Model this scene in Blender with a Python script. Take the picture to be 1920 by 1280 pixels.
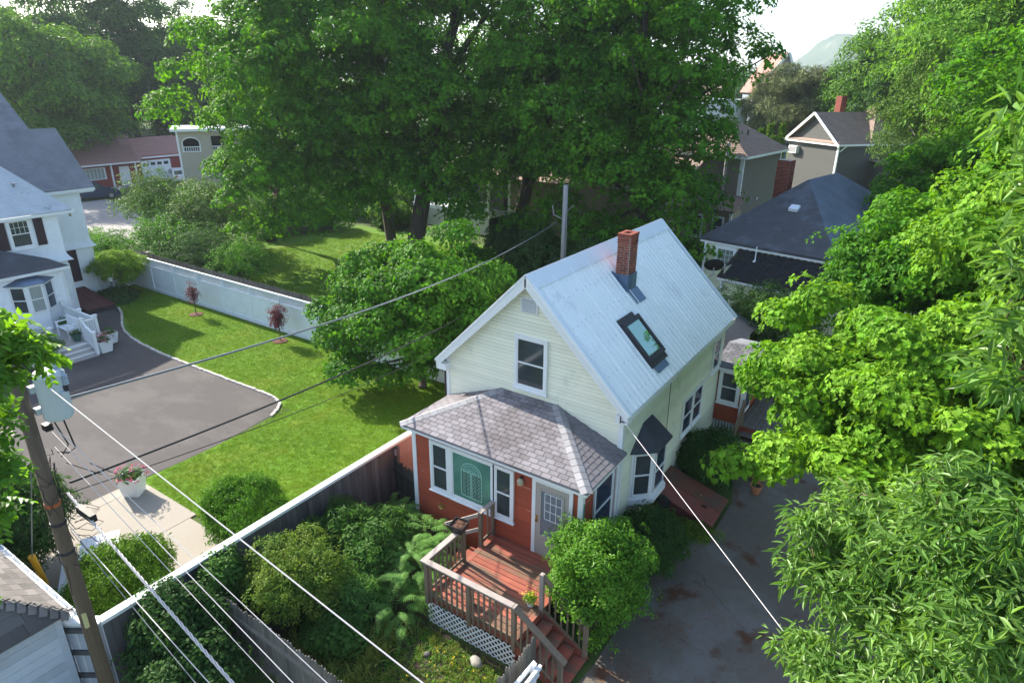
import bpy, math, random
import numpy as np
from mathutils import Matrix, Vector, Euler

# ------------------------------------------------------------------ camera, world, sun, exposure
S = bpy.context.scene
for o in list(bpy.data.objects):
    bpy.data.objects.remove(o)
COL = S.collection
PI = math.pi
R = math.radians

cam_data = bpy.data.cameras.new('camera')
cam_data.lens = 1222.8 / 1920 * 36
cam_data.sensor_width = 36
cam_data.sensor_fit = 'HORIZONTAL'
cam_data.clip_start = .1
cam_data.clip_end = 6000
cam = bpy.data.objects.new('camera', cam_data)
COL.objects.link(cam)
S.camera = cam
cam.matrix_world = (Matrix.Translation((5.464, -13.013, 11.563)) @ Matrix.Rotation(R(33.772), 4, 'Z')
                    @ Matrix.Rotation(R(90 - 21.811), 4, 'X') @ Matrix.Rotation(R(0.521), 4, 'Z'))
S.render.resolution_x, S.render.resolution_y = 1024, 682

SUN_AZ = 174.0      # compass of the sun in the scene, degrees from +x towards +y
SUN_EL = 31.0
world = bpy.data.worlds.new('World')
S.world = world
world.use_nodes = True
wn, wl = world.node_tree.nodes, world.node_tree.links
sky = wn.new('ShaderNodeTexSky')
sky.sky_type = 'NISHITA'
sky.sun_disc = False
sky.sun_elevation = R(SUN_EL)
sky.sun_rotation = R(90 - SUN_AZ)
sky.altitude = 20
sky.air_density = 1.0
sky.dust_density = 1.2
wl.new(sky.outputs[0], wn['Background'].inputs[0])
wn['Background'].inputs[1].default_value = 0.135

sd = bpy.data.lights.new('sun', 'SUN')
sd.energy = 5.0
sd.angle = R(0.6)
sd.color = (1.0, .93, .80)
sun = bpy.data.objects.new('sun', sd)
COL.objects.link(sun)
dirv = Vector((math.cos(R(SUN_AZ)) * math.cos(R(SUN_EL)), math.sin(R(SUN_AZ)) * math.cos(R(SUN_EL)), math.sin(R(SUN_EL))))
sun.rotation_euler = dirv.to_track_quat('Z', 'Y').to_euler()

S.view_settings.view_transform = 'Standard'
S.view_settings.look = 'None'
S.view_settings.exposure = 1.4
S.view_settings.gamma = 1
S.render.engine = 'CYCLES'
S.cycles.max_bounces = 6
S.cycles.transparent_max_bounces = 4
S.cycles.volume_bounces = 0

rnd = random.Random(7)
rng = np.random.default_rng(11)

# ------------------------------------------------------------------ materials
MATS = {}
def mat(name, col, rough=.8, var=.15, scale=2.5, objvar=0., spec=.3, bump=0., bscale=40., stretch=(1, 1, 1),
        metal=0., stain=None, cracks=None):
    """Principled surface in world-position noise. stain = (colour, noise scale, threshold, strength[, stretch])"""
    if name in MATS:
        return MATS[name]
    m = bpy.data.materials.new(name)
    m.use_nodes = True
    n, l = m.node_tree.nodes, m.node_tree.links
    b = n['Principled BSDF']
    b.inputs['Roughness'].default_value = rough
    b.inputs['Specular IOR Level'].default_value = spec
    b.inputs['Metallic'].default_value = metal
    geo = n.new('ShaderNodeNewGeometry')
    def noise(sc, st, det=4, r=.6):
        mp = n.new('ShaderNodeMapping')
        mp.inputs['Scale'].default_value = st
        l.new(geo.outputs['Position'], mp.inputs[0])
        t = n.new('ShaderNodeTexNoise')
        t.inputs['Scale'].default_value = sc
        t.inputs['Detail'].default_value = det
        t.inputs['Roughness'].default_value = r
        l.new(mp.outputs[0], t.inputs['Vector'])
        return t.outputs['Fac']
    f = noise(scale, stretch)
    f2 = noise(scale * 9, stretch, 3)
    def math_(op, a, b_):
        q = n.new('ShaderNodeMath'); q.operation = op
        for i, x in enumerate((a, b_)):
            if isinstance(x, (int, float)): q.inputs[i].default_value = x
            else: l.new(x, q.inputs[i])
        return q.outputs[0]
    v = math_('ADD', math_('MULTIPLY', math_('SUBTRACT', f, .5), var * 3.2), math_('MULTIPLY', math_('SUBTRACT', f2, .5), var * 1.4))
    if objvar:
        oi = n.new('ShaderNodeObjectInfo')
        v = math_('ADD', v, math_('MULTIPLY', math_('SUBTRACT', oi.outputs['Random'], .5), objvar * 2))
    v = math_('MAXIMUM', math_('ADD', v, 1.0), .05)
    vm = n.new('ShaderNodeVectorMath'); vm.operation = 'SCALE'
    vm.inputs[0].default_value = col
    l.new(v, vm.inputs['Scale'])
    out = vm.outputs[0]
    stains = [] if not stain else (stain if isinstance(stain, list) else [stain])
    for s in stains:
        sf = noise(s[1], s[4] if len(s) > 4 else (1, 1, 1), 5, .65)
        mr = n.new('ShaderNodeMapRange')
        mr.inputs['From Min'].default_value = s[2]
        mr.inputs['From Max'].default_value = s[2] + .1
        mr.inputs['To Max'].default_value = s[3]
        l.new(sf, mr.inputs[0])
        mx = n.new('ShaderNodeMix'); mx.data_type = 'RGBA'
        l.new(mr.outputs[0], mx.inputs[0]); l.new(out, mx.inputs[6])
        mx.inputs[7].default_value = (*s[0], 1)
        out = mx.outputs[2]
    if cracks:     # (cell scale, width, strength)
        vo = n.new('ShaderNodeTexVoronoi'); vo.feature = 'DISTANCE_TO_EDGE'; vo.inputs['Scale'].default_value = cracks[0]
        dn = n.new('ShaderNodeTexNoise'); dn.inputs['Scale'].default_value = 3; dn.inputs['Detail'].default_value = 4
        l.new(geo.outputs['Position'], dn.inputs['Vector'])
        ad = n.new('ShaderNodeVectorMath'); ad.operation = 'MULTIPLY_ADD'
        l.new(dn.outputs['Color'], ad.inputs[0]); ad.inputs[1].default_value = (.5, .5, 0); l.new(geo.outputs['Position'], ad.inputs[2])
        l.new(ad.outputs[0], vo.inputs['Vector'])
        mr = n.new('ShaderNodeMapRange'); mr.inputs['From Max'].default_value = cracks[1]; mr.inputs['To Min'].default_value = cracks[2]; mr.inputs['To Max'].default_value = 0
        l.new(vo.outputs['Distance'], mr.inputs[0])
        gate = noise(.6, (1, 1, 1), 2); g2 = math_('MULTIPLY', mr.outputs[0], math_('MINIMUM', math_('MAXIMUM', math_('MULTIPLY', math_('SUBTRACT', gate, .45), 9), 0), 1))
        mx = n.new('ShaderNodeMix'); mx.data_type = 'RGBA'; l.new(g2, mx.inputs[0]); l.new(out, mx.inputs[6]); mx.inputs[7].default_value = (col[0] * .3, col[1] * .3, col[2] * .3, 1)
        out = mx.outputs[2]
    l.new(out, b.inputs['Base Color'])
    if bump:
        bf = noise(bscale, stretch, 5)
        bn = n.new('ShaderNodeBump')
        bn.inputs['Strength'].default_value = bump
        bn.inputs['Distance'].default_value = .02
        l.new(bf, bn.inputs['Height']); l.new(bn.outputs[0], b.inputs['Normal'])
    MATS[name] = m
    return m

def leafmat(name, col, col2, trans, rough=.55, spec=.12, cl=.5, tmix=.35, iv=.8):
    """two-tone foliage, thin and translucent"""
    m = bpy.data.materials.new(name)
    m.use_nodes = True
    n, l = m.node_tree.nodes, m.node_tree.links
    b = n['Principled BSDF']
    b.inputs['Roughness'].default_value = rough
    b.inputs['Specular IOR Level'].default_value = spec
    geo = n.new('ShaderNodeNewGeometry')
    t = n.new('ShaderNodeTexNoise'); t.inputs['Scale'].default_value = cl; t.inputs['Detail'].default_value = 3
    l.new(geo.outputs['Position'], t.inputs['Vector'])
    oi = n.new('ShaderNodeObjectInfo')
    a = n.new('ShaderNodeMath'); a.operation = 'MULTIPLY_ADD'
    l.new(oi.outputs['Random'], a.inputs[0]); a.inputs[1].default_value = .5
    mr = n.new('ShaderNodeMapRange'); mr.inputs['From Min'].default_value = .35; mr.inputs['From Max'].default_value = .68
    mr.inputs['To Max'].default_value = .55
    l.new(t.outputs['Fac'], mr.inputs[0]); l.new(mr.outputs[0], a.inputs[2])
    mx = n.new('ShaderNodeMix'); mx.data_type = 'RGBA'
    l.new(a.outputs[0], mx.inputs[0])
    mx.inputs[6].default_value = (*col, 1); mx.inputs[7].default_value = (*col2, 1)
    # per leaf brightness
    k = n.new('ShaderNodeMath'); k.operation = 'MULTIPLY_ADD'
    l.new(geo.outputs['Random Per Island'], k.inputs[0]); k.inputs[1].default_value = iv; k.inputs[2].default_value = 1 - iv / 2
    sc = n.new('ShaderNodeVectorMath'); sc.operation = 'SCALE'
    l.new(mx.outputs[2], sc.inputs[0]); l.new(k.outputs[0], sc.inputs['Scale'])
    l.new(sc.outputs[0], b.inputs['Base Color'])
    tr = n.new('ShaderNodeBsdfTranslucent')
    s2 = n.new('ShaderNodeVectorMath'); s2.operation = 'MULTIPLY'
    l.new(sc.outputs[0], s2.inputs[0]); s2.inputs[1].default_value = trans
    l.new(s2.outputs[0], tr.inputs['Color'])
    ms = n.new('ShaderNodeMixShader'); ms.inputs[0].default_value = tmix
    l.new(b.outputs[0], ms.inputs[1]); l.new(tr.outputs[0], ms.inputs[2])
    l.new(ms.outputs[0], n['Material Output'].inputs['Surface'])
    MATS[name] = m
    return m

def glassmat(name, col, rough=.06, spec=.6, curtain=None):
    m = bpy.data.materials.new(name); m.use_nodes = True
    n, l = m.node_tree.nodes, m.node_tree.links
    b = n['Principled BSDF']
    b.inputs['Base Color'].default_value = (*col, 1)
    b.inputs['Roughness'].default_value = rough
    b.inputs['Specular IOR Level'].default_value = spec
    geo = n.new('ShaderNodeNewGeometry')
    t = n.new('ShaderNodeTexNoise'); t.inputs['Scale'].default_value = 1.6; t.inputs['Detail'].default_value = 2
    l.new(geo.outputs['Position'], t.inputs['Vector'])
    r = n.new('ShaderNodeMix'); r.data_type = 'RGBA'
    l.new(t.outputs['Fac'], r.inputs[0])
    r.inputs[6].default_value = (*[c * .5 for c in col], 1); r.inputs[7].default_value = (*[c * 1.6 for c in col], 1)
    l.new(r.outputs[2], b.inputs['Base Color'])
    MATS[name] = m
    return m

# ------------------------------------------------------------------ mesh helpers
UM = {}
class MB:
    def __init__(s): s.v, s.f = [], []
    def add(s, vs, fs):
        k = len(s.v); s.v += [tuple(v) for v in vs]; s.f += [tuple(i + k for i in f) for f in fs]; return s
    def box(s, a, b):
        (x0, y0, z0), (x1, y1, z1) = a, b
        return s.add([(x0, y0, z0), (x1, y0, z0), (x1, y1, z0), (x0, y1, z0), (x0, y0, z1), (x1, y0, z1), (x1, y1, z1), (x0, y1, z1)],
                     [(0, 3, 2, 1), (4, 5, 6, 7), (0, 1, 5, 4), (1, 2, 6, 5), (2, 3, 7, 6), (3, 0, 4, 7)])
    def beam(s, p, q, w, h, up=(0, 0, 1)):
        p, q, up = Vector(p), Vector(q), Vector(up)
        d = (q - p).normalized()
        if abs(d.dot(up)) > .99: up = Vector((1, 0, 0))
        x = d.cross(up).normalized(); z = x.cross(d).normalized()
        vs = []
        for c in (p, q):
            for a, b in ((-1, -1), (1, -1), (1, 1), (-1, 1)):
                vs.append(c + x * (a * w / 2) + z * (b * h / 2))
        return s.add(vs, [(0, 1, 2, 3), (7, 6, 5, 4), (0, 4, 5, 1), (1, 5, 6, 2), (2, 6, 7, 3), (3, 7, 4, 0)])
    def tube(s, pts, rad, n=8, cap=True):
        pts = [Vector(p) for p in pts]
        if isinstance(rad, (int, float)): rad = [rad] * len(pts)
        rings = []
        for i, p in enumerate(pts):
            d = (pts[min(i + 1, len(pts) - 1)] - pts[max(i - 1, 0)]).normalized()
            u = Vector((0, 0, 1)) if abs(d.z) < .9 else Vector((1, 0, 0))
            x = d.cross(u).normalized(); y = d.cross(x).normalized()
            rings.append([p + (x * math.cos(2 * PI * k / n) + y * math.sin(2 * PI * k / n)) * rad[i] for k in range(n)])
        vs = [v for r in rings for v in r]; fs = []
        for i in range(len(pts) - 1):
            for k in range(n):
                a, b = i * n + k, i * n + (k + 1) % n
                fs.append((a, b, b + n, a + n))
        if cap:
            fs.append(tuple(range(n))[::-1]); fs.append(tuple((len(pts) - 1) * n + k for k in range(n)))
        return s.add(vs, fs)
    def lathe(s, c, prof, n=16):
        c = Vector(c)
        vs = [c + Vector((r * math.cos(2 * PI * k / n), r * math.sin(2 * PI * k / n), z)) for r, z in prof for k in range(n)]
        fs = []
        for i in range(len(prof) - 1):
            for k in range(n):
                a, b = i * n + k, i * n + (k + 1) % n
                fs.append((a, b, b + n, a + n))
        fs.append(tuple(range(n))[::-1]); fs.append(tuple((len(prof) - 1) * n + k for k in range(n)))
        return s.add(vs, fs)
    def slab(s, pts, t):
        """planar polygon thickened by t below its own normal"""
        pts = [Vector(p) for p in pts]
        nrm = Vector((0, 0, 0))
        for i in range(len(pts)):
            nrm += (pts[i] - pts[0]).cross(pts[(i + 1) % len(pts)] - pts[0])
        nrm.normalize(); n = len(pts)
        vs = pts + [p - nrm * t for p in pts]
        return s.add(vs, [tuple(range(n)), tuple(range(2 * n - 1, n - 1, -1))] + [(i, i + n, (i + 1) % n + n, (i + 1) % n) for i in range(n)])
    def wedge(s, O, X, Y, Z):
        """clapboard: O corner at wall, X along, Y outward (thickness at bottom), Z up; top thins to a quarter"""
        O, X, Y, Z = Vector(O), Vector(X), Vector(Y), Vector(Z)
        return s.add([O, O + X, O + X + Y, O + Y, O + Z, O + Z + X, O + Z + X + Y * .25, O + Z + Y * .25],
                     [(0, 3, 2, 1), (4, 5, 6, 7), (0, 1, 5, 4), (1, 2, 6, 5), (2, 3, 7, 6), (3, 0, 4, 7)])
    def xform(s, M):
        s.v = [tuple(M @ Vector(v)) for v in s.v]; return s
    def mesh(s, name, material=None, smooth=False):
        me = bpy.data.meshes.new(name); me.from_pydata(s.v, [], s.f)
        if material: me.materials.append(material)
        if smooth: me.polygons.foreach_set('use_smooth', [True] * len(me.polygons))
        me.update(); return me

ORG = {}   # thing -> inverse matrix when its parts are given in world coordinates
def root_of(o):
    while o.parent: o = o.parent
    return o
def props(o, label=None, cat=None, group=None, kind=None):
    if label: o['label'] = label
    if cat: o['category'] = cat
    if group: o['group'] = group
    if kind: o['kind'] = kind
    return o
def thing(name, label, cat, loc=(0, 0, 0), rz=0., group=None, local=False):
    o = bpy.data.objects.new(name, None); COL.objects.link(o)
    o.empty_display_size = .3
    o.matrix_world = Matrix.Translation(loc) @ Matrix.Rotation(rz, 4, 'Z')
    o.location = loc; o.rotation_euler = (0, 0, rz)
    ORG[o.name] = Matrix.Identity(4) if local else (Matrix.Translation(loc) @ Matrix.Rotation(rz, 4, 'Z')).inverted()
    return props(o, label, cat, group)
def part(name, mb, m, parent, label=None, smooth=False, kind=None):
    M = ORG[root_of(parent).name]
    if M != Matrix.Identity(4): mb.xform(M)
    o = bpy.data.objects.new(name, mb.mesh(name, m, smooth)); COL.objects.link(o)
    o.parent = parent
    return props(o, label, None, None, kind)
def solo(name, mb, m, label=None, cat=None, group=None, kind=None, smooth=False, loc=None):
    if loc: mb.xform(Matrix.Translation(loc).inverted())
    o = bpy.data.objects.new(name, mb.mesh(name, m, smooth)); COL.objects.link(o)
    if loc: o.location = loc
    return props(o, label, cat, group, kind)
def unit(kind, m):
    k = (kind, m.name)
    if k not in UM:
        b = MB()
        if kind == 'box': b.box((-.5, -.5, -.5), (.5, .5, .5))
        elif kind == 'wedge': b.wedge((0, 0, 0), (1, 0, 0), (0, 1, 0), (0, 0, 1))
        elif kind == 'picket':   # pointed board: x width, y thickness, z height 0..1
            b.add([(-.5, -.5, 0), (.5, -.5, 0), (.5, -.5, .95), (.12, -.5, 1), (-.12, -.5, 1), (-.5, -.5, .95),
                   (-.5, .5, 0), (.5, .5, 0), (.5, .5, .95), (.12, .5, 1), (-.12, .5, 1), (-.5, .5, .95)],
                  [(0, 1, 2, 3, 4, 5), (11, 10, 9, 8, 7, 6), (0, 6, 7, 1), (1, 7, 8, 2), (2, 8, 9, 3), (3, 9, 10, 4), (4, 10, 11, 5), (5, 11, 6, 0)])
        UM[k] = b.mesh('unit_' + kind, m)
    return UM[k]
def piece(name, kind, m, M, parent, label=None):
    """one of many alike pieces sharing a mesh; M places the unit shape (world or thing coordinates)"""
    o = bpy.data.objects.new(name, unit(kind, m)); COL.objects.link(o)
    o.parent = parent
    o.matrix_local = ORG[root_of(parent).name] @ M
    return props(o, label)
def basis(O, X, Y, Z):
    return Matrix(((X[0], Y[0], Z[0], O[0]), (X[1], Y[1], Z[1], O[1]), (X[2], Y[2], Z[2], O[2]), (0, 0, 0, 1)))
def boxp(name, m, a, b, parent, label=None):
    c = [(a[i] + b[i]) / 2 for i in range(3)]; s = [abs(b[i] - a[i]) for i in range(3)]
    return piece(name, 'box', m, basis(c, (s[0], 0, 0), (0, s[1], 0), (0, 0, s[2])), parent, label)
def beamp(name, m, p, q, w, h, parent, label=None, up=(0, 0, 1)):
    p, q, up = Vector(p), Vector(q), Vector(up)
    d = q - p; u = d.normalized()
    if abs(u.dot(up)) > .99: up = Vector((1, 0, 0))
    x = u.cross(up).normalized(); z = x.cross(u).normalized()
    return piece(name, 'box', m, basis((p + q) / 2, x * w, d, z * h), parent, label)
def clap(parent, P, D, N, z0, z1, expo, m, span, thick=.02, name='clapboard', joined=False, zfun=None):
    """rows of boards on a wall: P base point, D unit along, N outward; span(z)->(a,b)"""
    P, D, N = Vector(P), Vector(D), Vector(N)
    mb = MB(); z = z0
    while z < z1 - .01:
        h = min(expo, z1 - z)
        a, b = span(z + h * .5)
        if b - a > .05:
            O = P + D * a + Vector((0, 0, z)) - N * .001
            t = N * (thick * rnd.uniform(.85, 1.15)); hh = h * .87
            if joined: mb.wedge(O, D * (b - a), t, (0, 0, hh))
            else:
                piece(name, 'wedge', m, basis(O, D * (b - a), t, (0, 0, hh)), parent)
        z += expo
    if joined: return part(name, mb, m, parent)

def window(parent, P, D, N, w, h, fm, gm, trim=.09, hung=True, grid=None, name='window', sill=True, sashm=None, label=None):
    """P lower-left corner of the opening on the wall; window > sash, pane"""
    P, D, N = Vector(P), Vector(D), Vector(N); U = Vector((0, 0, 1))
    def bx(mb, a0, a1, u0, u1, n0, n1):
        c = P + D * ((a0 + a1) / 2) + U * ((u0 + u1) / 2) + N * ((n0 + n1) / 2)
        X, Y, Z = D * (a1 - a0) / 2, N * (n1 - n0) / 2, U * (u1 - u0) / 2
        return mb.add([c - X - Y - Z, c + X - Y - Z, c + X + Y - Z, c - X + Y - Z, c - X - Y + Z, c + X - Y + Z, c + X + Y + Z, c - X + Y + Z],
                      [(0, 3, 2, 1), (4, 5, 6, 7), (0, 1, 5, 4), (1, 2, 6, 5), (2, 3, 7, 6), (3, 0, 4, 7)])
    f = MB()
    bx(f, -trim, 0, -trim, h + trim, .002, .055); bx(f, w, w + trim, -trim, h + trim, .002, .055)
    bx(f, 0, w, h, h + trim, .002, .057); bx(f, 0, w, -trim, 0, .002, .057)
    if sill: bx(f, -trim - .03, w + trim + .03, -trim - .03, -trim, .002, .09)
    wo = part(name, f, fm, parent, label)
    sm = sashm or fm
    s = MB(); r = .035
    bx(s, 0, r, 0, h, .01, .042); bx(s, w - r, w, 0, h, .01, .042)
    bx(s, r, w - r, 0, r * 1.4, .01, .041); bx(s, r, w - r, h - r, h, .01, .041)
    if hung: bx(s, r, w - r, h * .5 - .02, h * .5 + .02, .008, .047)
    if grid:
        gx, gz, y0, y1 = grid
        for i in range(1, gx): bx(s, w * i / gx - .008, w * i / gx + .008, h * y0 + .01, h * y1 - .01, .026, .036)
        for j in range(1, gz): bx(s, r, w - r, h * (y0 + (y1 - y0) * j / gz) - .008, h * (y0 + (y1 - y0) * j / gz) + .008, .0265, .0365)
    part('sash', s, sm, wo)
    if hung:
        part('pane', bx(MB(), r, w - r, r, h * .5 - .02, .01, .026), gm, wo)
        part('pane', bx(MB(), r, w - r, h * .5 + .02, h - r, .01, .028), gm, wo)
    else:
        part('pane', bx(MB(), r, w - r, r, h - r, .01, .026), gm, wo)
    return wo

# ------------------------------------------------------------------ foliage: points carrying small sprigs, one geometry-nodes group
def scatter_group():
    g = bpy.data.node_groups.new('sprig_scatter', 'GeometryNodeTree')
    g.interface.new_socket('Geometry', in_out='INPUT', socket_type='NodeSocketGeometry')
    g.interface.new_socket('Geometry', in_out='OUTPUT', socket_type='NodeSocketGeometry')
    n, l = g.nodes, g.links
    gi, go = n.new('NodeGroupInput'), n.new('NodeGroupOutput')
    def attr(nm, ty):
        a = n.new('GeometryNodeInputNamedAttribute'); a.data_type = ty; a.inputs['Name'].default_value = nm
        return a.outputs['Attribute']
    pid = attr('proto', 'INT')
    def sep(src, k):
        c = n.new('FunctionNodeCompare'); c.data_type = 'INT'; c.operation = 'EQUAL'
        l.new(pid, c.inputs[2]); c.inputs[3].default_value = k
        s = n.new('GeometryNodeSeparateGeometry'); s.domain = 'POINT'
        l.new(src, s.inputs['Geometry']); l.new(c.outputs[0], s.inputs['Selection'])
        return s
    pts = sep(gi.outputs[0], -1)
    g2i = n.new('GeometryNodeGeometryToInstance')
    for k in (2, 1, 0):
        l.new(sep(pts.outputs['Inverted'], k).outputs['Selection'], g2i.inputs[0])
    ins = n.new('GeometryNodeInstanceOnPoints')
    l.new(pts.outputs['Selection'], ins.inputs['Points'])
    l.new(g2i.outputs[0], ins.inputs['Instance'])
    ins.inputs['Pick Instance'].default_value = True
    l.new(attr('pick', 'INT'), ins.inputs['Instance Index'])
    e = n.new('FunctionNodeEulerToRotation'); l.new(attr('rot', 'FLOAT_VECTOR'), e.inputs[0])
    l.new(e.outputs[0], ins.inputs['Rotation'])
    l.new(attr('scl', 'FLOAT'), ins.inputs['Scale'])
    l.new(ins.outputs[0], go.inputs[0])
    return g
SG = scatter_group()

LEAF = {
 'maple': [(0, 0), (.30, -.06), (.52, .16), (.34, .30), (.46, .62), (.20, .56), (0, 1), (-.20, .56), (-.46, .62), (-.34, .30), (-.52, .16), (-.30, -.06)],
 'simple': [(0, 0), (.26, .3), (.24, .65), (0, 1), (-.24, .65), (-.26, .3)],
 'round': [(0, 0), (.34, .25), (.36, .6), (0, .95), (-.36, .6), (-.34, .25)],
 'lance': [(0, 0), (.12, .28), (.10, .62), (0, 1), (-.10, .62), (-.12, .28)],
 'blade': [(-.03, 0), (.03, 0), (.02, .6), (0, 1), (-.02, .6)],
 'needle': [(-.05, 0), (.05, 0), (0, 1)],
 'tri': [(-.3, .1), (.3, .1), (.22, .7), (0, 1), (-.22, .7)],
}
def make_leaf(kind, p, d, up, size, fold=.25, droop=.2):
    """outline placed at p, pointing along d, face normal near up; folded along its midrib"""
    d = d.normalized(); x = d.cross(up)
    if x.length < 1e-4: x = Vector((1, 0, 0))
    x.normalize(); z = x.cross(d)
    vs = [p + x * (a * size) + d * (b * size) + z * (size * (fold * abs(a) - droop * b * b)) for a, b in LEAF[kind]]
    return vs
def sprig(kind, n, size, radius, seed, tilt=.35, dome=.35, fold=.25, droop=.25, layers=1):
    r = random.Random(seed); vs, fs = [], []
    for i in range(n):
        a = r.uniform(0, 2 * PI); q = math.sqrt(r.random()) * radius
        p = Vector((math.cos(a) * q, math.sin(a) * q, -dome * q * q / radius + r.uniform(-.5, .5) * radius * .5 * layers))
        d = Vector((math.cos(a + r.uniform(-.9, .9)), math.sin(a + r.uniform(-.9, .9)), r.uniform(-tilt, tilt) - q / radius * dome))
        up = Vector((r.uniform(-tilt, tilt), r.uniform(-tilt, tilt), 1))
        L = make_leaf(kind, p, d, up, size * r.uniform(.7, 1.2), fold, droop)
        k = len(vs); vs += L; m = len(L)
        if kind == 'maple':
            # fan round the midrib
            fs += [(k, k + 1, k + 2, k + 3), (k, k + 3, k + 4, k + 5), (k, k + 5, k + 6), (k, k + 6, k + 7), (k, k + 7, k + 8, k + 9), (k, k + 9, k + 10, k + 11)]
        elif m == 6: fs += [(k, k + 1, k + 2, k + 3), (k, k + 3, k + 4, k + 5)]
        else: fs.append(tuple(range(k, k + m)))
    return vs, fs
def feather(n, size, length, kind='lance', seed=0, droop=.3):
    """a compound leaf or drooping twig: leaflets both sides of a bent stem"""
    r = random.Random(seed); vs, fs = [], []
    for i in range(n):
        t = (i + 1) / n
        for s in (-1, 1):
            p = Vector((0, t * length, -droop * t * t * length))
            d = Vector((s * 1., .75 + r.uniform(-.2, .2), -.15 + r.uniform(-.2, .15)))
            L = make_leaf(kind, p, d, Vector((r.uniform(-.2, .2), r.uniform(-.2, .2), 1)), size * r.uniform(.75, 1.15) * (1.15 - .5 * abs(t - .5)))
            k = len(vs); vs += L; fs += [(k, k + 1, k + 2, k + 3), (k, k + 3, k + 4, k + 5)]
    return vs, fs
def grasstuft(n, h, spread, seed, kind='blade', wide=1.):
    r = random.Random(seed); vs, fs = [], []
    for i in range(n):
        a = r.uniform(0, 2 * PI); lean = r.uniform(.1, .9)
        p = Vector((r.uniform(-1, 1) * spread, r.uniform(-1, 1) * spread, 0))
        d = Vector((math.cos(a) * lean, math.sin(a) * lean, 1)); s = h * r.uniform(.5, 1.1)
        x = Vector((-math.sin(a), math.cos(a), 0)) * (s * .05 * wide)
        d.normalize()
        m1 = p + d * s * .55; m2 = p + d * s * .9 + Vector((math.cos(a), math.sin(a), -.3)) * s * .25 * lean
        k = len(vs); vs += [p - x, p + x, m1 + x * .8, m1 - x * .8, m2]; fs += [(k, k + 1, k + 2, k + 3), (k + 3, k + 2, k + 4)]
    return vs, fs

def scatter(name, P, Nrm, scale, protos, m, parent=None, label=None, cat=None, kind=None, group=None, spin=True, seed=0, yaw=None):
    """P world points, Nrm up-directions of the sprigs; the prototypes ride in the same mesh"""
    P = np.asarray(P, float); Nrm = np.asarray(Nrm, float)
    rg = np.random.default_rng(seed + 5)
    N = len(P)
    Nrm = Nrm / np.maximum(np.linalg.norm(Nrm, axis=1)[:, None], 1e-6)
    if parent is not None:
        Mi = ORG[root_of(parent).name]
        P = (np.asarray(Mi)[:3, :3] @ P.T).T + np.asarray(Mi)[:3, 3]
    loc = P[:, :].mean(0) if parent is None else np.zeros(3)
    P = P - loc
    ax = Nrm
    sp = rg.uniform(0, 2 * PI, N) if spin else np.zeros(N)
    if yaw is not None: sp = yaw
    # euler XYZ with z-axis = ax : R = Rz(phi) Ry(theta) Rz(spin)
    th = np.arccos(np.clip(ax[:, 2], -1, 1)); ph = np.arctan2(ax[:, 1], ax[:, 0])
    c1, s1, c2, s2, c3, s3 = np.cos(ph), np.sin(ph), np.cos(th), np.sin(th), np.cos(sp - ph), np.sin(sp - ph)
    m00 = c1 * c2 * c3 - s1 * s3; m10 = s1 * c2 * c3 + c1 * s3; m20 = -s2 * c3
    m21 = s2 * s3; m22 = c2
    ey = np.arcsin(np.clip(-m20, -1, 1)); ex = np.arctan2(m21, m22); ez = np.arctan2(m10, m00)
    rot = np.stack([ex, ey, ez], 1)
    vs, fs, pid = [], [], []
    for k, (v, f) in enumerate(protos[:3]):
        o = len(vs); vs += [tuple(x) for x in v]; fs += [tuple(i + o for i in q) for q in f]; pid += [k] * len(v)
    base = len(vs)
    me = bpy.data.meshes.new(name)
    me.from_pydata(vs + [tuple(p) for p in P], [], fs)
    me.materials.append(m)
    tot = base + N
    a = me.attributes.new('proto', 'INT', 'POINT'); a.data.foreach_set('value', np.array(pid + [-1] * N, dtype=np.int32))
    pk = np.zeros(tot, np.int32); pk[base:] = rg.integers(0, len(protos[:3]), N)
    a = me.attributes.new('pick', 'INT', 'POINT'); a.data.foreach_set('value', pk)
    r_ = np.zeros((tot, 3), np.float32); r_[base:] = rot
    a = me.attributes.new('rot', 'FLOAT_VECTOR', 'POINT'); a.data.foreach_set('vector', r_.ravel())
    sc = np.ones(tot, np.float32); sc[base:] = scale
    a = me.attributes.new('scl', 'FLOAT', 'POINT'); a.data.foreach_set('value', sc)
    o = bpy.data.objects.new(name, me); COL.objects.link(o)
    if parent is not None: o.parent = parent
    else: o.location = loc
    md = o.modifiers.new('sprigs', 'NODES'); md.node_group = SG
    return props(o, label, cat, group, kind or 'stuff')

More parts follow.
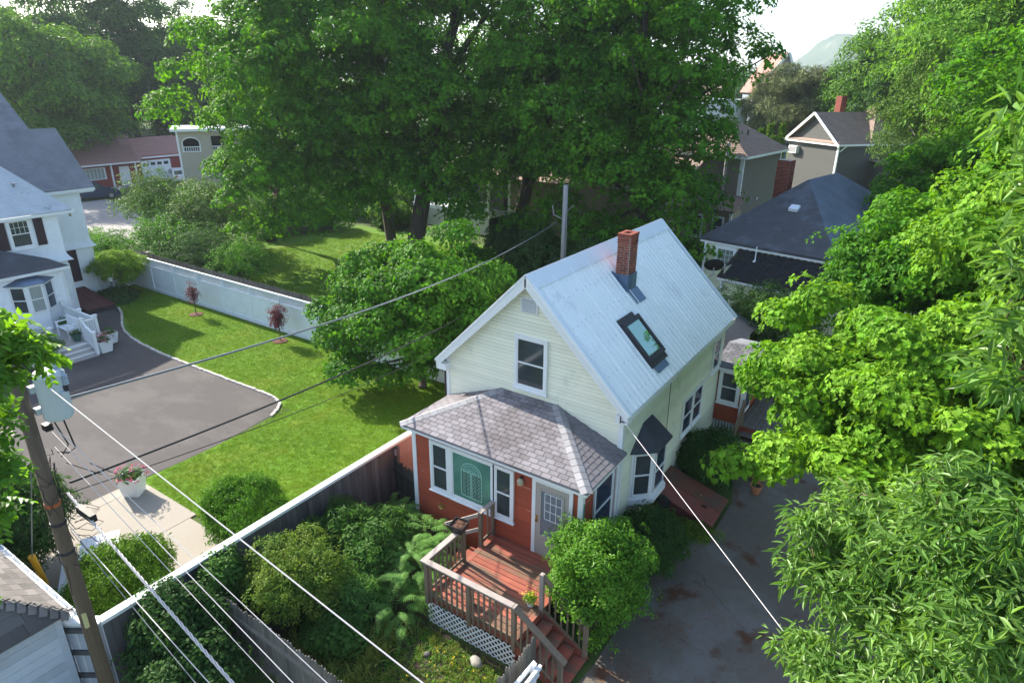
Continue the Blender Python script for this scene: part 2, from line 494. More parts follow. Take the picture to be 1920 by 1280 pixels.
def crown_points(c, rad, nl, lobe, n, rg, low=-.25, extra=(), flat=.62, core=.12, gap=0.):
    """sprig positions on many overlapping lobes spread over an ellipsoid; returns points, ups, lobe centres"""
    c, rad = np.array(c, float), np.array(rad, float)
    L = []
    g = (1 + 5 ** .5) / 2
    for i in range(nl):
        z = 1 - (i + .5) / nl * (1 - low)
        z = np.clip(z + rg.uniform(-.08, .08), -.95, 1)
        a = 2 * PI * i / g + rg.uniform(-.35, .35)
        s = math.sqrt(max(0, 1 - z * z))
        k = rg.uniform(.62, 1.0)
        L.append((c + rad * np.array([s * math.cos(a), s * math.sin(a), z]) * k, lobe * rg.uniform(.6, 1.25)))
    for i in range(int(nl * core)):
        v = rg.normal(size=3); v /= np.linalg.norm(v)
        L.append((c + rad * v * rg.uniform(.1, .5), lobe * rg.uniform(.9, 1.3)))
    for e in extra: L.append((np.array(e[:3], float), e[3]))
    w = np.array([l[1] ** 2 for l in L]); w /= w.sum()
    P, U = [], []
    for (lc, lr), wi in zip(L, w):
        k = max(3, int(n * wi))
        v = rg.normal(size=(k, 3)); v[:, 2] = np.abs(v[:, 2]) * 1.1 - .45
        v /= np.linalg.norm(v, axis=1)[:, None]
        # irregular lobe: several bumps
        shoots = rg.random(k) < .11
        bump = 1 + .22 * np.sin(v[:, 0] * 5 + lr * 9) * np.cos(v[:, 1] * 6 + lc[0])
        r = lr * bump * rg.uniform(.55, 1.06, k) ** .6
        r = np.where(shoots, r * rg.uniform(1.1, 1.5, k), r)
        p = lc + v * r[:, None] * np.array([1, 1, flat])
        u = v * .75 + np.array([0, 0, .75]) + rg.normal(size=(k, 3)) * .22
        P.append(p); U.append(u)
    return np.concatenate(P), np.concatenate(U), L

PROTO = {}
def protos(kind, n, size, radius, **kw):
    key = (kind, n, size, radius, tuple(sorted(kw.items())))
    if key not in PROTO: PROTO[key] = [sprig(kind, n, size, radius, 31 * k + 7, **kw) for k in range(3)]
    return PROTO[key]

def limbs(mb, base, top, targets, r0, rg, lean=(0, 0)):
    """trunk from base up, forking to the lobe centres"""
    base, top = Vector(base), Vector(top)
    pts = [base + (top - base) * t + Vector((rg.uniform(-.12, .12), rg.uniform(-.12, .12), 0)) * (1 if 0 < t < 1 else 0) for t in (0, .03, .25, .5, .75, 1)]
    mb.tube(pts, [r0 * 1.35, r0, r0 * .85, r0 * .7, r0 * .5, r0 * .25], 10)
    for t in targets:
        t = Vector(t)
        k = min(.85, max(.25, (t.z - base.z) / max(.1, top.z - base.z) * .62))
        s = base + (top - base) * k
        mid = s + (t - s) * .5 + Vector((rg.uniform(-.3, .3), rg.uniform(-.3, .3), rg.uniform(0, .6)))
        rr = r0 * (.42 - .2 * k)
        mb.tube([s, s + (mid - s) * .5 + Vector((0, 0, .15)), mid, t], [rr, rr * .8, rr * .6, rr * .2], 6)
    return mb

def tree(name, label, base, c, rad, nl, lobe, n, pro, m, bark, group=None, r0=.3, seed=1, low=-.25, extra=(), flat=.62,
         scl=(.8, 1.25), nlimb=14, core=.12, cat='tree', cull=None):
    rg = np.random.default_rng(seed)
    t = thing(name, label, cat, base, 0, group)
    P, U, L = crown_points(c, rad, nl, lobe, n, rg, low, extra, flat, core)
    if cull is not None:
        k = cull(P); P, U = P[k], U[k]
    mb = MB()
    L2 = [l[0] for l in L]; rg.shuffle(L2)
    limbs(mb, base, (c[0], c[1], c[2] + rad[2] * .55), L2[:nlimb], r0, rg)
    part('trunk', mb, bark, t, smooth=True)
    scatter('crown', P, U, rg.uniform(scl[0], scl[1], len(P)), pro, m, t, seed=seed)
    return t
def shrub(name, label, base, c, rad, n, pro, m, bark=None, group=None, seed=3, nl=14, lobe=None, stems=5, cat='shrub', scl=(.75, 1.25), flat=.8, low=-.3, part_name='foliage'):
    rg = np.random.default_rng(seed)
    t = thing(name, label, cat, base, 0, group)
    P, U, L = crown_points(c, rad, nl, lobe or max(rad) * .42, n, rg, low, (), flat, .3)
    cc, rd = np.array(c, float), np.array(rad, float)
    for j in range(16):        # stray shoots breaking the outline
        d = rg.normal(size=3); d[2] = abs(d[2]) * .9; d /= np.linalg.norm(d)
        e = cc + d * rd * np.linspace(.85, rg.uniform(1.15, 1.42), 4)[:, None] + rg.normal(size=(4, 3)) * .02
        P = np.concatenate([P, e]); U = np.concatenate([U, np.tile(d + [0, 0, .6], (4, 1))])
    k = P[:, 2] > base[2] + .03; P, U = P[k], U[k]
    if bark:
        mb = MB()
        for i in range(stems):
            q = L[int(rg.integers(0, len(L)))][0]
            b0 = Vector(base) + Vector((rg.uniform(-.1, .1), rg.uniform(-.1, .1), 0))
            mb.tube([b0, b0 + (Vector(q) - b0) * .5 + Vector((0, 0, .1)), Vector(q)], [.03, .02, .008], 5)
        part('stem', mb, bark, t)
    scatter(part_name, P, U, rg.uniform(scl[0], scl[1], len(P)), pro, m, t, seed=seed)
    return t
# ------------------------------------------------------------------ palette
WHITE = mat('white_paint', (.78, .80, .82), .5, .05, 3)
WHITE2 = mat('white_fence_paint', (.74, .78, .84), .6, .08, 2, stain=((.50, .54, .55), 1.5, .62, .4, (1, 1, .25)))
CREAM = mat('cream_siding', (.84, .83, .68), .55, .05, 2, objvar=.05, stain=((.50, .56, .46), .9, .58, .4))
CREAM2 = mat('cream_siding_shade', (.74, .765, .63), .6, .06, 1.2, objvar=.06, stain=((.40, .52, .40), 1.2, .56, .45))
YELLOW = mat('pale_yellow_siding', (.66, .67, .47), .6, .07, 1.5, objvar=.04)
RED = mat('red_siding', (.36, .075, .038), .65, .12, 2.5, objvar=.10, stain=((.66, .52, .46), 1.6, .655, .9, (1, 1, 11)))
METAL = mat('white_metal_roofing', (.91, .925, .94), .38, .05, .8, spec=.5, stain=((.50, .55, .62), 1.3, .60, .35))
METALCAP = mat('white_metal_trim', (.72, .76, .82), .35, .05, 1.5, spec=.5)
SHINGLE = mat('grey_lilac_shingle', (.215, .20, .215), .9, .16, 2.2, objvar=.22, bump=.35, bscale=120, stain=((.12, .105, .11), .75, .52, .7))
SHINGLE_HIP = mat('pale_hip_shingle', (.29, .285, .30), .9, .12, 2, objvar=.12, stain=((.17, .15, .17), 1.2, .60, .5))
SLATE = mat('dark_blue_shingle', (.082, .086, .098), .85, .25, 1.2, objvar=.1, stretch=(1, 1, 1), stain=((.15, .17, .22), .6, .55, .45))
MOSSROOF = mat('black_mossy_shingle', (.022, .022, .024), .95, .3, 3, objvar=.2, stain=[((.07, .075, .02), .8, .60, .6), ((.20, .20, .17), 7, .70, .6)])
GREYROOF = mat('grey_roof_shingle', (.215, .225, .25), .85, .2, 1.0, objvar=.12, stain=((.15, .155, .175), .9, .52, .5))
PALEROOF = mat('patchy_pale_roof', (.50, .54, .58), .85, .12, 1.5, stain=((.22, .23, .26), 2.0, .60, .6))  # pale base with scattered darker patches
BROWNROOF = mat('brown_roof_shingle', (.27, .195, .16), .9, .2, 1.2, objvar=.15, bump=.3, bscale=30)
REDROOF = mat('rust_brown_roof', (.36, .19, .16), .9, .12, 1, objvar=.1)
TAUPE = mat('taupe_siding', (.13, .125, .115), .65, .05, 1.5)
TAN = mat('tan_siding', (.27, .235, .18), .65, .05, 1.5)
DARKTAUPE = mat('dark_taupe_siding', (.075, .075, .072), .65, .05, 1.5)
LHW = mat('bluish_white_shingle', (.82, .85, .90), .6, .06, 2.2, stain=((.55, .58, .66), 2.5, .60, .4))
BRICK = mat('red_brick', (.24, .065, .045), .85, .2, 12, objvar=.35, bump=.4, bscale=90, stain=((.45, .36, .34), 5, .66, .55))
MORTAR = mat('pale_mortar', (.45, .40, .36), .9, .15, 12)
LEAD = mat('blue_grey_flashing', (.16, .22, .33), .45, .2, 3, metal=.5, stretch=(6, 6, .6))
DARKMETAL = mat('dark_bronze_metal', (.05, .045, .055), .45, .1, 5, metal=.3)
GLASS = glassmat('window_glass', (.045, .055, .062))
GLASSB = glassmat('blue_window_glass', (.035, .05, .09))
GREENGLASS = glassmat('green_tinted_glass', (.10, .24, .19))
SKYGLASS = mat('skylight_glass', (.26, .42, .37), .03, .02, 1, spec=1.0, metal=.9)
SCREEN = mat('window_screen', (.12, .14, .16), .6, .1, 5)
DECKRED = mat('worn_red_deck_paint', (.33, .095, .062), .7, .2, 3, objvar=.16, stain=[((.15, .105, .07), .9, .47, .85, (.5, 3, 3)), ((.50, .33, .28), 3, .66, .5, (.5, 3, 3))], bump=.2, bscale=50)
STEPRED = mat('red_step_paint', (.26, .07, .045), .7, .2, 3, stain=((.14, .10, .08), 2, .55, .6))
WOODG = mat('weathered_rail_wood', (.20, .15, .105), .85, .2, 4, objvar=.12, stretch=(3, 3, .7), bump=.3, bscale=60)
WOODP = mat('pale_weathered_wood', (.36, .31, .28), .85, .2, 4, objvar=.12, bump=.3, bscale=60)
FENCED = mat('blackened_fence_board', (.10, .095, .095), .9, .3, 2.2, objvar=.25, stretch=(3, 3, .4), stain=((.20, .20, .22), 1.1, .60, .5, (2, 2, .5)), bump=.3, bscale=40)
STOCK = mat('grey_stockade_picket', (.17, .155, .135), .9, .3, 3, objvar=.25, stretch=(3, 3, .4), bump=.4, bscale=50)
PINKB = mat('faded_pink_board', (.36, .22, .20), .8, .15, 2, stain=((.14, .09, .07), 1.5, .56, .7))
PANELW = mat('flaking_white_board', (.50, .54, .60), .8, .12, 3, objvar=.12, stain=((.18, .18, .17), 3, .62, .7, (1, 1, .4)))
DARKRAIL = mat('dark_grey_rail', (.10, .10, .10), .85, .2, 4)
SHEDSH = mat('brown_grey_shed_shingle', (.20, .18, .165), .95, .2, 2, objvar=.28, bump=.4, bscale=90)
SHEDSH_SHADE = mat('shaded_shed_shingle', (.10, .095, .09), .95, .2, 2, objvar=.28, bump=.4, bscale=90)  # darker copy of the shed shingle, with the turned-away slope's shade in its colour
DOOR = mat('warm_grey_door', (.40, .36, .33), .5, .05, 2)
ASPH1 = mat('brown_grey_asphalt', (.080, .071, .070), .9, .12, .3, bump=.5, bscale=60, stain=[((.115, .102, .10), .35, .50, .7, (.7, 1.3, 1)), ((.07, .062, .062), .9, .62, .5)], cracks=None)
ASPH2 = mat('old_asphalt', (.15, .130, .108), .9, .2, .5, bump=.6, bscale=60, stain=[((.20, .19, .18), .45, .52, .7), ((.105, .045, .022), .75, .565, .95), ((.05, .05, .055), 2.2, .64, .6)], cracks=(.4, .006, .55))
CONC = mat('pale_concrete', (.33, .295, .25), .9, .05, 1, bump=.3, bscale=60, stain=((.30, .27, .24), .8, .60, .4))
ROADM = mat('pale_road', (.28, .26, .25), .9, .06, .2)
COBBLE = mat('granite_cobble', (.50, .46, .42), .9, .15, 6, objvar=.25)
EARTH = mat('ground_grass_soil', (.07, .11, .025), 1., .25, .5, bump=.4, bscale=20, stain=((.09, .085, .04), .8, .60, .6))
SOIL = mat('garden_soil', (.06, .045, .03), 1., .3, 2.5, bump=.8, bscale=25, stain=((.05, .075, .015), 1.4, .50, .8))
LAWN = mat('mown_lawn', (.095, .20, .010), 1., .24, .45, bump=.9, bscale=45, stain=[((.17, .21, .02), .38, .52, .6), ((.055, .13, .010), 2.2, .54, .6)])
MULCH = mat('red_brown_mulch', (.13, .06, .04), 1., .3, 12, bump=.8, bscale=60)
BARK = mat('maple_bark', (.075, .06, .05), .95, .3, 3, stretch=(2, 2, .4), bump=.8, bscale=14)
BIRCHB = mat('birch_bark', (.50, .47, .42), .8, .2, 3)
TWIG = mat('brown_twig', (.10, .075, .05), .9, .2, 4)
POLEW = mat('utility_pole_wood', (.15, .11, .08), .9, .28, 3, stretch=(3, 3, .25), bump=.7, bscale=30, stain=((.22, .18, .15), 1.0, .55, .6, (2, 2, .3)))
POLEG = mat('grey_pole_wood', (.30, .29, .30), .9, .2, 3, stretch=(3, 3, .3))
TRANSF = mat('transformer_paint', (.50, .56, .60), .45, .06, 2)
PORC = mat('porcelain', (.33, .40, .47), .3, .05, 3, spec=.6)
WIREW = mat('bare_bright_wire', (.55, .52, .52), .4, .02, 1)
WIREG = mat('grey_cable', (.16, .18, .20), .5, .1, 30)
WIREB = mat('black_cable', (.02, .02, .022), .5, .05, 3)
ORANGE = mat('orange_sleeve', (.45, .13, .05), .6, .1, 5)
YELO = mat('yellow_guard_plastic', (.75, .36, .02), .45, .05, 2)
BLACK = mat('black_plastic', (.018, .018, .02), .5, .05, 2)
SHUTTER = mat('black_maroon_shutter', (.035, .018, .026), .6, .05, 2)
MAROON = mat('maroon_bulkhead', (.11, .032, .03), .6, .12, 2, stain=((.07, .05, .045), 1.6, .58, .5))
TERRA = mat('terracotta', (.40, .16, .08), .8, .1, 6)
STONE = mat('pale_stone', (.30, .28, .25), .9, .2, 6, bump=.6, bscale=20)
BRASS = mat('brass', (.45, .28, .08), .35, .05, 3, metal=.8)
HILLM = mat('forested_hill', (.055, .085, .04), 1., .35, .012, stain=((.20, .18, .16), .012, .58, .7))
DECKG = mat('grey_deck_board', (.16, .145, .13), .85, .2, 3, objvar=.12)
DECKW = mat('pale_worn_deck', (.40, .37, .35), .85, .15, 3, objvar=.12)
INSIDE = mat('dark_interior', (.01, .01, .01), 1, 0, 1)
PINKF = mat('pink_petals', (.60, .12, .22), .7, .2, 20)
REDP = mat('red_plastic', (.55, .03, .02), .5, .05, 3)
BIRCHW = WHITE

MAPLE = leafmat('maple_leaf', (.030, .125, .008), (.095, .235, .010), (2.1, 1.9, .4), cl=.28, tmix=.36)
MAPLEB = leafmat('bright_maple_leaf', (.080, .215, .012), (.175, .32, .025), (1.7, 1.6, .4), cl=.6, tmix=.3)
MAPLEM = leafmat('mid_maple_leaf', (.040, .14, .012), (.090, .225, .018), (1.8, 1.7, .5), cl=.5, tmix=.33)
FAR1 = leafmat('far_leaf', (.050, .13, .018), (.105, .22, .025), (1.8, 1.7, .5), cl=.18)
FAR2 = leafmat('far_dark_leaf', (.028, .085, .018), (.06, .14, .022), (1.7, 1.6, .6), cl=.18)
WILLOW = leafmat('glossy_narrow_leaf', (.070, .165, .030), (.17, .29, .075), (1.6, 1.6, .6), rough=.38, spec=.28, cl=.9, tmix=.38)
ASHL = leafmat('ash_leaf', (.050, .14, .015), (.13, .26, .025), (1.8, 1.8, .5), rough=.4, spec=.25, cl=1.2, tmix=.38)
BIRCHL = leafmat('birch_leaf', (.075, .15, .025), (.12, .20, .035), (1.2, 1.3, .6), cl=.4, tmix=.2)
PINEL = leafmat('pine_needle', (.09, .125, .045), (.17, .19, .07), (1.2, 1.2, .8), cl=.6, tmix=.15)
ARBOR = leafmat('arborvitae_leaf', (.085, .19, .012), (.15, .27, .02), (1.3, 1.3, .7), cl=1, tmix=.15)
YEW = leafmat('yew_leaf', (.055, .15, .012), (.12, .27, .018), (1.4, 1.5, .6), cl=2.5, tmix=.2)
GOLD = leafmat('golden_leaf', (.060, .15, .02), (.22, .29, .045), (1.3, 1.3, .7), cl=1.8)
FERN = leafmat('fern_frond', (.10, .22, .045), (.15, .29, .07), (1.5, 1.6, .7), cl=2)
HERB = leafmat('herb_leaf', (.050, .125, .025), (.09, .19, .035), (1.5, 1.6, .8), cl=1.5)
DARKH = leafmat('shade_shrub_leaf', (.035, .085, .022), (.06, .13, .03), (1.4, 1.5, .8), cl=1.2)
LAUREL = leafmat('bright_shrub_leaf', (.075, .19, .020), (.13, .27, .028), (1.5, 1.6, .6), cl=2.2, rough=.4)
JMAPLE = leafmat('purple_leaf', (.10, .035, .045), (.17, .05, .06), (1.4, 1.0, 1.), cl=3)
CHART = leafmat('chartreuse_leaf', (.12, .22, .02), (.20, .32, .02), (1.5, 1.6, .6), cl=1)
GRASSL = leafmat('grass_blade', (.105, .205, .008), (.185, .26, .012), (1.4, 1.5, .4), cl=.5, tmix=.3)
GRASSW = leafmat('wild_grass_blade', (.12, .18, .03), (.22, .25, .06), (1.5, 1.5, .6), cl=1.5, tmix=.3)
PETALP = leafmat('pink_flower', (.60, .10, .20), (.75, .25, .35), (1, 1, 1), cl=4, tmix=.2)
PETALY = leafmat('yellow_flower', (.75, .50, .03), (.8, .6, .05), (1, 1, 1), cl=4, tmix=.2)

# ------------------------------------------------------------------ ground and surfaces
def sheet(name, pts, z, m, kind='structure', th=.0):
    b = MB().add([(x, y, z) for x, y in pts], [tuple(range(len(pts)))])
    return solo(name, b, m, kind=kind)
# broad ground: flat round the houses, reaching the horizon
sheet('ground', [(-3200, -600), (1400, -600), (1400, 3200), (-3200, 3200)], 0, EARTH)
sheet('back_lawn', [(-40, 7.2), (-6, 7.2), (-6, 24.2), (-20, 26), (-36, 25.5)], .004, LAWN)
sheet('lawn', [(-34.4, .5), (-13.5, .5), (-13.5, -5.2), (-9.2, -5.2), (-9.2, -9.6), (-6.6, -9.6), (-6.6, 5.5), (-34.4, 5.5)], .004, LAWN)
K = [(-30.6, 2.75), (-29.6, 2.4), (-28.6, 1.9), (-27.7, 1.45), (-26.8, 1.12), (-25.7, .86), (-24.6, .72), (-22.6, .6), (-20.6, .6), (-18.7, .65), (-16.9, .68),
     (-15.6, .73), (-14.8, .70), (-14.3, .52), (-14.0, .2), (-13.75, -.25)]
sheet('driveway', K + [(-13.62, -1.2), (-13.48, -2.75), (-13.5, -4.1), (-13.58, -5.2), (-13.6, -14), (-31, -14), (-31, 2.75)], .010, ASPH1)
side = [(-1.2, -40), (8.2, -40), (8, -4), (7.4, 2), (4.6, 8.5), (1.1, 8.6), (1.1, 6.6), (1.5, 5.6), (1.9, 4.2), (1.9, 2.2), (1.3, 1.4), (1.15, -.2), (1.2, -3.4), (1.1, -4.5), (.55, -5.2), (.45, -8), (-1.2, -8.2)]
sheet('side_driveway', side, .006, ASPH2)
sheet('garden_bed', [(-6.4, -1.9), (-6.4, -7.45), (.35, -7.45), (.35, -4.5), (-2.5, -4.5), (-2.5, -1.9)], .004, SOIL)
sheet('street', [(-66, 8), (-66, 19.5), (-57.5, 18.2), (-38, 14.5), (-38, 10.5), (-52, 9), (-60, -40), (-70, -40)], .006, ROADM)
sheet('street_branch', [(-69, 20), (-76, 31), (-79, 29), (-72.5, 17), (-68, 15)], .008, ROADM)
# walkway of cast slabs with a joint
wk = thing('walkway', 'pale concrete walk between the lawn edge and the cedar hedge, crossed by two joints', 'walkway', (-11, -6.6, 0))
wk['kind'] = 'structure'
wk.pop('category', None) if hasattr(wk, 'pop') else None
try: del wk['category']
except Exception: pass
for x0, x1 in ((-13.58, -13.12), (-13.1, -10.52), (-10.5, -8.6), (-8.58, -6.64)):
    y1 = -5.2 if x0 < -11 else (-5.4 if x0 < -10 else -5.62)
    boxp('slab', CONC, (x0, -9.55, -.02), (x1, y1, .035), wk)
# cobble kerb round the drive
kb = thing('cobble_kerb', 'line of pale granite cobbles curving round the asphalt drive', 'kerb', (-20, .7, 0))
kp = [Vector((x, y, 0)) for x, y in K]
acc = 0
for i in range(len(kp) - 1):
    a, b = kp[i], kp[i + 1]; L = (b - a).length; t = (-acc) % .155
    while t < L:
        p = a + (b - a) * (t / L); d = (b - a).normalized(); nn = Vector((-d.y, d.x, 0))
        p = p + nn * (.05 + rnd.uniform(-.008, .008))
        h = rnd.uniform(.055, .08)
        piece('cobble', 'box', COBBLE, basis(p + Vector((0, 0, h / 2)), d * .14 * rnd.uniform(.9, 1.02), nn * .1, (0, 0, h)), kb)
        t += .155
    acc = (acc + L)
# far hill
def hill():
    b = MB(); N = 220
    vs = []
    for i in range(N + 1):
        for j in range(9):
            u = i / N; a = -1 + 2 * u
            x = -640 + 900 * u; y = 1500 + j * 60
            prof = math.exp(-((x + 262) / 85) ** 2) * 104 + math.exp(-((x + 470) / 130) ** 2) * 36 + math.exp(-((x - 10) / 190) ** 2) * 40 + 4
            z = prof * math.sin(PI * (j + .6) / 9.) ** .8 * (1 + .015 * math.sin(i * .7) + .008 * math.sin(i * 2.1 + j))
            vs.append((x + 40 * math.sin(j), y, z - 3))
    fs = [(i * 9 + j, (i + 1) * 9 + j, (i + 1) * 9 + j + 1, i * 9 + j + 1) for i in range(N) for j in range(8)]
    b.add(vs, fs)
    return b
solo('hills', hill(), HILLM, kind='structure', smooth=True)

# ------------------------------------------------------------------ the cream house
H = thing('cream_house', 'small cream clapboard house with white metal roof and red enclosed porch', 'house', (-2.7, 4, 0))
XR, ZR, ZE, XE = -2.707, 7.181, 4.266, .235      # ridge x, ridge height, eave height, eave x
SL = (ZR - ZE) / (XE - XR)
XL = 2 * XR - XE
WL = 2 * XR            # left wall x
YF, YB = -.25, 8.35
LBK = 8.1
# wall cores
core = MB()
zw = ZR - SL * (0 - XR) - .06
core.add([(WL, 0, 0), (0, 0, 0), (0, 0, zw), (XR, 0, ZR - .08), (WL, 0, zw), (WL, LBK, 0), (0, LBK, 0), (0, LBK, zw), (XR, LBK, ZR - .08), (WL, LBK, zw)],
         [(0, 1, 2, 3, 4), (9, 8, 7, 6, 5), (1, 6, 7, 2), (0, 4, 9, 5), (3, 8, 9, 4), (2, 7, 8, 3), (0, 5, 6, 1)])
part('wall', core, mat('shadow_line_wall', (.30, .33, .27), .9, .1, 3), H)  # core coloured dark so the board gaps read as shadow lines
clap(H, (WL, 0, 0), (1, 0, 0), (0, -1, 0), 3.1, ZR - .15, .102, CREAM,
     lambda z: (max(0, (z - zw) / SL) if z > zw else 0.0, (-WL) - (max(0, (z - zw) / SL) if z > zw else 0.0)))
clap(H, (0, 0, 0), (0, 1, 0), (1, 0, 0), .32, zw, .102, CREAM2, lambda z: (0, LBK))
clap(H, (WL, 0, 0), (1, 0, 0), (0, -1, 0), .4, 3.1, .15, CREAM, lambda z: (0, .27), joined=True, name='siding')
clap(H, (WL, LBK, 0), (0, -1, 0), (-1, 0, 0), .3, zw, .102, CREAM, lambda z: (0, LBK), joined=True, name='siding')
clap(H, (0, LBK, 0), (-1, 0, 0), (0, 1, 0), .3, ZR - .15, .102, CREAM,
     lambda z: (max(0, (z - zw) / SL) if z > zw else 0.0, (-WL) - (max(0, (z - zw) / SL) if z > zw else 0.0)), joined=True, name='siding')
FOUND = mat('pale_foundation', (.30, .29, .27), .9, .15, 3)
part('foundation', MB().box((-.02, .0, 0), (.03, 8.1, .31)), FOUND, H)
boxp('corner_board', WHITE, (-.09, -.035, .3), (.035, .0, zw + .02), H); boxp('corner_board', WHITE, (.002, .001, .3), (.036, .09, zw), H)
boxp('corner_board', WHITE, (WL - .035, -.034, .3), (WL + .07, 0, zw), H)
boxp('downspout', mat('dark_downspout', (.04, .03, .03), .6), (WL - .10, -.04, 2.9), (WL - .04, .02, zw), H)
# roof panels with ribs: right and left slopes
def roofpt(side, t, y, h=0.):   # t 0 at eave, 1 at ridge, h above the sheet
    xe = XE if side > 0 else XL
    x = xe + (XR - xe) * t; z = ZE + (ZR - ZE) * t
    nx, nz = side * SL / math.hypot(SL, 1), 1 / math.hypot(SL, 1)
    return Vector((x + nx * h, y, z + nz * h))
for side in (1, -1):
    y = YF
    k = 0
    while y < YB - .05:
        y1 = min(y + .92, YB)
        b = MB()
        q = [roofpt(side, 0, y), roofpt(side, 0, y1), roofpt(side, .985, y1), roofpt(side, .985, y)]
        if side < 0: q = q[::-1]
        b.slab(q, .03)
        yy = y + .02
        while yy < y1 - .02:
            w = .034 if abs(yy - y - .02) < .01 else .016; hh = .042 if w > .03 else .030
            A = [roofpt(side, .0, yy - w), roofpt(side, .0, yy + w), roofpt(side, .985, yy + w), roofpt(side, .985, yy - w)]
            T = [roofpt(side, .0, yy - w * .5, hh), roofpt(side, .0, yy + w * .5, hh), roofpt(side, .985, yy + w * .5, hh), roofpt(side, .985, yy - w * .5, hh)]
            b.add([*A, *T], [(4, 5, 6, 7) if side > 0 else (7, 6, 5, 4), (0, 4, 7, 3) if side > 0 else (3, 7, 4, 0), (1, 2, 6, 5) if side > 0 else (5, 6, 2, 1), (0, 1, 5, 4), (3, 7, 6, 2)])
            yy += .23
        part('roof_panel', b, METAL, H)
        y = y1; k += 1
# screws in rows
b = MB(); r2 = random.Random(2)
for t in (.08, .25, .42, .6, .78):
    y = YF + .1
    while y < YB:
        c = roofpt(1, t + r2.uniform(-.01, .01), y, .004)
        ux, uz = -1 / math.hypot(SL, 1), SL / math.hypot(SL, 1)
        s = .016
        b.add([c + Vector((ux * s, 0, uz * s)), c + Vector((0, s, 0)), c - Vector((ux * s, 0, uz * s)), c - Vector((0, s, 0))], [(0, 1, 2, 3)])
        y += .23 + r2.uniform(-.02, .02)
part('roof_screws', b, mat('screw_grey', (.20, .23, .27), .6), H, kind='stuff')
# ridge cap and rake trim
for side in (1, -1):
    q = [roofpt(side, .90, YF - .01, .04), roofpt(side, .90, YB + .01, .04), roofpt(side, 1.003, YB + .01, .045), roofpt(side, 1.003, YF - .01, .045)]
    if side < 0: q = q[::-1]
    part('ridge_cap', MB().slab(q, .014), METALCAP, H)
    for yy, nm in ((YF, 'rake_trim'), (YB - .13, 'rake_trim')):
        q = [roofpt(side, -.005, yy - .012, .034), roofpt(side, -.005, yy + .15, .034), roofpt(side, .995, yy + .15, .034), roofpt(side, .995, yy - .012, .034)]
        if side < 0: q = q[::-1]
        part(nm, MB().slab(q, .018), METALCAP, H)
    for yy, sgn in ((YF, -1), (YB, 1)):      # barge boards
        b = MB()
        A = [roofpt(side, 0, yy, -.032), roofpt(side, 1, yy, -.032), roofpt(side, 1, yy, -.032) - Vector((0, 0, .25)), roofpt(side, 0, yy, -.032) - Vector((0, 0, .18))]
        B = [p - Vector((0, sgn * .03, 0)) for p in A]
        b.add(A + B, [(0, 1, 2, 3), (7, 6, 5, 4), (0, 4, 5, 1), (1, 5, 6, 2), (2, 6, 7, 3), (3, 7, 4, 0)])
        part('barge_board', b, WHITE, H)
    # soffit and eave fascia
    xe = XE if side > 0 else XL; xw = 0 if side > 0 else WL
    boxp('fascia', WHITE, (min(xe - side * .035, xe - side * .005), YF + .04, ZE - .17), (max(xe - side * .035, xe - side * .005), YB - .04, ZE - .035), H)
    boxp('soffit', WHITE, (min(xw, xe - side * .036), YF + .04, ZE - .16), (max(xw, xe - side * .036), YB - .04, ZE - .14), H)
boxp('eave_return', WHITE, (XL + .02, YF + .005, ZE - .24), (WL + .12, -.001, ZE - .05), H)
boxp('eave_return', WHITE, (-.10, YF + .005, ZE - .24), (XE - .02, -.001, ZE - .05), H)
boxp('wire_bracket', DARKMETAL, (.03, -.285, ZE - .20), (.05, -.26, ZE - .02), H); boxp('wire_bracket', DARKMETAL, (.05, -.29, ZE - .16), (.16, -.265, ZE - .14), H)
# gable window, vent, right wall windows
window(H, (-3.05, -.015, 4.15), (1, 0, 0), (0, -1, 0), .84, 1.33, WHITE, GLASS, .075)
v = part('gable_vent', MB().box((-2.96, -.045, 6.18), (-2.46, -.005, 6.58)), WHITE, H)
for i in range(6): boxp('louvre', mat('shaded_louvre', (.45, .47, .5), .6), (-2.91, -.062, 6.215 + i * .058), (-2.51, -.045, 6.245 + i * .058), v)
for y0 in (4.46, 5.36): window(H, (.018, y0, 1.48), (0, 1, 0), (1, 0, 0), .76, 1.15, WHITE, GLASSB, .055)
window(H, (.018, 6.95, 2.72), (0, 1, 0), (1, 0, 0), .62, 1.05, WHITE, GLASSB, .09)
boxp('band_board', WHITE, (.018, 6.2, 2.60), (.045, 8.0, 2.66), H)
b = MB().tube([(.035, 3.06, 4.12), (.035, 3.1, 2.4), (.036, 3.22, .4)], .008, 5); part('cable', b, BLACK, H)
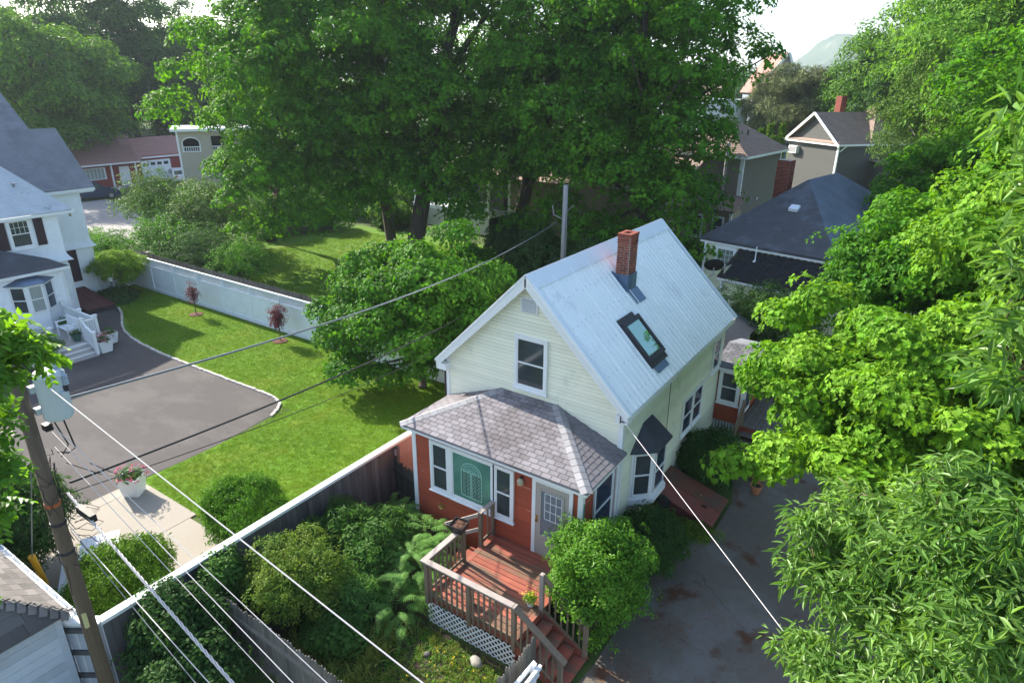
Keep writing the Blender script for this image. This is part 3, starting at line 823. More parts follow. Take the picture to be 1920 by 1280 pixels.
# bay window
by = part('bay_window', MB().add([(0.018, .72, 1.30), (.46, 1.16, 1.30), (.46, 2.0, 1.30), (.018, 2.44, 1.30), (.018, .72, 2.80), (.46, 1.16, 2.80), (.46, 2.0, 2.80), (.018, 2.44, 2.80)],
     [(0, 3, 2, 1), (4, 5, 6, 7), (0, 1, 5, 4), (1, 2, 6, 5), (2, 3, 7, 6)]), WHITE, H)
part('sill_board', MB().slab([(0.02, .66, 1.32), (.53, 1.13, 1.32), (.53, 2.03, 1.32), (.02, 2.5, 1.32)], .16), WHITE, by)
def bayglass(P0, P1, z0, z1, gm, parent, n_):
    P0, P1 = Vector(P0), Vector(P1); D = (P1 - P0).normalized(); L = (P1 - P0).length
    N = Vector((D.y, -D.x, 0))
    U = Vector((0, 0, 1))
    a0, a1 = .075, L - .075
    def q(mb, a, b_, c, d, n0, n1):
        pts = [P0 + D * a + U * c, P0 + D * b_ + U * c, P0 + D * b_ + U * d, P0 + D * a + U * d]
        vs = [p + N * n1 for p in pts] + [p + N * n0 for p in pts]
        mb.add(vs, [(0, 1, 2, 3), (7, 6, 5, 4), (0, 4, 5, 1), (1, 5, 6, 2), (2, 6, 7, 3), (3, 7, 4, 0)])
        return mb
    part('pane', q(MB(), a0, a1, z0, (z0 + z1) / 2, .001, .006), gm, parent)
    part('pane', q(MB(), a0, a1, (z0 + z1) / 2, z1, .001, .009), gm, parent)
    s = MB()
    q(s, a0, a0 + .035, z0, z1, .004, .03); q(s, a1 - .035, a1, z0, z1, .004, .03); q(s, a0 + .035, a1 - .035, z0, z0 + .05, .004, .031)
    q(s, a0 + .035, a1 - .035, z1 - .04, z1, .004, .031); q(s, a0 + .035, a1 - .035, (z0 + z1) / 2 - .02, (z0 + z1) / 2 + .02, .004, .035)
    part('sash', s, WHITE, parent)
bayglass((.018, .72, 0), (.46, 1.16, 0), 1.42, 2.68, GLASS, by, 0); bayglass((.46, 1.16, 0), (.46, 2.0, 0), 1.42, 2.68, GLASSB, by, 0); bayglass((.46, 2.0, 0), (.018, 2.44, 0), 1.42, 2.68, GLASS, by, 0)
e0, e1, e2, e3 = (.02, .58, 2.79), (.58, 1.1, 2.79), (.58, 2.06, 2.79), (.02, 2.58, 2.79); r0, r1 = (.02, 1.28, 3.36), (.02, 1.88, 3.36)
part('bay_roof', MB().add([e0, e1, e2, e3, r0, r1, (.02, .58, 2.75), (.58, 1.1, 2.75), (.58, 2.06, 2.75), (.02, 2.58, 2.75)],
     [(0, 1, 4), (1, 2, 5, 4), (2, 3, 5), (6, 7, 1, 0), (7, 8, 2, 1), (8, 9, 3, 2), (9, 8, 7, 6), (0, 4, 5, 3)]), mat('dark_bay_shingle', (.055, .062, .08), .85, .25, 3), by)
# sloped base under the bay
part('bay_apron', MB().add([(.02, .80, 1.16), (.42, 1.18, 1.16), (.42, 1.98, 1.16), (.02, 2.36, 1.16), (.02, 1.0, .75), (.02, 2.16, .75)],
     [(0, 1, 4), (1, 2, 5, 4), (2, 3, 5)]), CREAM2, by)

# skylight
n_ = Vector((SL, 0, 1)).normalized(); upv = Vector((-1, 0, SL)).normalized(); yv = Vector((0, 1, 0))
def rp(x, y, h=0): return Vector((x, y, ZR - SL * (x - XR))) + n_ * h
sk = part('skylight', MB(), DARKMETAL, H)
def skbox(name, x0, x1, y0, y1, h0, h1, m, par):
    b = MB(); P = [rp(x0, y0, h0), rp(x1, y0, h0), rp(x1, y1, h0), rp(x0, y1, h0), rp(x0, y0, h1), rp(x1, y0, h1), rp(x1, y1, h1), rp(x0, y1, h1)]
    b.add(P, [(0, 3, 2, 1), (4, 5, 6, 7), (0, 1, 5, 4), (1, 2, 6, 5), (2, 3, 7, 6), (3, 0, 4, 7)])
    return part(name, b, m, par)
skbox('frame', -1.12, -1.02, 1.86, 2.90, .0, .13, DARKMETAL, sk); skbox('frame', -.34, -.24, 1.86, 2.90, .0, .13, DARKMETAL, sk)
skbox('frame', -1.02, -.34, 1.86, 1.98, .0, .129, DARKMETAL, sk); skbox('frame', -1.02, -.34, 2.80, 2.90, .0, .129, DARKMETAL, sk)
skbox('flashing', -.24, -.12, 1.90, 2.92, .0, .05, DARKMETAL, sk); skbox('flashing', -.12, .02, 2.0, 2.72, .03, .042, LEAD, sk)
skbox('flashing', -1.22, -1.12, 1.84, 2.80, .0, .05, DARKMETAL, sk)
skbox('pane', -1.02, -.34, 1.98, 2.80, .06, .10, SKYGLASS, sk)

# chimney on the right slope
ch = part('chimney', MB().box((-1.99, 3.35, 6.0), (-1.62, 3.87, 7.63)), MORTAR, H)
def brickring(x0, x1, y0, y1, z, odd, par, off=0.):
    bl, bh, bd = .20, .058, .02
    for face in range(4):
        if face in (0, 2):
            L = x1 - x0
        else: L = y1 - y0
        a = -(.105 if (odd + face) % 2 else 0.)
        while a < L - .01:
            s0, s1 = max(a, 0), min(a + bl, L)
            if s1 - s0 > .03:
                if face == 0: A, B = (x0 + s0, y0 - bd - off, z), (x0 + s1 - .008, y0 + .01, z + bh)
                elif face == 2: A, B = (x0 + s0, y1 - .01, z), (x0 + s1 - .008, y1 + bd + off, z + bh)
                elif face == 1: A, B = (x1 - .01, y0 + s0, z), (x1 + bd + off, y0 + s1 - .008, z + bh)
                else: A, B = (x0 - bd - off, y0 + s0, z), (x0 + .01, y0 + s1 - .008, z + bh)
                boxp('brick', BRICK, A, B, par)
            a += bl + .008
for i in range(15):
    z = 6.56 + i * .071
    if z > 7.62: break
    brickring(-1.98, -1.63, 3.36, 3.86, z, i % 2, ch, 0 if i < 12 else .012)
part('chimney_cap', MB().box((-2.01, 3.33, 7.62), (-1.90, 3.89, 7.69)).box((-1.72, 3.33, 7.62), (-1.60, 3.89, 7.69)).box((-1.90, 3.33, 7.62), (-1.72, 3.48, 7.69)).box((-1.90, 3.74, 7.62), (-1.72, 3.89, 7.69)), BRICK, ch)
fl = MB().box((-2.015, 3.325, 5.95), (-1.585, 3.90, 6.55))
part('chimney_flashing', fl, LEAD, H)
for i in range(9): boxp('flashing_seam', LEAD, (-1.585, 3.34 + i * .065, 6.0), (-1.575, 3.352 + i * .065, 6.54), H) if i < 4 else boxp('flashing_seam', LEAD, (-1.98 + (i - 4) * .09, 3.313, 6.1), (-1.968 + (i - 4) * .09, 3.325, 6.54), H)
skbox('chimney_apron', -1.60, -1.28, 3.36, 3.95, .03, .04, LEAD, H); skbox('chimney_apron', -2.1, -1.6, 3.22, 3.33, .03, .045, LEAD, H)

# ------------------------------------------------------------------ enclosed red front porch (part of the house)
PX0, PX1, PY = -5.144, -.05, -1.84
part('porch_wall', MB().box((PX0, PY, 0), (PX1, -.001, 3.12)), RED, H)
clap(H, (PX0, PY, 0), (1, 0, 0), (0, -1, 0), .35, 3.06, .1, RED, lambda z: (.06, PX1 - PX0 - .05), thick=.018)
clap(H, (PX1, PY, 0), (0, 1, 0), (1, 0, 0), .35, 3.06, .1, RED, lambda z: (.05, 1.84), thick=.018, joined=True, name='siding')
clap(H, (PX0, 0, 0), (0, -1, 0), (-1, 0, 0), .35, 3.06, .1, RED, lambda z: (0, 1.8), thick=.018, joined=True, name='siding')
boxp('corner_board', WHITE, (PX0 - .03, PY - .03, .3), (PX0 + .1, PY, 3.1), H); boxp('corner_board', WHITE, (PX1 - .10, PY - .03, .3), (PX1 + .03, PY, 3.1), H)
boxp('corner_board', WHITE, (PX1, PY + .001, .3), (PX1 + .03, PY + .08, 3.1), H)
boxp('corner_board', WHITE, (PX1 + .02, -.16, .3), (PX1 + .06, -.036, 3.1), H)
EX0, EX1, EY, EZ = -5.38, .17, -2.076, 3.16
TX0, TX1, TZ = -3.52, -1.84, 3.875
fas = MB().box((EX0 + .02, EY + .02, EZ - .13), (EX1 - .02, EY + .05, EZ - .02)); part('porch_fascia', fas, WHITE, H)
part('porch_fascia', MB().box((EX1 - .05, EY + .05, EZ - .13), (EX1 - .02, -.001, EZ - .02)), WHITE, H); part('porch_fascia', MB().box((EX0 + .02, EY + .05, EZ - .13), (EX0 + .05, -.001, EZ - .02)), WHITE, H)
part('porch_soffit', MB().box((EX0 + .05, EY + .05, EZ - .12), (EX1 - .05, -.001, EZ - .1)), WHITE, H)
fl_, fr_, bl_, br_, tl_, tr_ = (EX0, EY, EZ), (EX1, EY, EZ), (EX0, 0, EZ), (EX1, 0, EZ), (TX0, 0, TZ), (TX1, 0, TZ)
pr = part('porch_roof', MB().add([(x, y, z - .012) for x, y, z in (fl_, fr_, tr_, tl_, bl_, br_)] + [(x, y, EZ - .05) for x, y, z in (fl_, fr_, bl_, br_)],
     [(0, 1, 2, 3), (1, 5, 2), (4, 0, 3), (6, 7, 1, 0), (7, 9, 5, 1), (8, 6, 0, 4), (9, 7, 6, 8)]), SHINGLE, H)
def shingle_plane(par, O, E, Sv, rows, tab, expo, spanf, m, cap, name='shingle'):
    """O eave origin, E unit along eave, Sv unit up-slope"""
    O, E, Sv = Vector(O), Vector(E), Vector(Sv); N = E.cross(Sv).normalized()
    rest = MB(); cnt = 0
    for i in range(rows):
        a0, a1 = spanf(i * expo)
        b0, b1 = spanf((i + 1) * expo)
        a = math.floor(a0 / tab) * tab - (tab / 2 if i % 2 else 0)
        while a < a1:
            s0, s1 = max(a, a0, min(b0, a0 + tab)), min(a + tab, a1, max(b1, a1 - tab))
            s0, s1 = max(a, (a0 + b0) / 2), min(a + tab, (a1 + b1) / 2)
            if s1 - s0 > .03:
                w = s1 - s0 - .014
                C = O + E * ((s0 + s1) / 2) + Sv * (i * expo + expo / 2) + N * (.004 + rnd.uniform(0, .003))
                Sx = (Sv * expo - N * .007)
                if cnt < cap:
                    piece(name, 'box', m, basis(C, E * w, Sx * .93, N * .014), par)
                else:
                    X, Y, Z = E * w / 2, Sx / 2, N * .005
                    rest.add([C - X - Y - Z, C + X - Y - Z, C + X + Y - Z, C - X + Y - Z, C - X - Y + Z, C + X - Y + Z, C + X + Y + Z, C - X + Y + Z],
                             [(4, 5, 6, 7), (0, 1, 5, 4), (1, 2, 6, 5), (3, 0, 4, 7)])
                cnt += 1
            a += tab
    if rest.v: part(name + '_rows', rest, m, par, kind='stuff')
sl = math.hypot(2.076, TZ - EZ)
Sf = Vector((0, 2.076, TZ - EZ)).normalized()
shingle_plane(pr, fl_, (1, 0, 0), Sf, 16, .255, sl / 16, lambda s: ((TX0 - EX0) * s / sl, (EX1 - EX0) - (EX1 - TX1) * s / sl), SHINGLE, 290)
wr = EX1 - TX1; slr = math.hypot(wr, TZ - EZ)
Sr = Vector((-wr, 0, TZ - EZ)).normalized()
shingle_plane(pr, fr_, (0, 1, 0), Sr, 15, .255, slr / 15, lambda s: (2.076 * s / slr, 2.076), SHINGLE, 0)
wl_ = TX0 - EX0; sll = math.hypot(wl_, TZ - EZ)
shingle_plane(pr, bl_, (0, -1, 0), Vector((wl_, 0, TZ - EZ)).normalized(), 14, .255, sll / 14, lambda s: (0, 2.076 - 2.076 * s / sll), SHINGLE, 0, 'shingle')
for a, b_ in ((fl_, tl_), (fr_, tr_)):
    a, b_ = Vector(a), Vector(b_); d = (b_ - a); n = 14; u = d.normalized()
    hx = Vector((u.y, -u.x, 0)).normalized()
    for i in range(n):
        c = a + d * ((i + .5) / n); c.z += .022
        for sgn in (-1, 1):
            # each cap shingle folded over the hip
            wv = hx * sgn * .14 + Vector((0, 0, -.045)); L = u * (d.length / n * .95)
            nn = L.cross(wv) * sgn; nn.normalize(); nn = nn if nn.z > 0 else -nn
            piece('hip_shingle', 'box', SHINGLE_HIP, basis(c + wv * .5 + nn * .004 - Vector((0, 0, 0)), wv, L + nn * -.008, nn * .012), pr)
# porch windows and door on the front
WY = PY - .018
window(H, (-4.46, WY, 1.45), (1, 0, 0), (0, -1, 0), .50, 1.36, WHITE, GLASS, .075)
pw = window(H, (-3.80, WY, 1.45), (1, 0, 0), (0, -1, 0), 1.26, 1.36, WHITE, GREENGLASS, .085, hung=False)
window(H, (-2.42, WY, 1.45), (1, 0, 0), (0, -1, 0), .46, 1.36, WHITE, GLASS, .075)
# ironwork shutters seen behind the green pane
SCRM = mat('pale_green_scrollwork', (.30, .55, .45), .5, .05, 3); SCRD = mat('scroll_backing', (.06, .12, .09), .5, .3, 30)
sc = MB()
x0, x1, zz0, zz1 = -3.50, -2.86, 1.60, 2.34
for x in (x0, (x0 + x1) / 2 - .02, (x0 + x1) / 2 + .02, x1): sc.box((x - .012, WY - .034, zz0), (x + .012, WY - .028, zz1))
for z in (zz0, zz1): sc.box((x0, WY - .035, z - .012), (x1, WY - .028, z + .012))
cx = (x0 + x1) / 2
ar = [(cx + math.cos(PI * k / 12) * .32, WY - .03, zz1 + math.sin(PI * k / 12) * .27) for k in range(13)]
sc.tube(ar, .012, 5)
ar = [(cx + math.cos(PI * k / 12) * .24, WY - .03, zz1 + math.sin(PI * k / 12) * .20) for k in range(13)]
sc.tube(ar, .007, 5)
for k in range(1, 12):
    a = PI * k / 12; sc.tube([(cx + math.cos(a) * .05, WY - .03, zz1 + math.sin(a) * .05), (cx + math.cos(a) * .31, WY - .03, zz1 + math.sin(a) * .26)], .006, 4)
for ix in range(2):
    for iz in range(6):
        for jx in range(2):
            c_ = (x0 + .09 + ix * .34 + jx * .13, WY - .031, zz0 + .07 + iz * .12)
            sc.tube([(c_[0] + .045 * math.cos(q), c_[1], c_[2] + .045 * math.sin(q)) for q in np.linspace(0, 2 * PI, 9)], .007, 4, False)
part('iron_scroll_panel', sc, SCRM, pw, label='pale scrollwork panel with an arched top behind the green pane')
part('scroll_backing', MB().box((x0, WY - .0275, zz0), (x1, WY - .0268, zz1)), SCRD, pw)
# door
dr = part('door', MB().box((-1.26, WY - .03, .80), (-.36, WY + .0, 2.84)), DOOR, H)
part('door_frame', MB().box((-1.36, WY - .04, .78), (-1.26, WY, 2.95)).box((-.36, WY - .04, .78), (-.27, WY, 2.95)).box((-1.26, WY - .04, 2.84), (-.36, WY, 2.95)), WHITE, H)
part('pane', MB().box((-1.10, WY - .036, 1.42), (-.52, WY - .03, 2.66)), mat('door_glass', (.16, .19, .23), .15, .1, 4), dr)
gr = MB()
gr.box((-1.14, WY - .05, 1.36), (-1.10, WY - .03, 2.70)).box((-.52, WY - .05, 1.36), (-.48, WY - .03, 2.70)).box((-1.10, WY - .05, 2.66), (-.52, WY - .03, 2.70)).box((-1.10, WY - .05, 1.36), (-.52, WY - .03, 1.42))
part('glass_rim', gr, DOOR, dr)
g2 = MB()
for i in range(4): g2.box((-1.0 + i * .152 - .007, WY - .042, 1.90), (-1.0 + i * .152 + .007, WY - .0365, 2.62))
for j in range(4): g2.box((-1.0, WY - .0425, 1.90 + j * .24 - .007), (-.544, WY - .037, 1.90 + j * .24 + .007))
part('muntin', g2, WHITE, dr)
part('kick_panel', MB().box((-1.08, WY - .038, .95), (-.86, WY - .03, 1.28)).box((-.76, WY - .038, .95), (-.54, WY - .03, 1.28)), DOOR, dr)
part('handle', MB().box((-1.235, WY - .05, 1.72), (-1.195, WY - .03, 1.92)).lathe((-1.215, WY - .07, 1.76), [(.0, 0), (.028, .01), (.028, .04), (0, .05)], 8), BRASS, dr)
# wall lamp
lp = part('wall_lamp', MB().lathe((-1.66, WY - .09, 2.62), [(.02, 0), (.075, .02), (.085, .12), (.05, .17), (.01, .19)], 12), mat('lamp_globe', (.45, .40, .28), .3, .1, 6), H)
part('bracket', MB().tube([(-1.66, WY, 2.80), (-1.66, WY - .09, 2.82)], .03, 8), BLACK, lp)
# porch side window with blue-black glass
window(H, (PX1 + .018, -1.28, 1.35), (0, 1, 0), (1, 0, 0), .92, 1.45, WHITE, GLASSB, .05)
boxp('number_plate', mat('green_plate', (.05, .35, .25), .5), (PX1 + .031, PY + .012, 2.2), (PX1 + .036, PY + .07, 2.65), H)

# ------------------------------------------------------------------ side entry (red) behind, joined to the house
part('entry_wall', MB().box((.02, 7.95, .55), (.92, 10.4, 2.62)), RED, H)
clap(H, (.02, 7.95, 0), (1, 0, 0), (0, -1, 0), .55, 2.6, .1, RED, lambda z: (.0, .9), thick=.018)
window(H, (.16, 7.93, 1.32), (1, 0, 0), (0, -1, 0), .56, 1.08, WHITE, GLASS, .09)
boxp('corner_board', WHITE, (.86, 7.9, .5), (.96, 7.945, 2.55), H); boxp('corner_board', WHITE, (.921, 7.946, .5), (.955, 8.03, 2.55), H)
er = part('entry_roof', MB().slab([(-.12, 7.82, 2.60), (1.12, 7.82, 2.60), (1.12, 9.3, 2.98), (-.12, 9.3, 2.98)], .06), GREYROOF, H)
er2 = part('entry_roof_back', MB().slab([(-.12, 9.301, 2.98), (1.12, 9.301, 2.98), (1.12, 11.0, 2.55), (-.12, 11.0, 2.55)], .06), GREYROOF, H)
SHG = mat('small_roof_shingle', (.15, .15, .17), .9, .2, 2, objvar=.25)
shingle_plane(er, (-.12, 7.82, 2.605), (1, 0, 0), Vector((0, 1.48, .38)).normalized(), 11, .25, math.hypot(1.48, .38) / 11, lambda s: (0, 1.24), SHG, 200)
boxp('entry_fascia', WHITE, (.02, 7.80, 2.46), (1.1, 7.818, 2.56), H)
# storm door facing the back deck
part('storm_door', MB().box((.925, 8.15, .82), (.965, 8.95, 2.5)), WHITE, H)
part('storm_glass', MB().box((.966, 8.24, 1.0), (.972, 8.86, 2.4)), GLASSB, H)
for i in range(8): boxp('skirt_slat', PANELW, (.05 + i * .105, 7.98, .02), (.12 + i * .105, 8.0, .54), H)
# low connector roof running back to the neighbour
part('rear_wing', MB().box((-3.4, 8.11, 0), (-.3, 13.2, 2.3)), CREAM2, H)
part('rear_wing_roof', MB().add([(-3.6, 8.36, 2.3), (-.1, 8.36, 2.3), (-.1, 13.4, 2.3), (-3.6, 13.4, 2.3), (-1.85, 8.36, 3.1), (-1.85, 13.4, 3.1)], [(0, 1, 4), (2, 3, 5), (1, 2, 5, 4), (3, 0, 4, 5), (3, 2, 1, 0)]), SLATE, H)
def rowcourses(par, name, m, P0, P1, T0, T1, n, proud=.012):
    """overlapping shingle courses on a roof plane: bottom edge P0-P1, top edge T0-T1"""
    P0, P1, T0, T1 = map(Vector, (P0, P1, T0, T1)); N = (P1 - P0).cross(T0 - P0).normalized()
    if N.z < 0: N = -N
    b = MB()
    for i in range(n):
        a, c = i / n, (i + 1.02) / n
        A, B, C, D_ = P0 + (T0 - P0) * a, P1 + (T1 - P1) * a, P1 + (T1 - P1) * min(c, 1), P0 + (T0 - P0) * min(c, 1)
        o = N * (proud + .003)
        b.add([A + o, B + o, C + N * .003, D_ + N * .003, A, B], [(0, 1, 2, 3), (4, 5, 1, 0)])
    return part(name, b, m, par)

# ------------------------------------------------------------------ front deck
D = thing('deck', 'worn red front deck with weathered rails, white lattice skirt and steps to the right', 'deck', (-1.3, -3.2, 0))
DX0, DX1, DY0, DY1, DZ = -2.5, -.10, -4.46, -1.875, .80
y = DY0 + .15; 
while y < DY1 - .02:
    y1 = min(y + .134, DY1)
    boxp('plank', DECKRED, (DX0 + .15, y, DZ - .03), (DX1 - .15, y1, DZ + rnd.uniform(-.001, .003)), D); y = y1 + .014
boxp('plank', DECKRED, (DX0, DY0, DZ - .03), (DX1, DY0 + .14, DZ + .002), D)
boxp('plank', DECKRED, (DX0, DY0 + .142, DZ - .03), (DX0 + .14, DY1, DZ + .001), D); boxp('plank', DECKRED, (DX1 - .14, DY0 + .142, DZ - .03), (DX1, DY1, DZ + .001), D)
boxp('rim_board', STEPRED, (DX0 + .01, DY0 + .02, DZ - .17), (DX1 - .01, DY0 + .055, DZ - .032), D)
boxp('rim_board', STEPRED, (DX0 + .011, DY0 + .056, DZ - .17), (DX0 + .05, DY1, DZ - .032), D); boxp('rim_board', STEPRED, (DX1 - .05, DY0 + .056, DZ - .17), (DX1 - .011, DY1, DZ - .032), D)
part('underdeck_shade', MB().box((DX0 + .1, DY0 + .22, .0), (DX1 - .1, DY1, DZ - .06)), INSIDE, D)  # black box stands in for the shade below the deck
for x in (DX0 + .06, -1.3, DX1 - .06): boxp('footing_post', STEPRED, (x - .045, DY0 + .06, 0), (x + .045, DY0 + .15, DZ - .17), D)
# lattice of crossing slats, front and left faces
def lattice(par, P, Dv, L, z0, z1, m, nv, sp=.15, w=.036, name='slat', pieces=True, frame=None):
    P, Dv, nv = Vector(P), Vector(Dv), Vector(nv); Hh = z1 - z0
    mb = MB()
    for s, off in ((1, 0), (-1, .008)):
        a = -Hh if s > 0 else 0
        a = a if s > 0 else 0.
        k = a
        end = L if s > 0 else L + Hh
        while k < end:
            # line from (k,0) to (k+s*Hh, Hh) clipped to [0,L]
            t0, t1 = 0., 1.
            xa, xb = k, k + s * Hh
            if s > 0:
                if xa < 0: t0 = -xa / Hh
                if xb > L: t1 = (L - xa) / Hh
            else:
                if xa > L: t0 = (xa - L) / Hh
                if xb < 0: t1 = xa / Hh
            if t1 - t0 > .06:
                A = P + Dv * (xa + s * Hh * t0) + Vector((0, 0, z0 + Hh * t0)) + nv * off
                B = P + Dv * (xa + s * Hh * t1) + Vector((0, 0, z0 + Hh * t1)) + nv * off
                if pieces: beamp(name, m, A, B, .007, w, par, up=(0, 0, 1)) if False else piece(name, 'box', m, basis((A + B) / 2, (B - A), nv * .007, (B - A).cross(nv).normalized() * w), par)
                else:
                    X, Y, Z = (B - A) / 2, nv * .0035, (B - A).cross(nv).normalized() * w / 2; C = (A + B) / 2
                    mb.add([C - X - Y - Z, C + X - Y - Z, C + X + Y - Z, C - X + Y - Z, C - X - Y + Z, C + X - Y + Z, C + X + Y + Z, C - X + Y + Z],
                           [(0, 3, 2, 1), (4, 5, 6, 7), (0, 1, 5, 4), (1, 2, 6, 5), (2, 3, 7, 6), (3, 0, 4, 7)])
            k += sp
    if mb.v: part(name, mb, m, par)
lattice(D, (DX0 + .02, DY0 + .01, 0), (1, 0, 0), 2.36, .04, .62, WHITE, (0, -1, 0))
lattice(D, (DX0 + .0, DY1, 0), (0, -1, 0), 2.5, .04, .62, WHITE, (-1, 0, 0), pieces=False, name='lattice')
# rails
def post(x, y, z0, z1, m=WOODG, w=.09, par=None, name='post'): return boxp(name, m, (x - w / 2, y - w / 2, z0), (x + w / 2, y + w / 2, z1), par or D)
RT = DZ + .97
for x in (DX0 + .045, -1.29, DX1 - .03): post(x, DY0 - .02, DZ - .20, RT - .03)
beamp('top_rail', WOODP, (DX0 - .05, DY0 - .03, RT - .01), (DX1 + .02, DY0 - .03, RT - .01), .14, .036, D)
beamp('sub_rail', WOODG, (DX0, DY0 - .02, RT - .08), (DX1, DY0 - .02, RT - .08), .035, .085, D)
beamp('bottom_rail', WOODG, (DX0, DY0 - .02, DZ + .09), (DX1, DY0 - .02, DZ + .09), .035, .08, D)
for seg in ((DX0 + .045, -1.29), (-1.29, DX1 - .03)):
    for i in range(1, 8):
        x = seg[0] + (seg[1] - seg[0]) * i / 8; boxp('baluster', WOODG, (x - .018, DY0 - .075, DZ - .06), (x + .018, DY0 - .04, RT - .05), D)
GY0, GY1 = -3.14, -2.44
post(DX0 + .02, GY0, DZ - .15, RT); post(DX0 + .02, GY1, DZ - .15, RT + .02); post(DX0 + .02, -1.93, DZ, RT)
beamp('top_rail', WOODP, (DX0 + .0, DY0 - .1, RT - .008), (DX0 + .0, GY0 + .07, RT - .008), .14, .036, D); beamp('top_rail', WOODP, (DX0 + .02, GY1 - .06, RT + .03), (DX0 + .02, -1.88, RT + .03), .12, .034, D)
beamp('sub_rail', WOODG, (DX0 + .02, DY0, RT - .08), (DX0 + .02, GY0, RT - .08), .035, .085, D); beamp('bottom_rail', WOODG, (DX0 + .02, DY0, DZ + .09), (DX0 + .02, GY0, DZ + .09), .035, .08, D)
beamp('bottom_rail', WOODG, (DX0 + .02, GY1, DZ + .12), (DX0 + .02, -1.9, DZ + .12), .035, .08, D); beamp('baluster', WOODG, (DX0 + .02, -2.15, DZ + .1), (DX0 + .02, -2.15, RT), .035, .035, D)
for i in range(1, 9):
    y = DY0 + .02 + (GY0 - DY0) * i / 9.; boxp('baluster', WOODG, (DX0 - .035, y - .018, DZ - .05), (DX0 + .0, y + .018, RT - .05), D)
# left step and its hand rails
boxp('tread', STEPRED, (DX0 - .32, GY0 + .05, .56), (DX0 - .0, GY1 + .02, .60), D); boxp('tread', STEPRED, (DX0 - .64, GY0 + .05, .34), (DX0 - .33, GY1 + .02, .38), D); boxp('riser', STEPRED, (DX0 - .32, GY0 + .06, .38), (DX0 - .30, GY1, .56), D)
beamp('hand_rail', WOODP, (DX0 - .0, GY1, RT - .05), (DX0 - 1.12, GY1 + .0, .95), .04, .09, D); beamp('hand_rail', WOODP, (DX0, GY1, RT - .48), (DX0 - 1.0, GY1, .62), .04, .085, D)
post(DX0 - 1.1, GY1, 0, .98)
# right stairs
SY0, SY1 = DY0 + .03, -3.44
for i, z in enumerate((.61, .43, .25, .08)):
    x = DX1 + .03 + i * .27
    boxp('tread', DECKRED, (x, SY0, z - .035), (x + .285, SY1, z), D)
    if z > .1: boxp('riser', STEPRED, (x + .245, SY0 + .01, z - .15), (x + .262, SY1 - .01, z - .036), D)
boxp('riser', STEPRED, (DX1 - .008, SY0, .62), (DX1 + .012, SY1, .77), D)
for y in (SY0 - .045, SY1 + .045): beamp('stringer', STEPRED, (DX1, y, .66), (DX1 + 1.12, y, .02), .04, .20, D)
post(.97, SY0 - .03, 0, .98); post(.97, SY1 + .06, 0, .98); post(DX1 - .03, SY1 + .05, DZ - .15, RT, WOODP)
beamp('stair_rail', WOODG, (DX1 - .05, DY0 - .03, RT - .0), (1.08, SY0 - .03, .93), .14, .036, D)
beamp('stair_sub_rail', WOODG, (DX1, DY0 - .02, RT - .09), (.97, SY0 - .02, .88), .035, .08, D); beamp('stair_bottom_rail', WOODG, (DX1, SY0 - .03, DZ + .02), (.95, SY0 - .03, .16), .035, .07, D)
beamp('stair_rail', WOODG, (DX1 - .03, SY1 + .05, RT - .03), (1.0, SY1 + .06, .93), .05, .09, D); beamp('stair_sub_rail', WOODG, (DX1, SY1 + .11, RT - .2), (.95, SY1 + .11, .70), .035, .08, D); beamp('stair_bottom_rail', WOODG, (DX1, SY1 + .05, DZ + .02), (.95, SY1 + .06, .18), .035, .07, D)
for i in range(1, 7):
    t = i / 7; x = DX1 + t * 1.06
    for y in (SY0 - .055, SY1 + .085): boxp('baluster', WOODG, (x - .017, y - .017, .62 * (1 - t) + .10), (x + .017, y + .017, (RT - .06) + (.89 - RT + .02) * t), D)
# things on the deck
def potted(name, label, c, r0, r1, h, m, plant=None, pm_=None, n=30, pr_=.2, cat='flower pot', group=None):
    t = thing(name, label, cat, c, 0, group)
    part('pot', MB().lathe(c, [(r0, 0), (r1, h * .88), (r1 * 1.12, h * .88), (r1 * 1.12, h), (r1 * .9, h), (r1 * .85, h * .85)], 14), m, t)
    part('potting_soil', MB().lathe(c, [(r1 * .86, h * .80), (r1 * .86, h * .86)], 12), SOIL, t)
    if plant:
        rg = np.random.default_rng(int(abs(c[0] * 100)) % 999)
        v = rg.normal(size=(n, 3)); v /= np.linalg.norm(v, axis=1)[:, None]; v[:, 2] = np.abs(v[:, 2])
        scatter('plant', np.array(c) + [0, 0, h] + v * pr_ * rg.uniform(.4, 1, (n, 1)), v + [0, 0, .5], rg.uniform(.7, 1.2, n), plant, pm_, t, seed=n)
    return t
SIMPLE_S = protos('simple', 9, .055, .07)
potted('terracotta_pot', 'small empty terracotta pot on the deck behind the middle rail post', (-1.52, -4.14, DZ), .07, .10, .17, TERRA, cat='flower pot')
t = potted('white_flower_pot', 'white pot with a yellow flowering plant at the stair post', (-.40, -3.42, DZ), .07, .10, .19, WHITE, SIMPLE_S, CHART, 34, .17)
v = rng.normal(size=(12, 3)) * .09; scatter('blossom', np.array((-.40, -3.42, DZ + .36)) + v, v + [0, 0, .2], np.full(12, .6), protos('round', 5, .05, .03), PETALY, t)
bx_ = thing('rail_planter', 'black square planter of dry twigs set on the deck rail corner', 'planter box', (DX0 + .01, -3.27, RT + .012), R(8))
MI = Matrix.Translation((DX0 + .01, -3.27, RT + .012)) @ Matrix.Rotation(R(8), 4, 'Z')
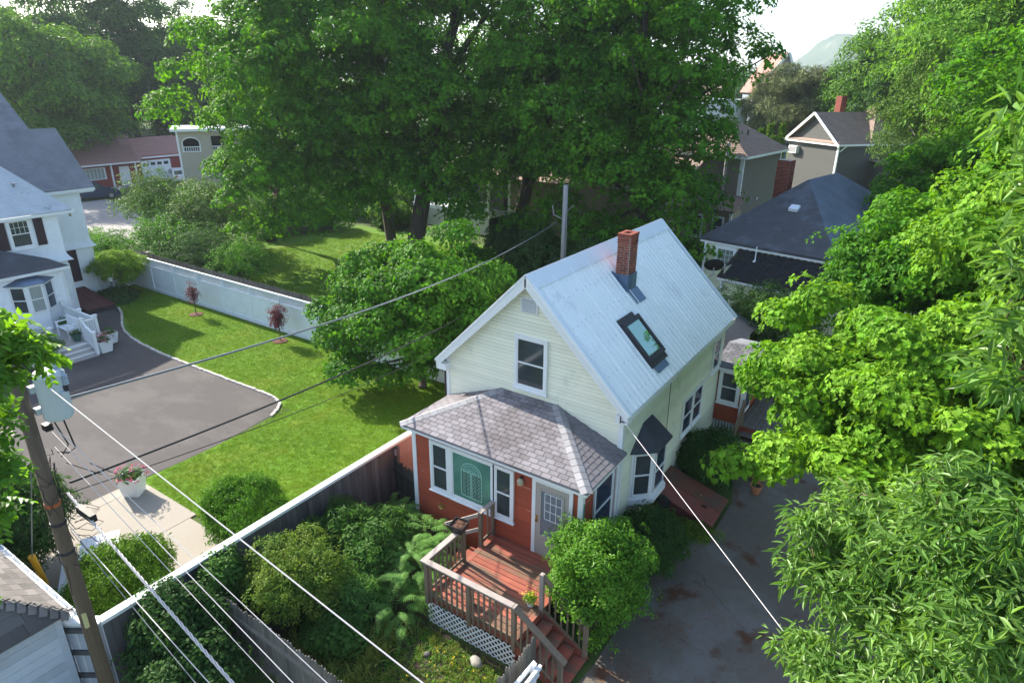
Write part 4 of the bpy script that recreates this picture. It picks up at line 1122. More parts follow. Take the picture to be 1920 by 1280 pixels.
def frus(mb, r0, r1, z0, z1, inner=.02):
    vs = []
    for r, z in ((r0, z0), (r1, z1), (r1 - inner, z1), (r0 - inner, z0 + inner)): vs += [(-r, -r, z), (r, -r, z), (r, r, z), (-r, r, z)]
    fs = [(3, 2, 1, 0)]
    for k in (0, 4, 8): fs += [(k + i, k + (i + 1) % 4, k + 4 + (i + 1) % 4, k + 4 + i) for i in range(4)]
    fs.append((12, 13, 14, 15)); return mb.add(vs, fs)
part('box', frus(MB(), .13, .19, 0, .21).xform(MI), BLACK, bx_); part('dry_soil', MB().box((-.155, -.155, .14), (.155, .155, .165)).xform(MI), MULCH, bx_)
b = MB()
for i in range(26):
    a = rnd.uniform(0, 6.28); p = Vector((rnd.uniform(-.13, .13), rnd.uniform(-.13, .13), .17)); b.tube([p, p + Vector((math.cos(a) * .1, math.sin(a) * .1, rnd.uniform(0, .05)))], .004, 4)
part('twigs', b.xform(MI), mat('dry_twig', (.35, .20, .12), .9, .2, 20), bx_)

# ------------------------------------------------------------------ long dark fence with its white cap (back of the white fence)
F = thing('boundary_fence', 'tall white-capped fence between lawn and garden with weathered black boards on its garden side', 'fence', (-6.5, -4, 0))
y = -9.35
while y < 5.4:
    w = rnd.uniform(.135, .15)
    if -1.25 < y < 5.4: pass
    boxp('board', FENCED, (-6.50, y, .03), (-6.475 + rnd.uniform(-.003, .004), y + w, 1.76), F) if y < -1.25 else boxp('board', PINKB, (-6.50, y, .03), (-6.477, y + w, 1.76), F)
    y += w + .006
boxp('cap', WHITE, (-6.60, -9.38, 1.79), (-6.41, 5.45, 1.83), F); boxp('cap_trim', WHITE, (-6.535, -9.38, 1.70), (-6.47, 5.45, 1.788), F)
part('white_face', MB().box((-6.545, -9.37, .02), (-6.502, 5.44, 1.76)), WHITE2, F)
for y in (-6.9, -4.4, -1.2): boxp('post', FENCED, (-6.468, y - .05, 0), (-6.37, y + .05, 1.68), F)
boxp('rail', PINKB, (-6.474, -1.14, 1.12), (-6.44, .8, 1.22), F); boxp('rail', PINKB, (-6.474, -1.14, .55), (-6.44, .8, .65), F)
boxp('gate_latch', POLEG, (-6.44, -1.3, 1.42), (-6.40, -1.2, 1.62), F)
# angled end section of flaking white boards seen past the utility pole
E_ = thing('board_fence_return', 'short fence of flaking white boards with dark rails behind the utility pole', 'fence', (-6.8, -9.6, 0))
A, B = Vector((-6.52, -9.38, 0)), Vector((-7.62, -10.12, 0)); dv = (B - A).normalized(); nv = Vector((-dv.y, dv.x, 0)); nv = nv if nv.x > 0 else -nv
L = (B - A).length; s = 0
while s < L - .02:
    w = min(.17, L - s); p = A + dv * (s + w / 2)
    piece('board', 'box', PANELW, basis(p + Vector((0, 0, .89)), dv * (w - .012), nv * .022, (0, 0, 1.7)), E_); s += .17
for z in (.42, 1.02, 1.58): beamp('rail', DARKRAIL, A + nv * .04 + Vector((0, 0, z)), B + nv * .04 + Vector((0, 0, z)), .05, .10, E_)
beamp('cap', WHITE, A + Vector((.05, .03, 1.81)), B + Vector((0, 0, 1.81)), .20, .04, E_); beamp('cap_trim', WHITE, A + nv * .03 + Vector((0, 0, 1.745)), B + nv * .03 + Vector((0, 0, 1.745)), .04, .08, E_)
boxp('post', POLEG, (-6.60, -9.50, 0), (-6.48, -9.385, 1.76), E_)

# stockade fences of pointed pickets
def stockade(name, label, A, B, z, m=STOCK, w=.088, th=.03, wob=.05, group=None, falloff=None, rails=True):
    A, B = Vector(A), Vector(B); dv = (B - A).normalized(); nv = Vector((-dv.y, dv.x, 0)); L = (B - A).length
    t = thing(name, label, 'fence', tuple(A), 0, group); s = 0
    while s < L:
        h = z + rnd.uniform(-wob, wob) + (falloff(s / L) if falloff else 0)
        lean = rnd.uniform(-.015, .015)
        piece('picket', 'picket', m, basis(A + dv * (s + w / 2), dv * (w - .008), nv * th, (dv.x * lean, dv.y * lean, h)), t); s += w * rnd.uniform(.97, 1.05)
    if rails:
        for q in (.3, z - .35): beamp('rail', m, A - nv * .035 + Vector((0, 0, q)), B - nv * .035 + Vector((0, 0, q)), .04, .08, t)
    return t
stockade('stockade_fence', 'grey pointed-picket stockade fence along the street side of the garden', (-5.6, -7.42, 0), (.0, -7.5, 0), 1.42)
stockade('stockade_fence', 'broken-topped grey stockade panel beside the deck stairs', (.44, -4.56, 0), (.44, -7.4, 0), 1.46, wob=.07, falloff=lambda s: -.06 * math.sin(s * 9) - .03)
stockade('stockade_fence', 'short dark stockade panel between the long fence and the red porch', (-6.42, -1.35, 0), (-5.2, -1.62, 0), 1.36, m=mat('dark_picket', (.055, .052, .045), .9, .3, 3, objvar=.3), wob=.06)
# white post and rails at the street edge
g = thing('white_trellis', 'bright white post with two crossed rails at the bottom edge near the stairs', 'post and rail', (.72, -5.12, 0))
boxp('post', WHITE, (.70, -5.17, 0), (.79, -5.08, 1.34), g)
beamp('rail', WHITE, (.70, -5.02, 1.25), (.62, -6.9, 1.25), .045, .09, g); beamp('rail', WHITE, (.82, -5.10, 1.12), (.80, -6.9, 1.12), .10, .05, g)
beamp('rail', WHITE, (.84, -5.02, 1.24), (.81, -6.9, 1.24), .06, .09, g)

# ------------------------------------------------------------------ long white fence with lattice top
W = thing('lattice_top_fence', 'long bluish-white board fence with a lattice strip on top at the back of the lawn', 'fence', (-20, 5.6, 0))
x = -34.3
FY = 5.6
boxp('kick_board', WHITE2, (-34.35, FY - .03, .0), (-6.62, FY - .0, .22), W)
while x < -6.7:
    x1 = min(x + .3, -6.62)
    boxp('panel_board', WHITE2, (x, FY - .005, .2), (x1 - .006, FY + .02 + rnd.uniform(0, .004), 1.42), W); x = x1
boxp('mid_rail', WHITE2, (-34.35, FY - .04, 1.42), (-6.62, FY + .03, 1.50), W); boxp('top_rail', WHITE, (-34.37, FY - .05, 1.88), (-6.6, FY + .05, 1.93), W)
x = -34.35
while x < -6.5:
    boxp('post', WHITE2, (x, FY - .045, 0), (x + .08, FY + .06, 1.90), W); x += 2.3
lm = MB(); x = -34.3
while x < -6.7: lm.box((x, FY, 1.50), (x + .035, FY + .01, 1.88)); x += .085
z = 1.54
while z < 1.87: lm.box((-34.3, FY + .011, z), (-6.7, FY + .02, z + .03)); z += .085
part('lattice', lm, WHITE2, W, kind='stuff')
W2 = thing('board_fence', 'short low white fence closing the corner between the white house and the long fence', 'fence', (-34.2, 4.7, 0))
for i in range(7): boxp('panel_board', WHITE2, (-34.33, 3.62 + i * .28, .0), (-34.30, 3.62 + i * .28 + .274, 1.72), W2)
boxp('top_rail', WHITE, (-34.37, 3.62, 1.72), (-34.26, 5.54, 1.78), W2)
# grey boards behind the long fence (neighbour's stockade)
t = thing('board_fence', 'old grey picket fence running just behind the long white fence', 'fence', (-26, 6.6, 0)); x = -36; n = 0
rest = MB()
while x < -14:
    h = 1.75 + rnd.uniform(-.04, .04)
    if n < 200: piece('picket', 'picket', STOCK, basis((x, 6.6, 0), (.10, 0, 0), (0, .025, 0), (0, 0, h)), t)
    x += .108; n += 1

# ------------------------------------------------------------------ white house on the left
LH = thing('white_house', 'large white shingled house with grey roofs and black shutters on the left', 'house', (-33, -4, 0))
def walls(mb, x0, x1, y0, y1, z0, z1): return mb.box((x0, y0, z0), (x1, y1, z1))
part('wall', MB().box((-40, -14, 0), (-34, 3.62, 6.0)).box((-33.99, -14, 0), (-31, 1.1, 5.3)).box((-30.99, -14, 0), (-29, 0.0, 3.15)), LHW, LH)
clap(LH, (-34, 1.1, 0), (0, 1, 0), (1, 0, 0), .3, 2.78, .13, LHW, lambda z: (0, 2.52), joined=True, name='clapboards', thick=.022)
clap(LH, (-34, 1.1, 0), (0, 1, 0), (1, 0, 0), 3.2, 5.85, .14, LHW, lambda z: (0, 2.52), joined=True, name='wall_shingles', thick=.022)
clap(LH, (-31, -5, 0), (0, 1, 0), (1, 0, 0), .3, 2.98, .13, LHW, lambda z: (0, 6.1), joined=True, name='clapboards', thick=.022)
clap(LH, (-31, -5, 0), (0, 1, 0), (1, 0, 0), 3.4, 5.3, .14, LHW, lambda z: (0, 6.1), joined=True, name='wall_shingles', thick=.022)
clap(LH, (-29, -6, 0), (0, 1, 0), (1, 0, 0), .4, 3.05, .115, LHW, lambda z: (0, 6.0), joined=True, name='clapboards', thick=.022)
clap(LH, (-29, 0, 0), (-1, 0, 0), (0, 1, 0), .4, 3.05, .115, LHW, lambda z: (0, 2), joined=True, name='clapboards', thick=.022)
# flared skirts
def flare(x, y0, y1, z, h, out, par):
    b = MB(); n = 5; vs = []
    for i in range(n + 1):
        t = i / n; xx = x + .01 + out * (1 - t) ** 2.2; zz = z + h * t
        vs += [(xx, y0, zz), (xx, y1 + out * (1 - t) ** 2.2 * .9, zz)]
    fs = [(2 * i, 2 * i + 1, 2 * i + 3, 2 * i + 2) for i in range(n)]
    k = len(vs); vs += [(x, y0, z), (x, y1, z)]; fs += [(0, k, k + 1, 1), (k + 1,) + tuple(2 * i + 1 for i in range(n, -1, -1))]
    return part('flared_skirt', b.add(vs, fs), LHW, par)
flare(-34, 1.1, 3.62, 2.80, .55, .22, LH); flare(-31, -6, 1.1, 3.0, .55, .24, LH)
for (x, y) in ((-34, 3.62), (-31, 1.1), (-29, 0.0)): boxp('corner_board', WHITE, (x - .06, y - .09, 0), (x + .03, y + .03, 2.8 if x < -30 else 3.1), LH)
# roofs
def hip(name, pts, faces, m, par): return part(name, MB().add(pts, faces), m, par)
# main grey roof: a tall slope facing the yard with a stepped right edge
nA = lambda x: 6.0 + .70 * (-33.7 - x)
P_ = [(-33.65, 4.3, 5.97), (-37.75, 4.75, nA(-37.75)), (-37.75, 3.45, nA(-37.75)), (-40.8, 3.5, nA(-40.8)), (-46, 3.2, nA(-46)), (-46, -12, nA(-46)), (-33.65, -12, 5.97)]
part('main_roof', MB().slab(P_, .12), GREYROOF, LH, label='big slate-grey slope of the white house')
part('roof_back', MB().add([(-37.75, 4.75, nA(-37.75) - .02), (-41.8, 4.3, 5.9), (-41.8, -12, 5.9), (-37.75, -12, nA(-37.75) - .02)], [(0, 1, 2, 3)]), GREYROOF, LH)
part('gable', MB().add([(-40.9, 3.3, nA(-40.9) - .15), (-37.8, 3.3, nA(-37.8) - .1), (-37.8, 3.3, 6), (-46, 3.3, 6), (-46, 3.3, nA(-46) - .2)], [(0, 1, 2, 3, 4)]), LHW, LH)
part('gable', MB().add([(-34, 3.62, 5.9), (-37.75, 3.62, 8.6), (-41.6, 3.62, 5.9)], [(0, 2, 1)]), LHW, LH)
part('fascia', MB().box((-33.72, -6, 5.80), (-33.62, 4.3, 5.95)).box((-33.99, 2.0, 5.72), (-33.73, 4.25, 5.80)), WHITE, LH)
# lighter two-storey wing roof, hipped
part('wing_roof', MB().add([(-30.7, 1.78, 5.44), (-30.7, -12, 5.44), (-33.9, -.05, 7.75), (-33.9, -12, 7.75), (-33.9, 1.78, 5.44)], [(0, 2, 3, 1), (0, 4, 2)]), PALEROOF, LH, label='pale patchy hip roof over the wing')
part('fascia', MB().box((-30.78, -8, 5.28), (-30.70, 1.80, 5.42)).box((-33.9, 1.72, 5.28), (-30.79, 1.80, 5.42)).box((-31.0, -8, 5.26), (-30.79, 1.71, 5.29)), WHITE, LH)
boxp('eave_bracket', mat('tan_bracket', (.35, .28, .18), .7), (-30.86, 1.60, 5.10), (-30.78, 1.68, 5.27), LH)
part('roof_vent', MB().lathe((-32.3, .1, 6.5), [(.05, 0), (.05, .2), (.09, .2), (.09, .26)], 8), GREYROOF, LH)
ss0 = .70
rowcourses(LH, 'shingle_course', GREYROOF, (-33.66, -12, 6.0), (-33.66, 3.6, 6.0), (-37.75, -12, nA(-37.75)), (-37.75, 3.5, nA(-37.75)), 30)
rowcourses(LH, 'shingle_course', GREYROOF, (-37.75, -12, nA(-37.75)), (-37.75, 3.4, nA(-37.75)), (-46, -12, nA(-46)), (-46, 3.2, nA(-46)), 56)
rowcourses(LH, 'shingle_course', PALEROOF, (-30.7, -12, 5.445), (-30.7, 1.78, 5.445), (-33.9, -12, 7.755), (-33.9, -.05, 7.755), 24)
# one-storey kitchen roof
part('kitchen_roof', MB().add([(-28.72, .22, 3.24), (-28.72, -9, 3.24), (-30.98, -2.2, 4.25), (-30.98, -9, 4.25), (-30.98, .22, 3.24)], [(0, 2, 3, 1), (0, 4, 2)]), SLATE, LH, label='low dark hip roof over the bay window room')
part('fascia', MB().box((-28.78, -8, 3.09), (-28.70, .24, 3.22)).box((-30.98, .17, 3.09), (-28.79, .24, 3.22)), WHITE, LH)
rowcourses(LH, 'shingle_course', SLATE, (-28.72, -9, 3.245), (-28.72, .22, 3.245), (-30.98, -9, 4.255), (-30.98, -2.2, 4.255), 16)
# openings
LGL = glassmat('lh_glass', (.05, .06, .06)); LG2 = glassmat('lh_green_glass', (.06, .075, .03))
window(LH, (-30.975, -1.0, 3.98), (0, 1, 0), (1, 0, 0), .80, 1.22, WHITE, LGL, .12, grid=(4, 2, .5, 1.))
boxp('shutter', SHUTTER, (-30.97, .02, 3.92), (-30.93, .42, 5.22), LH); boxp('shutter', SHUTTER, (-30.97, -1.60, 3.92), (-30.93, -1.16, 5.22), LH)
boxp('shutter', SHUTTER, (-33.97, 2.22, 1.0), (-33.93, 2.75, 2.74), LH)
window(LH, (-30.975, .24, 1.40), (0, 1, 0), (1, 0, 0), .50, 1.32, WHITE, LG2, .08)
lb = part('bay_window', MB().add([(-28.98, -2.35, 1.35), (-28.42, -1.85, 1.35), (-28.42, -1.15, 1.35), (-28.98, -.55, 1.35), (-28.98, -2.35, 2.78), (-28.42, -1.85, 2.78), (-28.42, -1.15, 2.78), (-28.98, -.55, 2.78)],
     [(0, 3, 2, 1), (4, 5, 6, 7), (0, 1, 5, 4), (1, 2, 6, 5), (2, 3, 7, 6)]), WHITE, LH)
part('bay_base', MB().add([(-28.97, -2.32, .3), (-28.44, -1.84, .3), (-28.44, -1.16, .3), (-28.97, -.58, .3), (-28.97, -2.32, 1.349), (-28.44, -1.84, 1.349), (-28.44, -1.16, 1.349), (-28.97, -.58, 1.349)],
     [(0, 1, 5, 4), (1, 2, 6, 5), (2, 3, 7, 6)]), LHW, lb)
CURT = mat('lace_curtain', (.30, .34, .32), .8, .3, 5, stretch=(1, 6, .5))
bayglass((-28.98, -2.35, 0), (-28.42, -1.85, 0), 1.46, 2.70, LGL, lb, 0); bayglass((-28.42, -1.85, 0), (-28.42, -1.15, 0), 1.46, 2.70, CURT, lb, 0); bayglass((-28.42, -1.15, 0), (-28.98, -.55, 0), 1.46, 2.70, GLASSB, lb, 0)
part('bay_roof', MB().add([(-28.98, -2.5, 2.80), (-28.32, -1.9, 2.80), (-28.32, -1.1, 2.80), (-28.98, -.42, 2.80), (-28.98, -1.8, 3.05), (-28.98, -1.2, 3.05), (-28.98, -2.5, 2.76), (-28.32, -1.9, 2.76), (-28.32, -1.1, 2.76), (-28.98, -.42, 2.76)],
     [(0, 1, 4), (1, 2, 5, 4), (2, 3, 5), (6, 7, 1, 0), (7, 8, 2, 1), (8, 9, 3, 2), (9, 8, 7, 6)]), LEAD, lb)
# its porch
LD = thing('white_porch_deck', 'small porch deck with white balustrade and three steps down to the drive', 'porch', (-27, -1.4, 0))
y = -3.4
while y < -.35: boxp('plank', DECKW, (-28.95, y, .47), (-25.62, y + .13, .50), LD); y += .14
boxp('skirt', WHITE, (-28.9, -.36, 0), (-25.65, -.33, .46), LD); boxp('skirt', WHITE, (-25.66, -3.4, 0), (-25.63, -.36, .46), LD)
for i, z in enumerate((.34, .20, .06)):
    boxp('tread', DECKW, (-25.62 + i * .30, -2.15, z - .025), (-25.28 + i * .30, -1.02, z), LD); boxp('riser', WHITE, (-25.64 + i * .30, -2.15, max(0, z - .0)), (-25.62 + i * .30, -1.02, z + .14), LD)
boxp('riser', WHITE, (-24.73, -2.15, 0), (-24.71, -1.02, .035), LD)
def lpost(x, y, z0, z1):
    boxp('post', WHITE, (x - .06, y - .06, z0), (x + .06, y + .06, z1), LD); boxp('post_cap', WHITE, (x - .09, y - .09, z1), (x + .09, y + .09, z1 + .05), LD)
for p in ((-28.85, -.42, .5, 1.55), (-27.2, -.42, .5, 1.50), (-25.75, -.42, .5, 1.50), (-25.75, -1.0, .5, 1.50), (-24.85, -1.0, 0, 1.05), (-25.75, -2.3, .5, 1.45), (-28.0, -3.2, .5, 1.4)): lpost(*p)
def balus(A, B, z0, z1, dz=0., n=10):
    A, B = Vector((*A, 0)), Vector((*B, 0)); up = Vector((0, 0, 1))
    beamp('rail', WHITE, A + up * z1, B + up * (z1 + dz), .09, .05, LD); beamp('rail', WHITE, A + up * z0, B + up * (z0 + dz), .05, .05, LD)
    for i in range(1, n):
        p = A + (B - A) * i / n; boxp('baluster', WHITE, (p.x - .02, p.y - .02, z0 + dz * i / n), (p.x + .02, p.y + .02, z1 + dz * i / n), LD)
balus((-28.85, -.42), (-27.2, -.42), .6, 1.38, 0, 13); balus((-27.2, -.42), (-25.75, -.42), .6, 1.38, 0, 12); balus((-25.75, -.42), (-25.75, -1.0), .6, 1.38, 0, 5); balus((-25.75, -1.0), (-24.85, -1.0), .58, 1.38, -.42, 7)
bn = thing('garden_bench', 'white slatted garden bench on the porch deck of the white house', 'bench', (-26.9, -1.1, .5))
for i in range(5): boxp('seat_slat', WHITE, (-27.35, -1.42 + i * .095, .92), (-26.25, -1.34 + i * .095, .945), bn)
for x in (-27.35, -26.31):
    boxp('leg', WHITE, (x, -1.44, .5), (x + .06, -1.38, 1.15), bn); boxp('leg', WHITE, (x, -.97, .5), (x + .06, -.91, 1.32), bn); boxp('armrest', WHITE, (x - .02, -1.46, 1.15), (x + .08, -.95, 1.18), bn)
for i in range(9): boxp('back_slat', WHITE, (-27.2 + i * .11, -.95, .97), (-27.15 + i * .11, -.93, 1.34), bn)
boxp('back_rail', WHITE, (-27.33, -.965, 1.34), (-26.27, -.915, 1.41), bn)
# white square planters
def sqplanter(name, label, c, s, h, m, flw, group=None, plantm=HERB, n=46, pr_=.34, rz=0.):
    t = thing(name, label, 'planter', c, rz, group)
    MI = Matrix.Translation(c) @ Matrix.Rotation(rz, 4, 'Z')
    part('tub', frus(MB(), s * .72, s, 0, h).xform(MI), m, t); part('potting_soil', MB().box((-s * .9, -s * .9, h * .8), (s * .9, s * .9, h * .88)).xform(MI), SOIL, t)
    rg = np.random.default_rng(int(abs(c[0] * 77)) % 999)
    v = rg.normal(size=(n, 3)); v /= np.linalg.norm(v, axis=1)[:, None]; v[:, 2] = np.abs(v[:, 2])
    scatter('plant', np.array(c) + [0, 0, h * .9] + v * pr_ * rg.uniform(.5, 1, (n, 1)), v + [0, 0, .6], rg.uniform(.8, 1.3, n), protos('simple', 10, .06, .08), plantm, t, seed=n)
    if flw is not None:
        v = rg.normal(size=(26, 3)); v /= np.linalg.norm(v, axis=1)[:, None]; v[:, 2] = np.abs(v[:, 2])
        scatter('blossom', np.array(c) + [0, 0, h * .95] + v * pr_ * 1.12, v + [0, 0, .3], rg.uniform(.7, 1.3, 26), protos('round', 8, .05, .05), flw, t)
    return t
sqplanter('square_planter', 'white tapered tub of pink geraniums beside the concrete walk', (-12.95, -5.65, .036), .30, .62, WHITE, PETALP, rz=R(35), pr_=.40, n=60)
sqplanter('square_planter', 'white tub with pink flowers at the foot of the porch steps', (-25.0, -.62, .012), .30, .55, WHITE, PETALP)
sqplanter('square_planter', 'white tub of olive foliage by the porch railing corner', (-25.9, .05, .012), .30, .5, WHITE, None, plantm=BIRCHL)
potted('green_pot', 'dark pot of foliage in front of the porch railing, right of the bench', (-25.95, -1.25, .5), .13, .2, .35, mat('dark_green_glaze', (.03, .10, .08), .4), protos('simple', 10, .06, .08), HERB, 30, .28)
potted('green_pot', 'round pot of purple flowers left of the garden bench', (-28.0, -.85, .5), .15, .22, .35, mat('green_glaze', (.03, .12, .07), .4), protos('simple', 10, .06, .08), HERB, 40, .36)
t = potted('hanging_flower_pot', 'small pot with red blooms by the maroon bulkhead', (-28.4, .2, 0), .14, .2, .5, TERRA, protos('round', 8, .06, .08), leafmat('red_bloom', (.45, .03, .05), (.6, .08, .08), (1, 1, 1)), 14, .2)
# maroon bulkhead of the white house
bk = thing('cellar_bulkhead', 'maroon sloping cellar doors between the white house and its yellow-green tree', 'cellar door', (-32, 1.9, 0))
part('base', MB().add([(-33.95, 1.3, 0), (-30.75, 1.3, 0), (-30.75, 2.75, 0), (-33.95, 2.75, 0), (-33.95, 1.3, .62), (-30.75, 1.3, .22), (-30.75, 2.75, .22), (-33.95, 2.75, .62)],
     [(0, 1, 5, 4), (1, 2, 6, 5), (2, 3, 7, 6), (4, 5, 6, 7)]), mat('dark_bulkhead_base', (.05, .04, .04), .8), bk)
for y0, y1 in ((1.32, 2.01), (2.03, 2.73)): part('door', MB().slab([(-33.9, y0, .665), (-30.72, y0, .265), (-30.72, y1, .265), (-33.9, y1, .665)], .04), MAROON, bk)
# bird feeder
fd = thing('bird_feeder', 'pale yellow disc feeder on a pole beneath the yellow-green tree', 'bird feeder', (-32.4, 3.5, 0))
part('pole', MB().tube([(-32.4, 3.5, 0), (-32.4, 3.5, 1.35)], .02, 6), BLACK, fd); part('roof', MB().lathe((-32.4, 3.5, 1.38), [(.30, 0), (.26, .05), (.02, .12)], 16), mat('pale_yellow_disc', (.75, .62, .28), .6), fd); part('tray', MB().lathe((-32.4, 3.5, 1.05), [(.13, 0), (.15, .2), (.02, .24)], 12), WHITE, fd)

# ------------------------------------------------------------------ shed
SH = thing('garden_shed', 'low white shed with a brown-grey shingle hip roof in the bottom left corner', 'shed', (-9, -11.2, 0))
SX, SYY, SZ = -6.82, -9.72, 2.1
part('wall', MB().box((-12, -14, 0), (SX - .12, SYY - .15, SZ)), PANELW, SH)
for i in range(9): boxp('wall_board', PANELW, (SX - .12, -14, .25 + i * .2), (SX - .10, SYY - .24, .25 + i * .2 + .194), SH)
boxp('corner_board', PANELW, (SX - .13, SYY - .24, 0), (SX - .085, SYY - .13, SZ), SH)
hipd = Vector((-1.5, -1.5, .95))
c0 = Vector((SX, SYY, SZ)); c1 = c0 + hipd * 1.6
rb = part('roof', MB().add([tuple(c0 - Vector((0, 0, .03))), (-13, SYY, SZ - .03), (-13, c1.y, c1.z - .03), tuple(c1 - Vector((0, 0, .03))), (SX, -15, SZ - .03), (c1.x, -15, c1.z - .03)], [(0, 3, 2, 1), (0, 4, 5, 3)]), SHEDSH, SH)
run = 2.4; rise = 1.52; ss = math.hypot(run, rise)
shingle_plane(rb, (-12.0, SYY, SZ), (1, 0, 0), Vector((0, -run, rise)).normalized(), 17, .28, ss / 17, lambda s: (0, 12.0 + SX - run * s / ss), SHEDSH, 300) if False else None
def shingle_rev(par, O, E, Sv, rows, tab, expo, spanf, m, cap, name):
    O, E, Sv = Vector(O), Vector(E), Vector(Sv); N = E.cross(Sv).normalized()
    if N.z < 0: N = -N
    for i in range(rows):
        a0, a1 = spanf((i + .5) * expo); a = a0 - (tab / 2 if i % 2 else 0)
        while a < a1:
            s0, s1 = max(a, a0), min(a + tab, a1)
            if s1 - s0 > .04:
                C = O + E * ((s0 + s1) / 2) + Sv * (i * expo + expo / 2) + N * (.006 + rnd.uniform(0, .003))
                X = E * (s1 - s0 - .008); Y = Sv * expo - N * .008; Z = N * .012
                if X.cross(Y).dot(Z) < 0: X = -X
                piece(name, 'box', m, basis(C, X, Y, Z), par)
            a += tab
shingle_rev(rb, (SX, SYY, SZ), (-1, 0, 0), Vector((0, -run, rise)).normalized(), 16, .26, ss / 17, lambda s: (run * s / ss, 3.6), SHEDSH, 300, 'shingle')
shingle_rev(rb, (SX, SYY, SZ), (0, -1, 0), Vector((-run, 0, rise)).normalized(), 9, .55, ss / 11, lambda s: (run * s / ss, 3.0), SHEDSH_SHADE, 100, 'course_shingle')
for i in range(16):
    p = c0 + hipd * ((i + .5) * .078); u = hipd.normalized(); p.z += .03
    for sgn, w in ((1, Vector((-.17, .0, -.0))), (-1, Vector((0, -.17, 0)))):
        w2 = Vector((-.03, .17, -.10)) if sgn > 0 else Vector((.17, -.03, -.10))
        X, Y = w2, u * .128; Z = X.cross(Y).normalized(); Z = Z if Z.z > 0 else -Z
        if X.cross(Y).dot(Z) < 0: X = X; Y = -Y
        piece('hip_shingle', 'box', SHEDSH, basis(p + w2 * .5, X, Y - Z * .01, Z * .014), rb)
gt = part('gutter', MB().box((-12, SYY + .005, SZ - .12), (SX + .02, SYY + .015, SZ - .01)).box((-12, SYY + .10, SZ - .12), (SX + .02, SYY + .115, SZ + .0)).box((-12, SYY + .015, SZ - .12), (SX + .02, SYY + .10, SZ - .11)), WHITE, SH)
for i in range(9): boxp('gutter_strap', WHITE, (SX - .12 - i * .42, SYY - .02, SZ + .005), (SX - .09 - i * .42, SYY + .115, SZ + .018), SH)

# ------------------------------------------------------------------ utility pole and wires
PB = Vector((-5.10, -9.96, 0))
UP = thing('utility_pole', 'leaning brown wooden utility pole carrying the grey transformer at the left', 'utility pole', tuple(PB))
part('pole', MB().tube([PB, PB + Vector((0, 0, 4)), PB + Vector((-.0, 0, 8.3))], [.122, .108, .092], 18), POLEW, UP, smooth=True)
TC = Vector((-4.90, -9.62, 0))   # transformer axis
can = MB().lathe((TC.x, TC.y, 6.86), [(.18, 0), (.192, .02), (.195, .66), (.207, .67), (.207, .70), (.17, .745), (.02, .76)], 28)
tr = thing('transformer', 'pale blue-grey can transformer bolted to the utility pole with two bushings on top', 'transformer', (TC.x, TC.y, 6.62))
part('tank', can, TRANSF, tr, smooth=False)
for dx, dy, h0, kind in ((.01, .12, 7.55, 0), (.16, .13, 7.38, 1)):
    b = MB(); prof = [(.032, 0)]
    for i in range(5): prof += [(.052, .012 + i * .034), (.036, .03 + i * .034)]
    prof += [(.015, .19), (.015, .23)]
    part('bushing', b.lathe((TC.x + dx, TC.y + dy, h0), prof, 14), PORC, tr)
part('arrester_bracket', MB().box((TC.x + .10, TC.y + .08, 7.28), (TC.x + .18, TC.y + .15, 7.38)), DARKMETAL, tr)
part('lifting_lug', MB().box((TC.x + .185, TC.y + .02, 7.22), (TC.x + .25, TC.y + .08, 7.31)), TRANSF, tr)
part('hanger', MB().box((TC.x - .18, TC.y - .24, 6.95), (TC.x - .08, TC.y - .12, 7.05)).box((TC.x - .18, TC.y - .24, 7.3), (TC.x - .08, TC.y - .12, 7.4)), TRANSF, tr)
part('secondary_box', MB().box((-5.02, -9.84, 6.70), (-4.88, -9.74, 6.80)), BLACK, tr)
part('tap_wires', MB().tube([(TC.x + .1, TC.y, 6.88), (TC.x + .13, TC.y + .05, 6.35), (TC.x - .05, TC.y, 6.22), (-4.95, -9.75, 6.3)], .012, 6).tube([(TC.x, TC.y - .1, 6.88), (TC.x + .04, TC.y, 6.4), (-4.95, -9.72, 6.2)], .010, 6).tube([(-4.9, -9.7, 6.1), (-4.6, -9.4, 5.85), (-4.35, -9.3, 5.9), (-4.6, -9.5, 6.1)], .007, 5), WIREB, tr)
for z in (5.4, 5.05, 4.5): part('band', MB().lathe((PB.x, PB.y, z), [(.112, 0), (.117, .01), (.117, .05), (.112, .06)], 18), DARKMETAL if z != 5.4 else ORANGE, UP)
b = MB()
r3 = random.Random(8)
for i in range(16):
    a0 = r3.uniform(0, 6.28); z0 = r3.uniform(4.2, 6.4); pts = []
    for k in range(7):
        a = a0 + k * r3.uniform(.2, .6); rr = .115 + r3.uniform(0, .09); pts.append((PB.x + rr * math.cos(a), PB.y + rr * math.sin(a), z0 + k * r3.uniform(-.16, .05)))
    b.tube(pts, .006, 4)
for i in range(5):
    p = Vector((PB.x + .2, PB.y + .15, 5.3 - i * .12)); q = p + Vector((r3.uniform(.2, .5), r3.uniform(.1, .4), r3.uniform(-.2, .2)))
    b.tube([p, p + (q - p) * .5 + Vector((0, 0, .12)), q, q + Vector((-.1, -.15, -.12)), p + Vector((0, 0, -.1))], .006, 4)
part('loose_wires', b, WIREB, UP)
part('pole_tag', MB().box((PB.x + .08, PB.y - .09, 3.05), (PB.x + .125, PB.y - .03, 3.34)), mat('yellow_tag', (.55, .52, .25), .6), UP)
part('ground_conduit', MB().tube([(PB.x - .14, PB.y + .02, 0), (PB.x - .14, PB.y + .02, 5.0)], .018, 8), POLEG, UP)
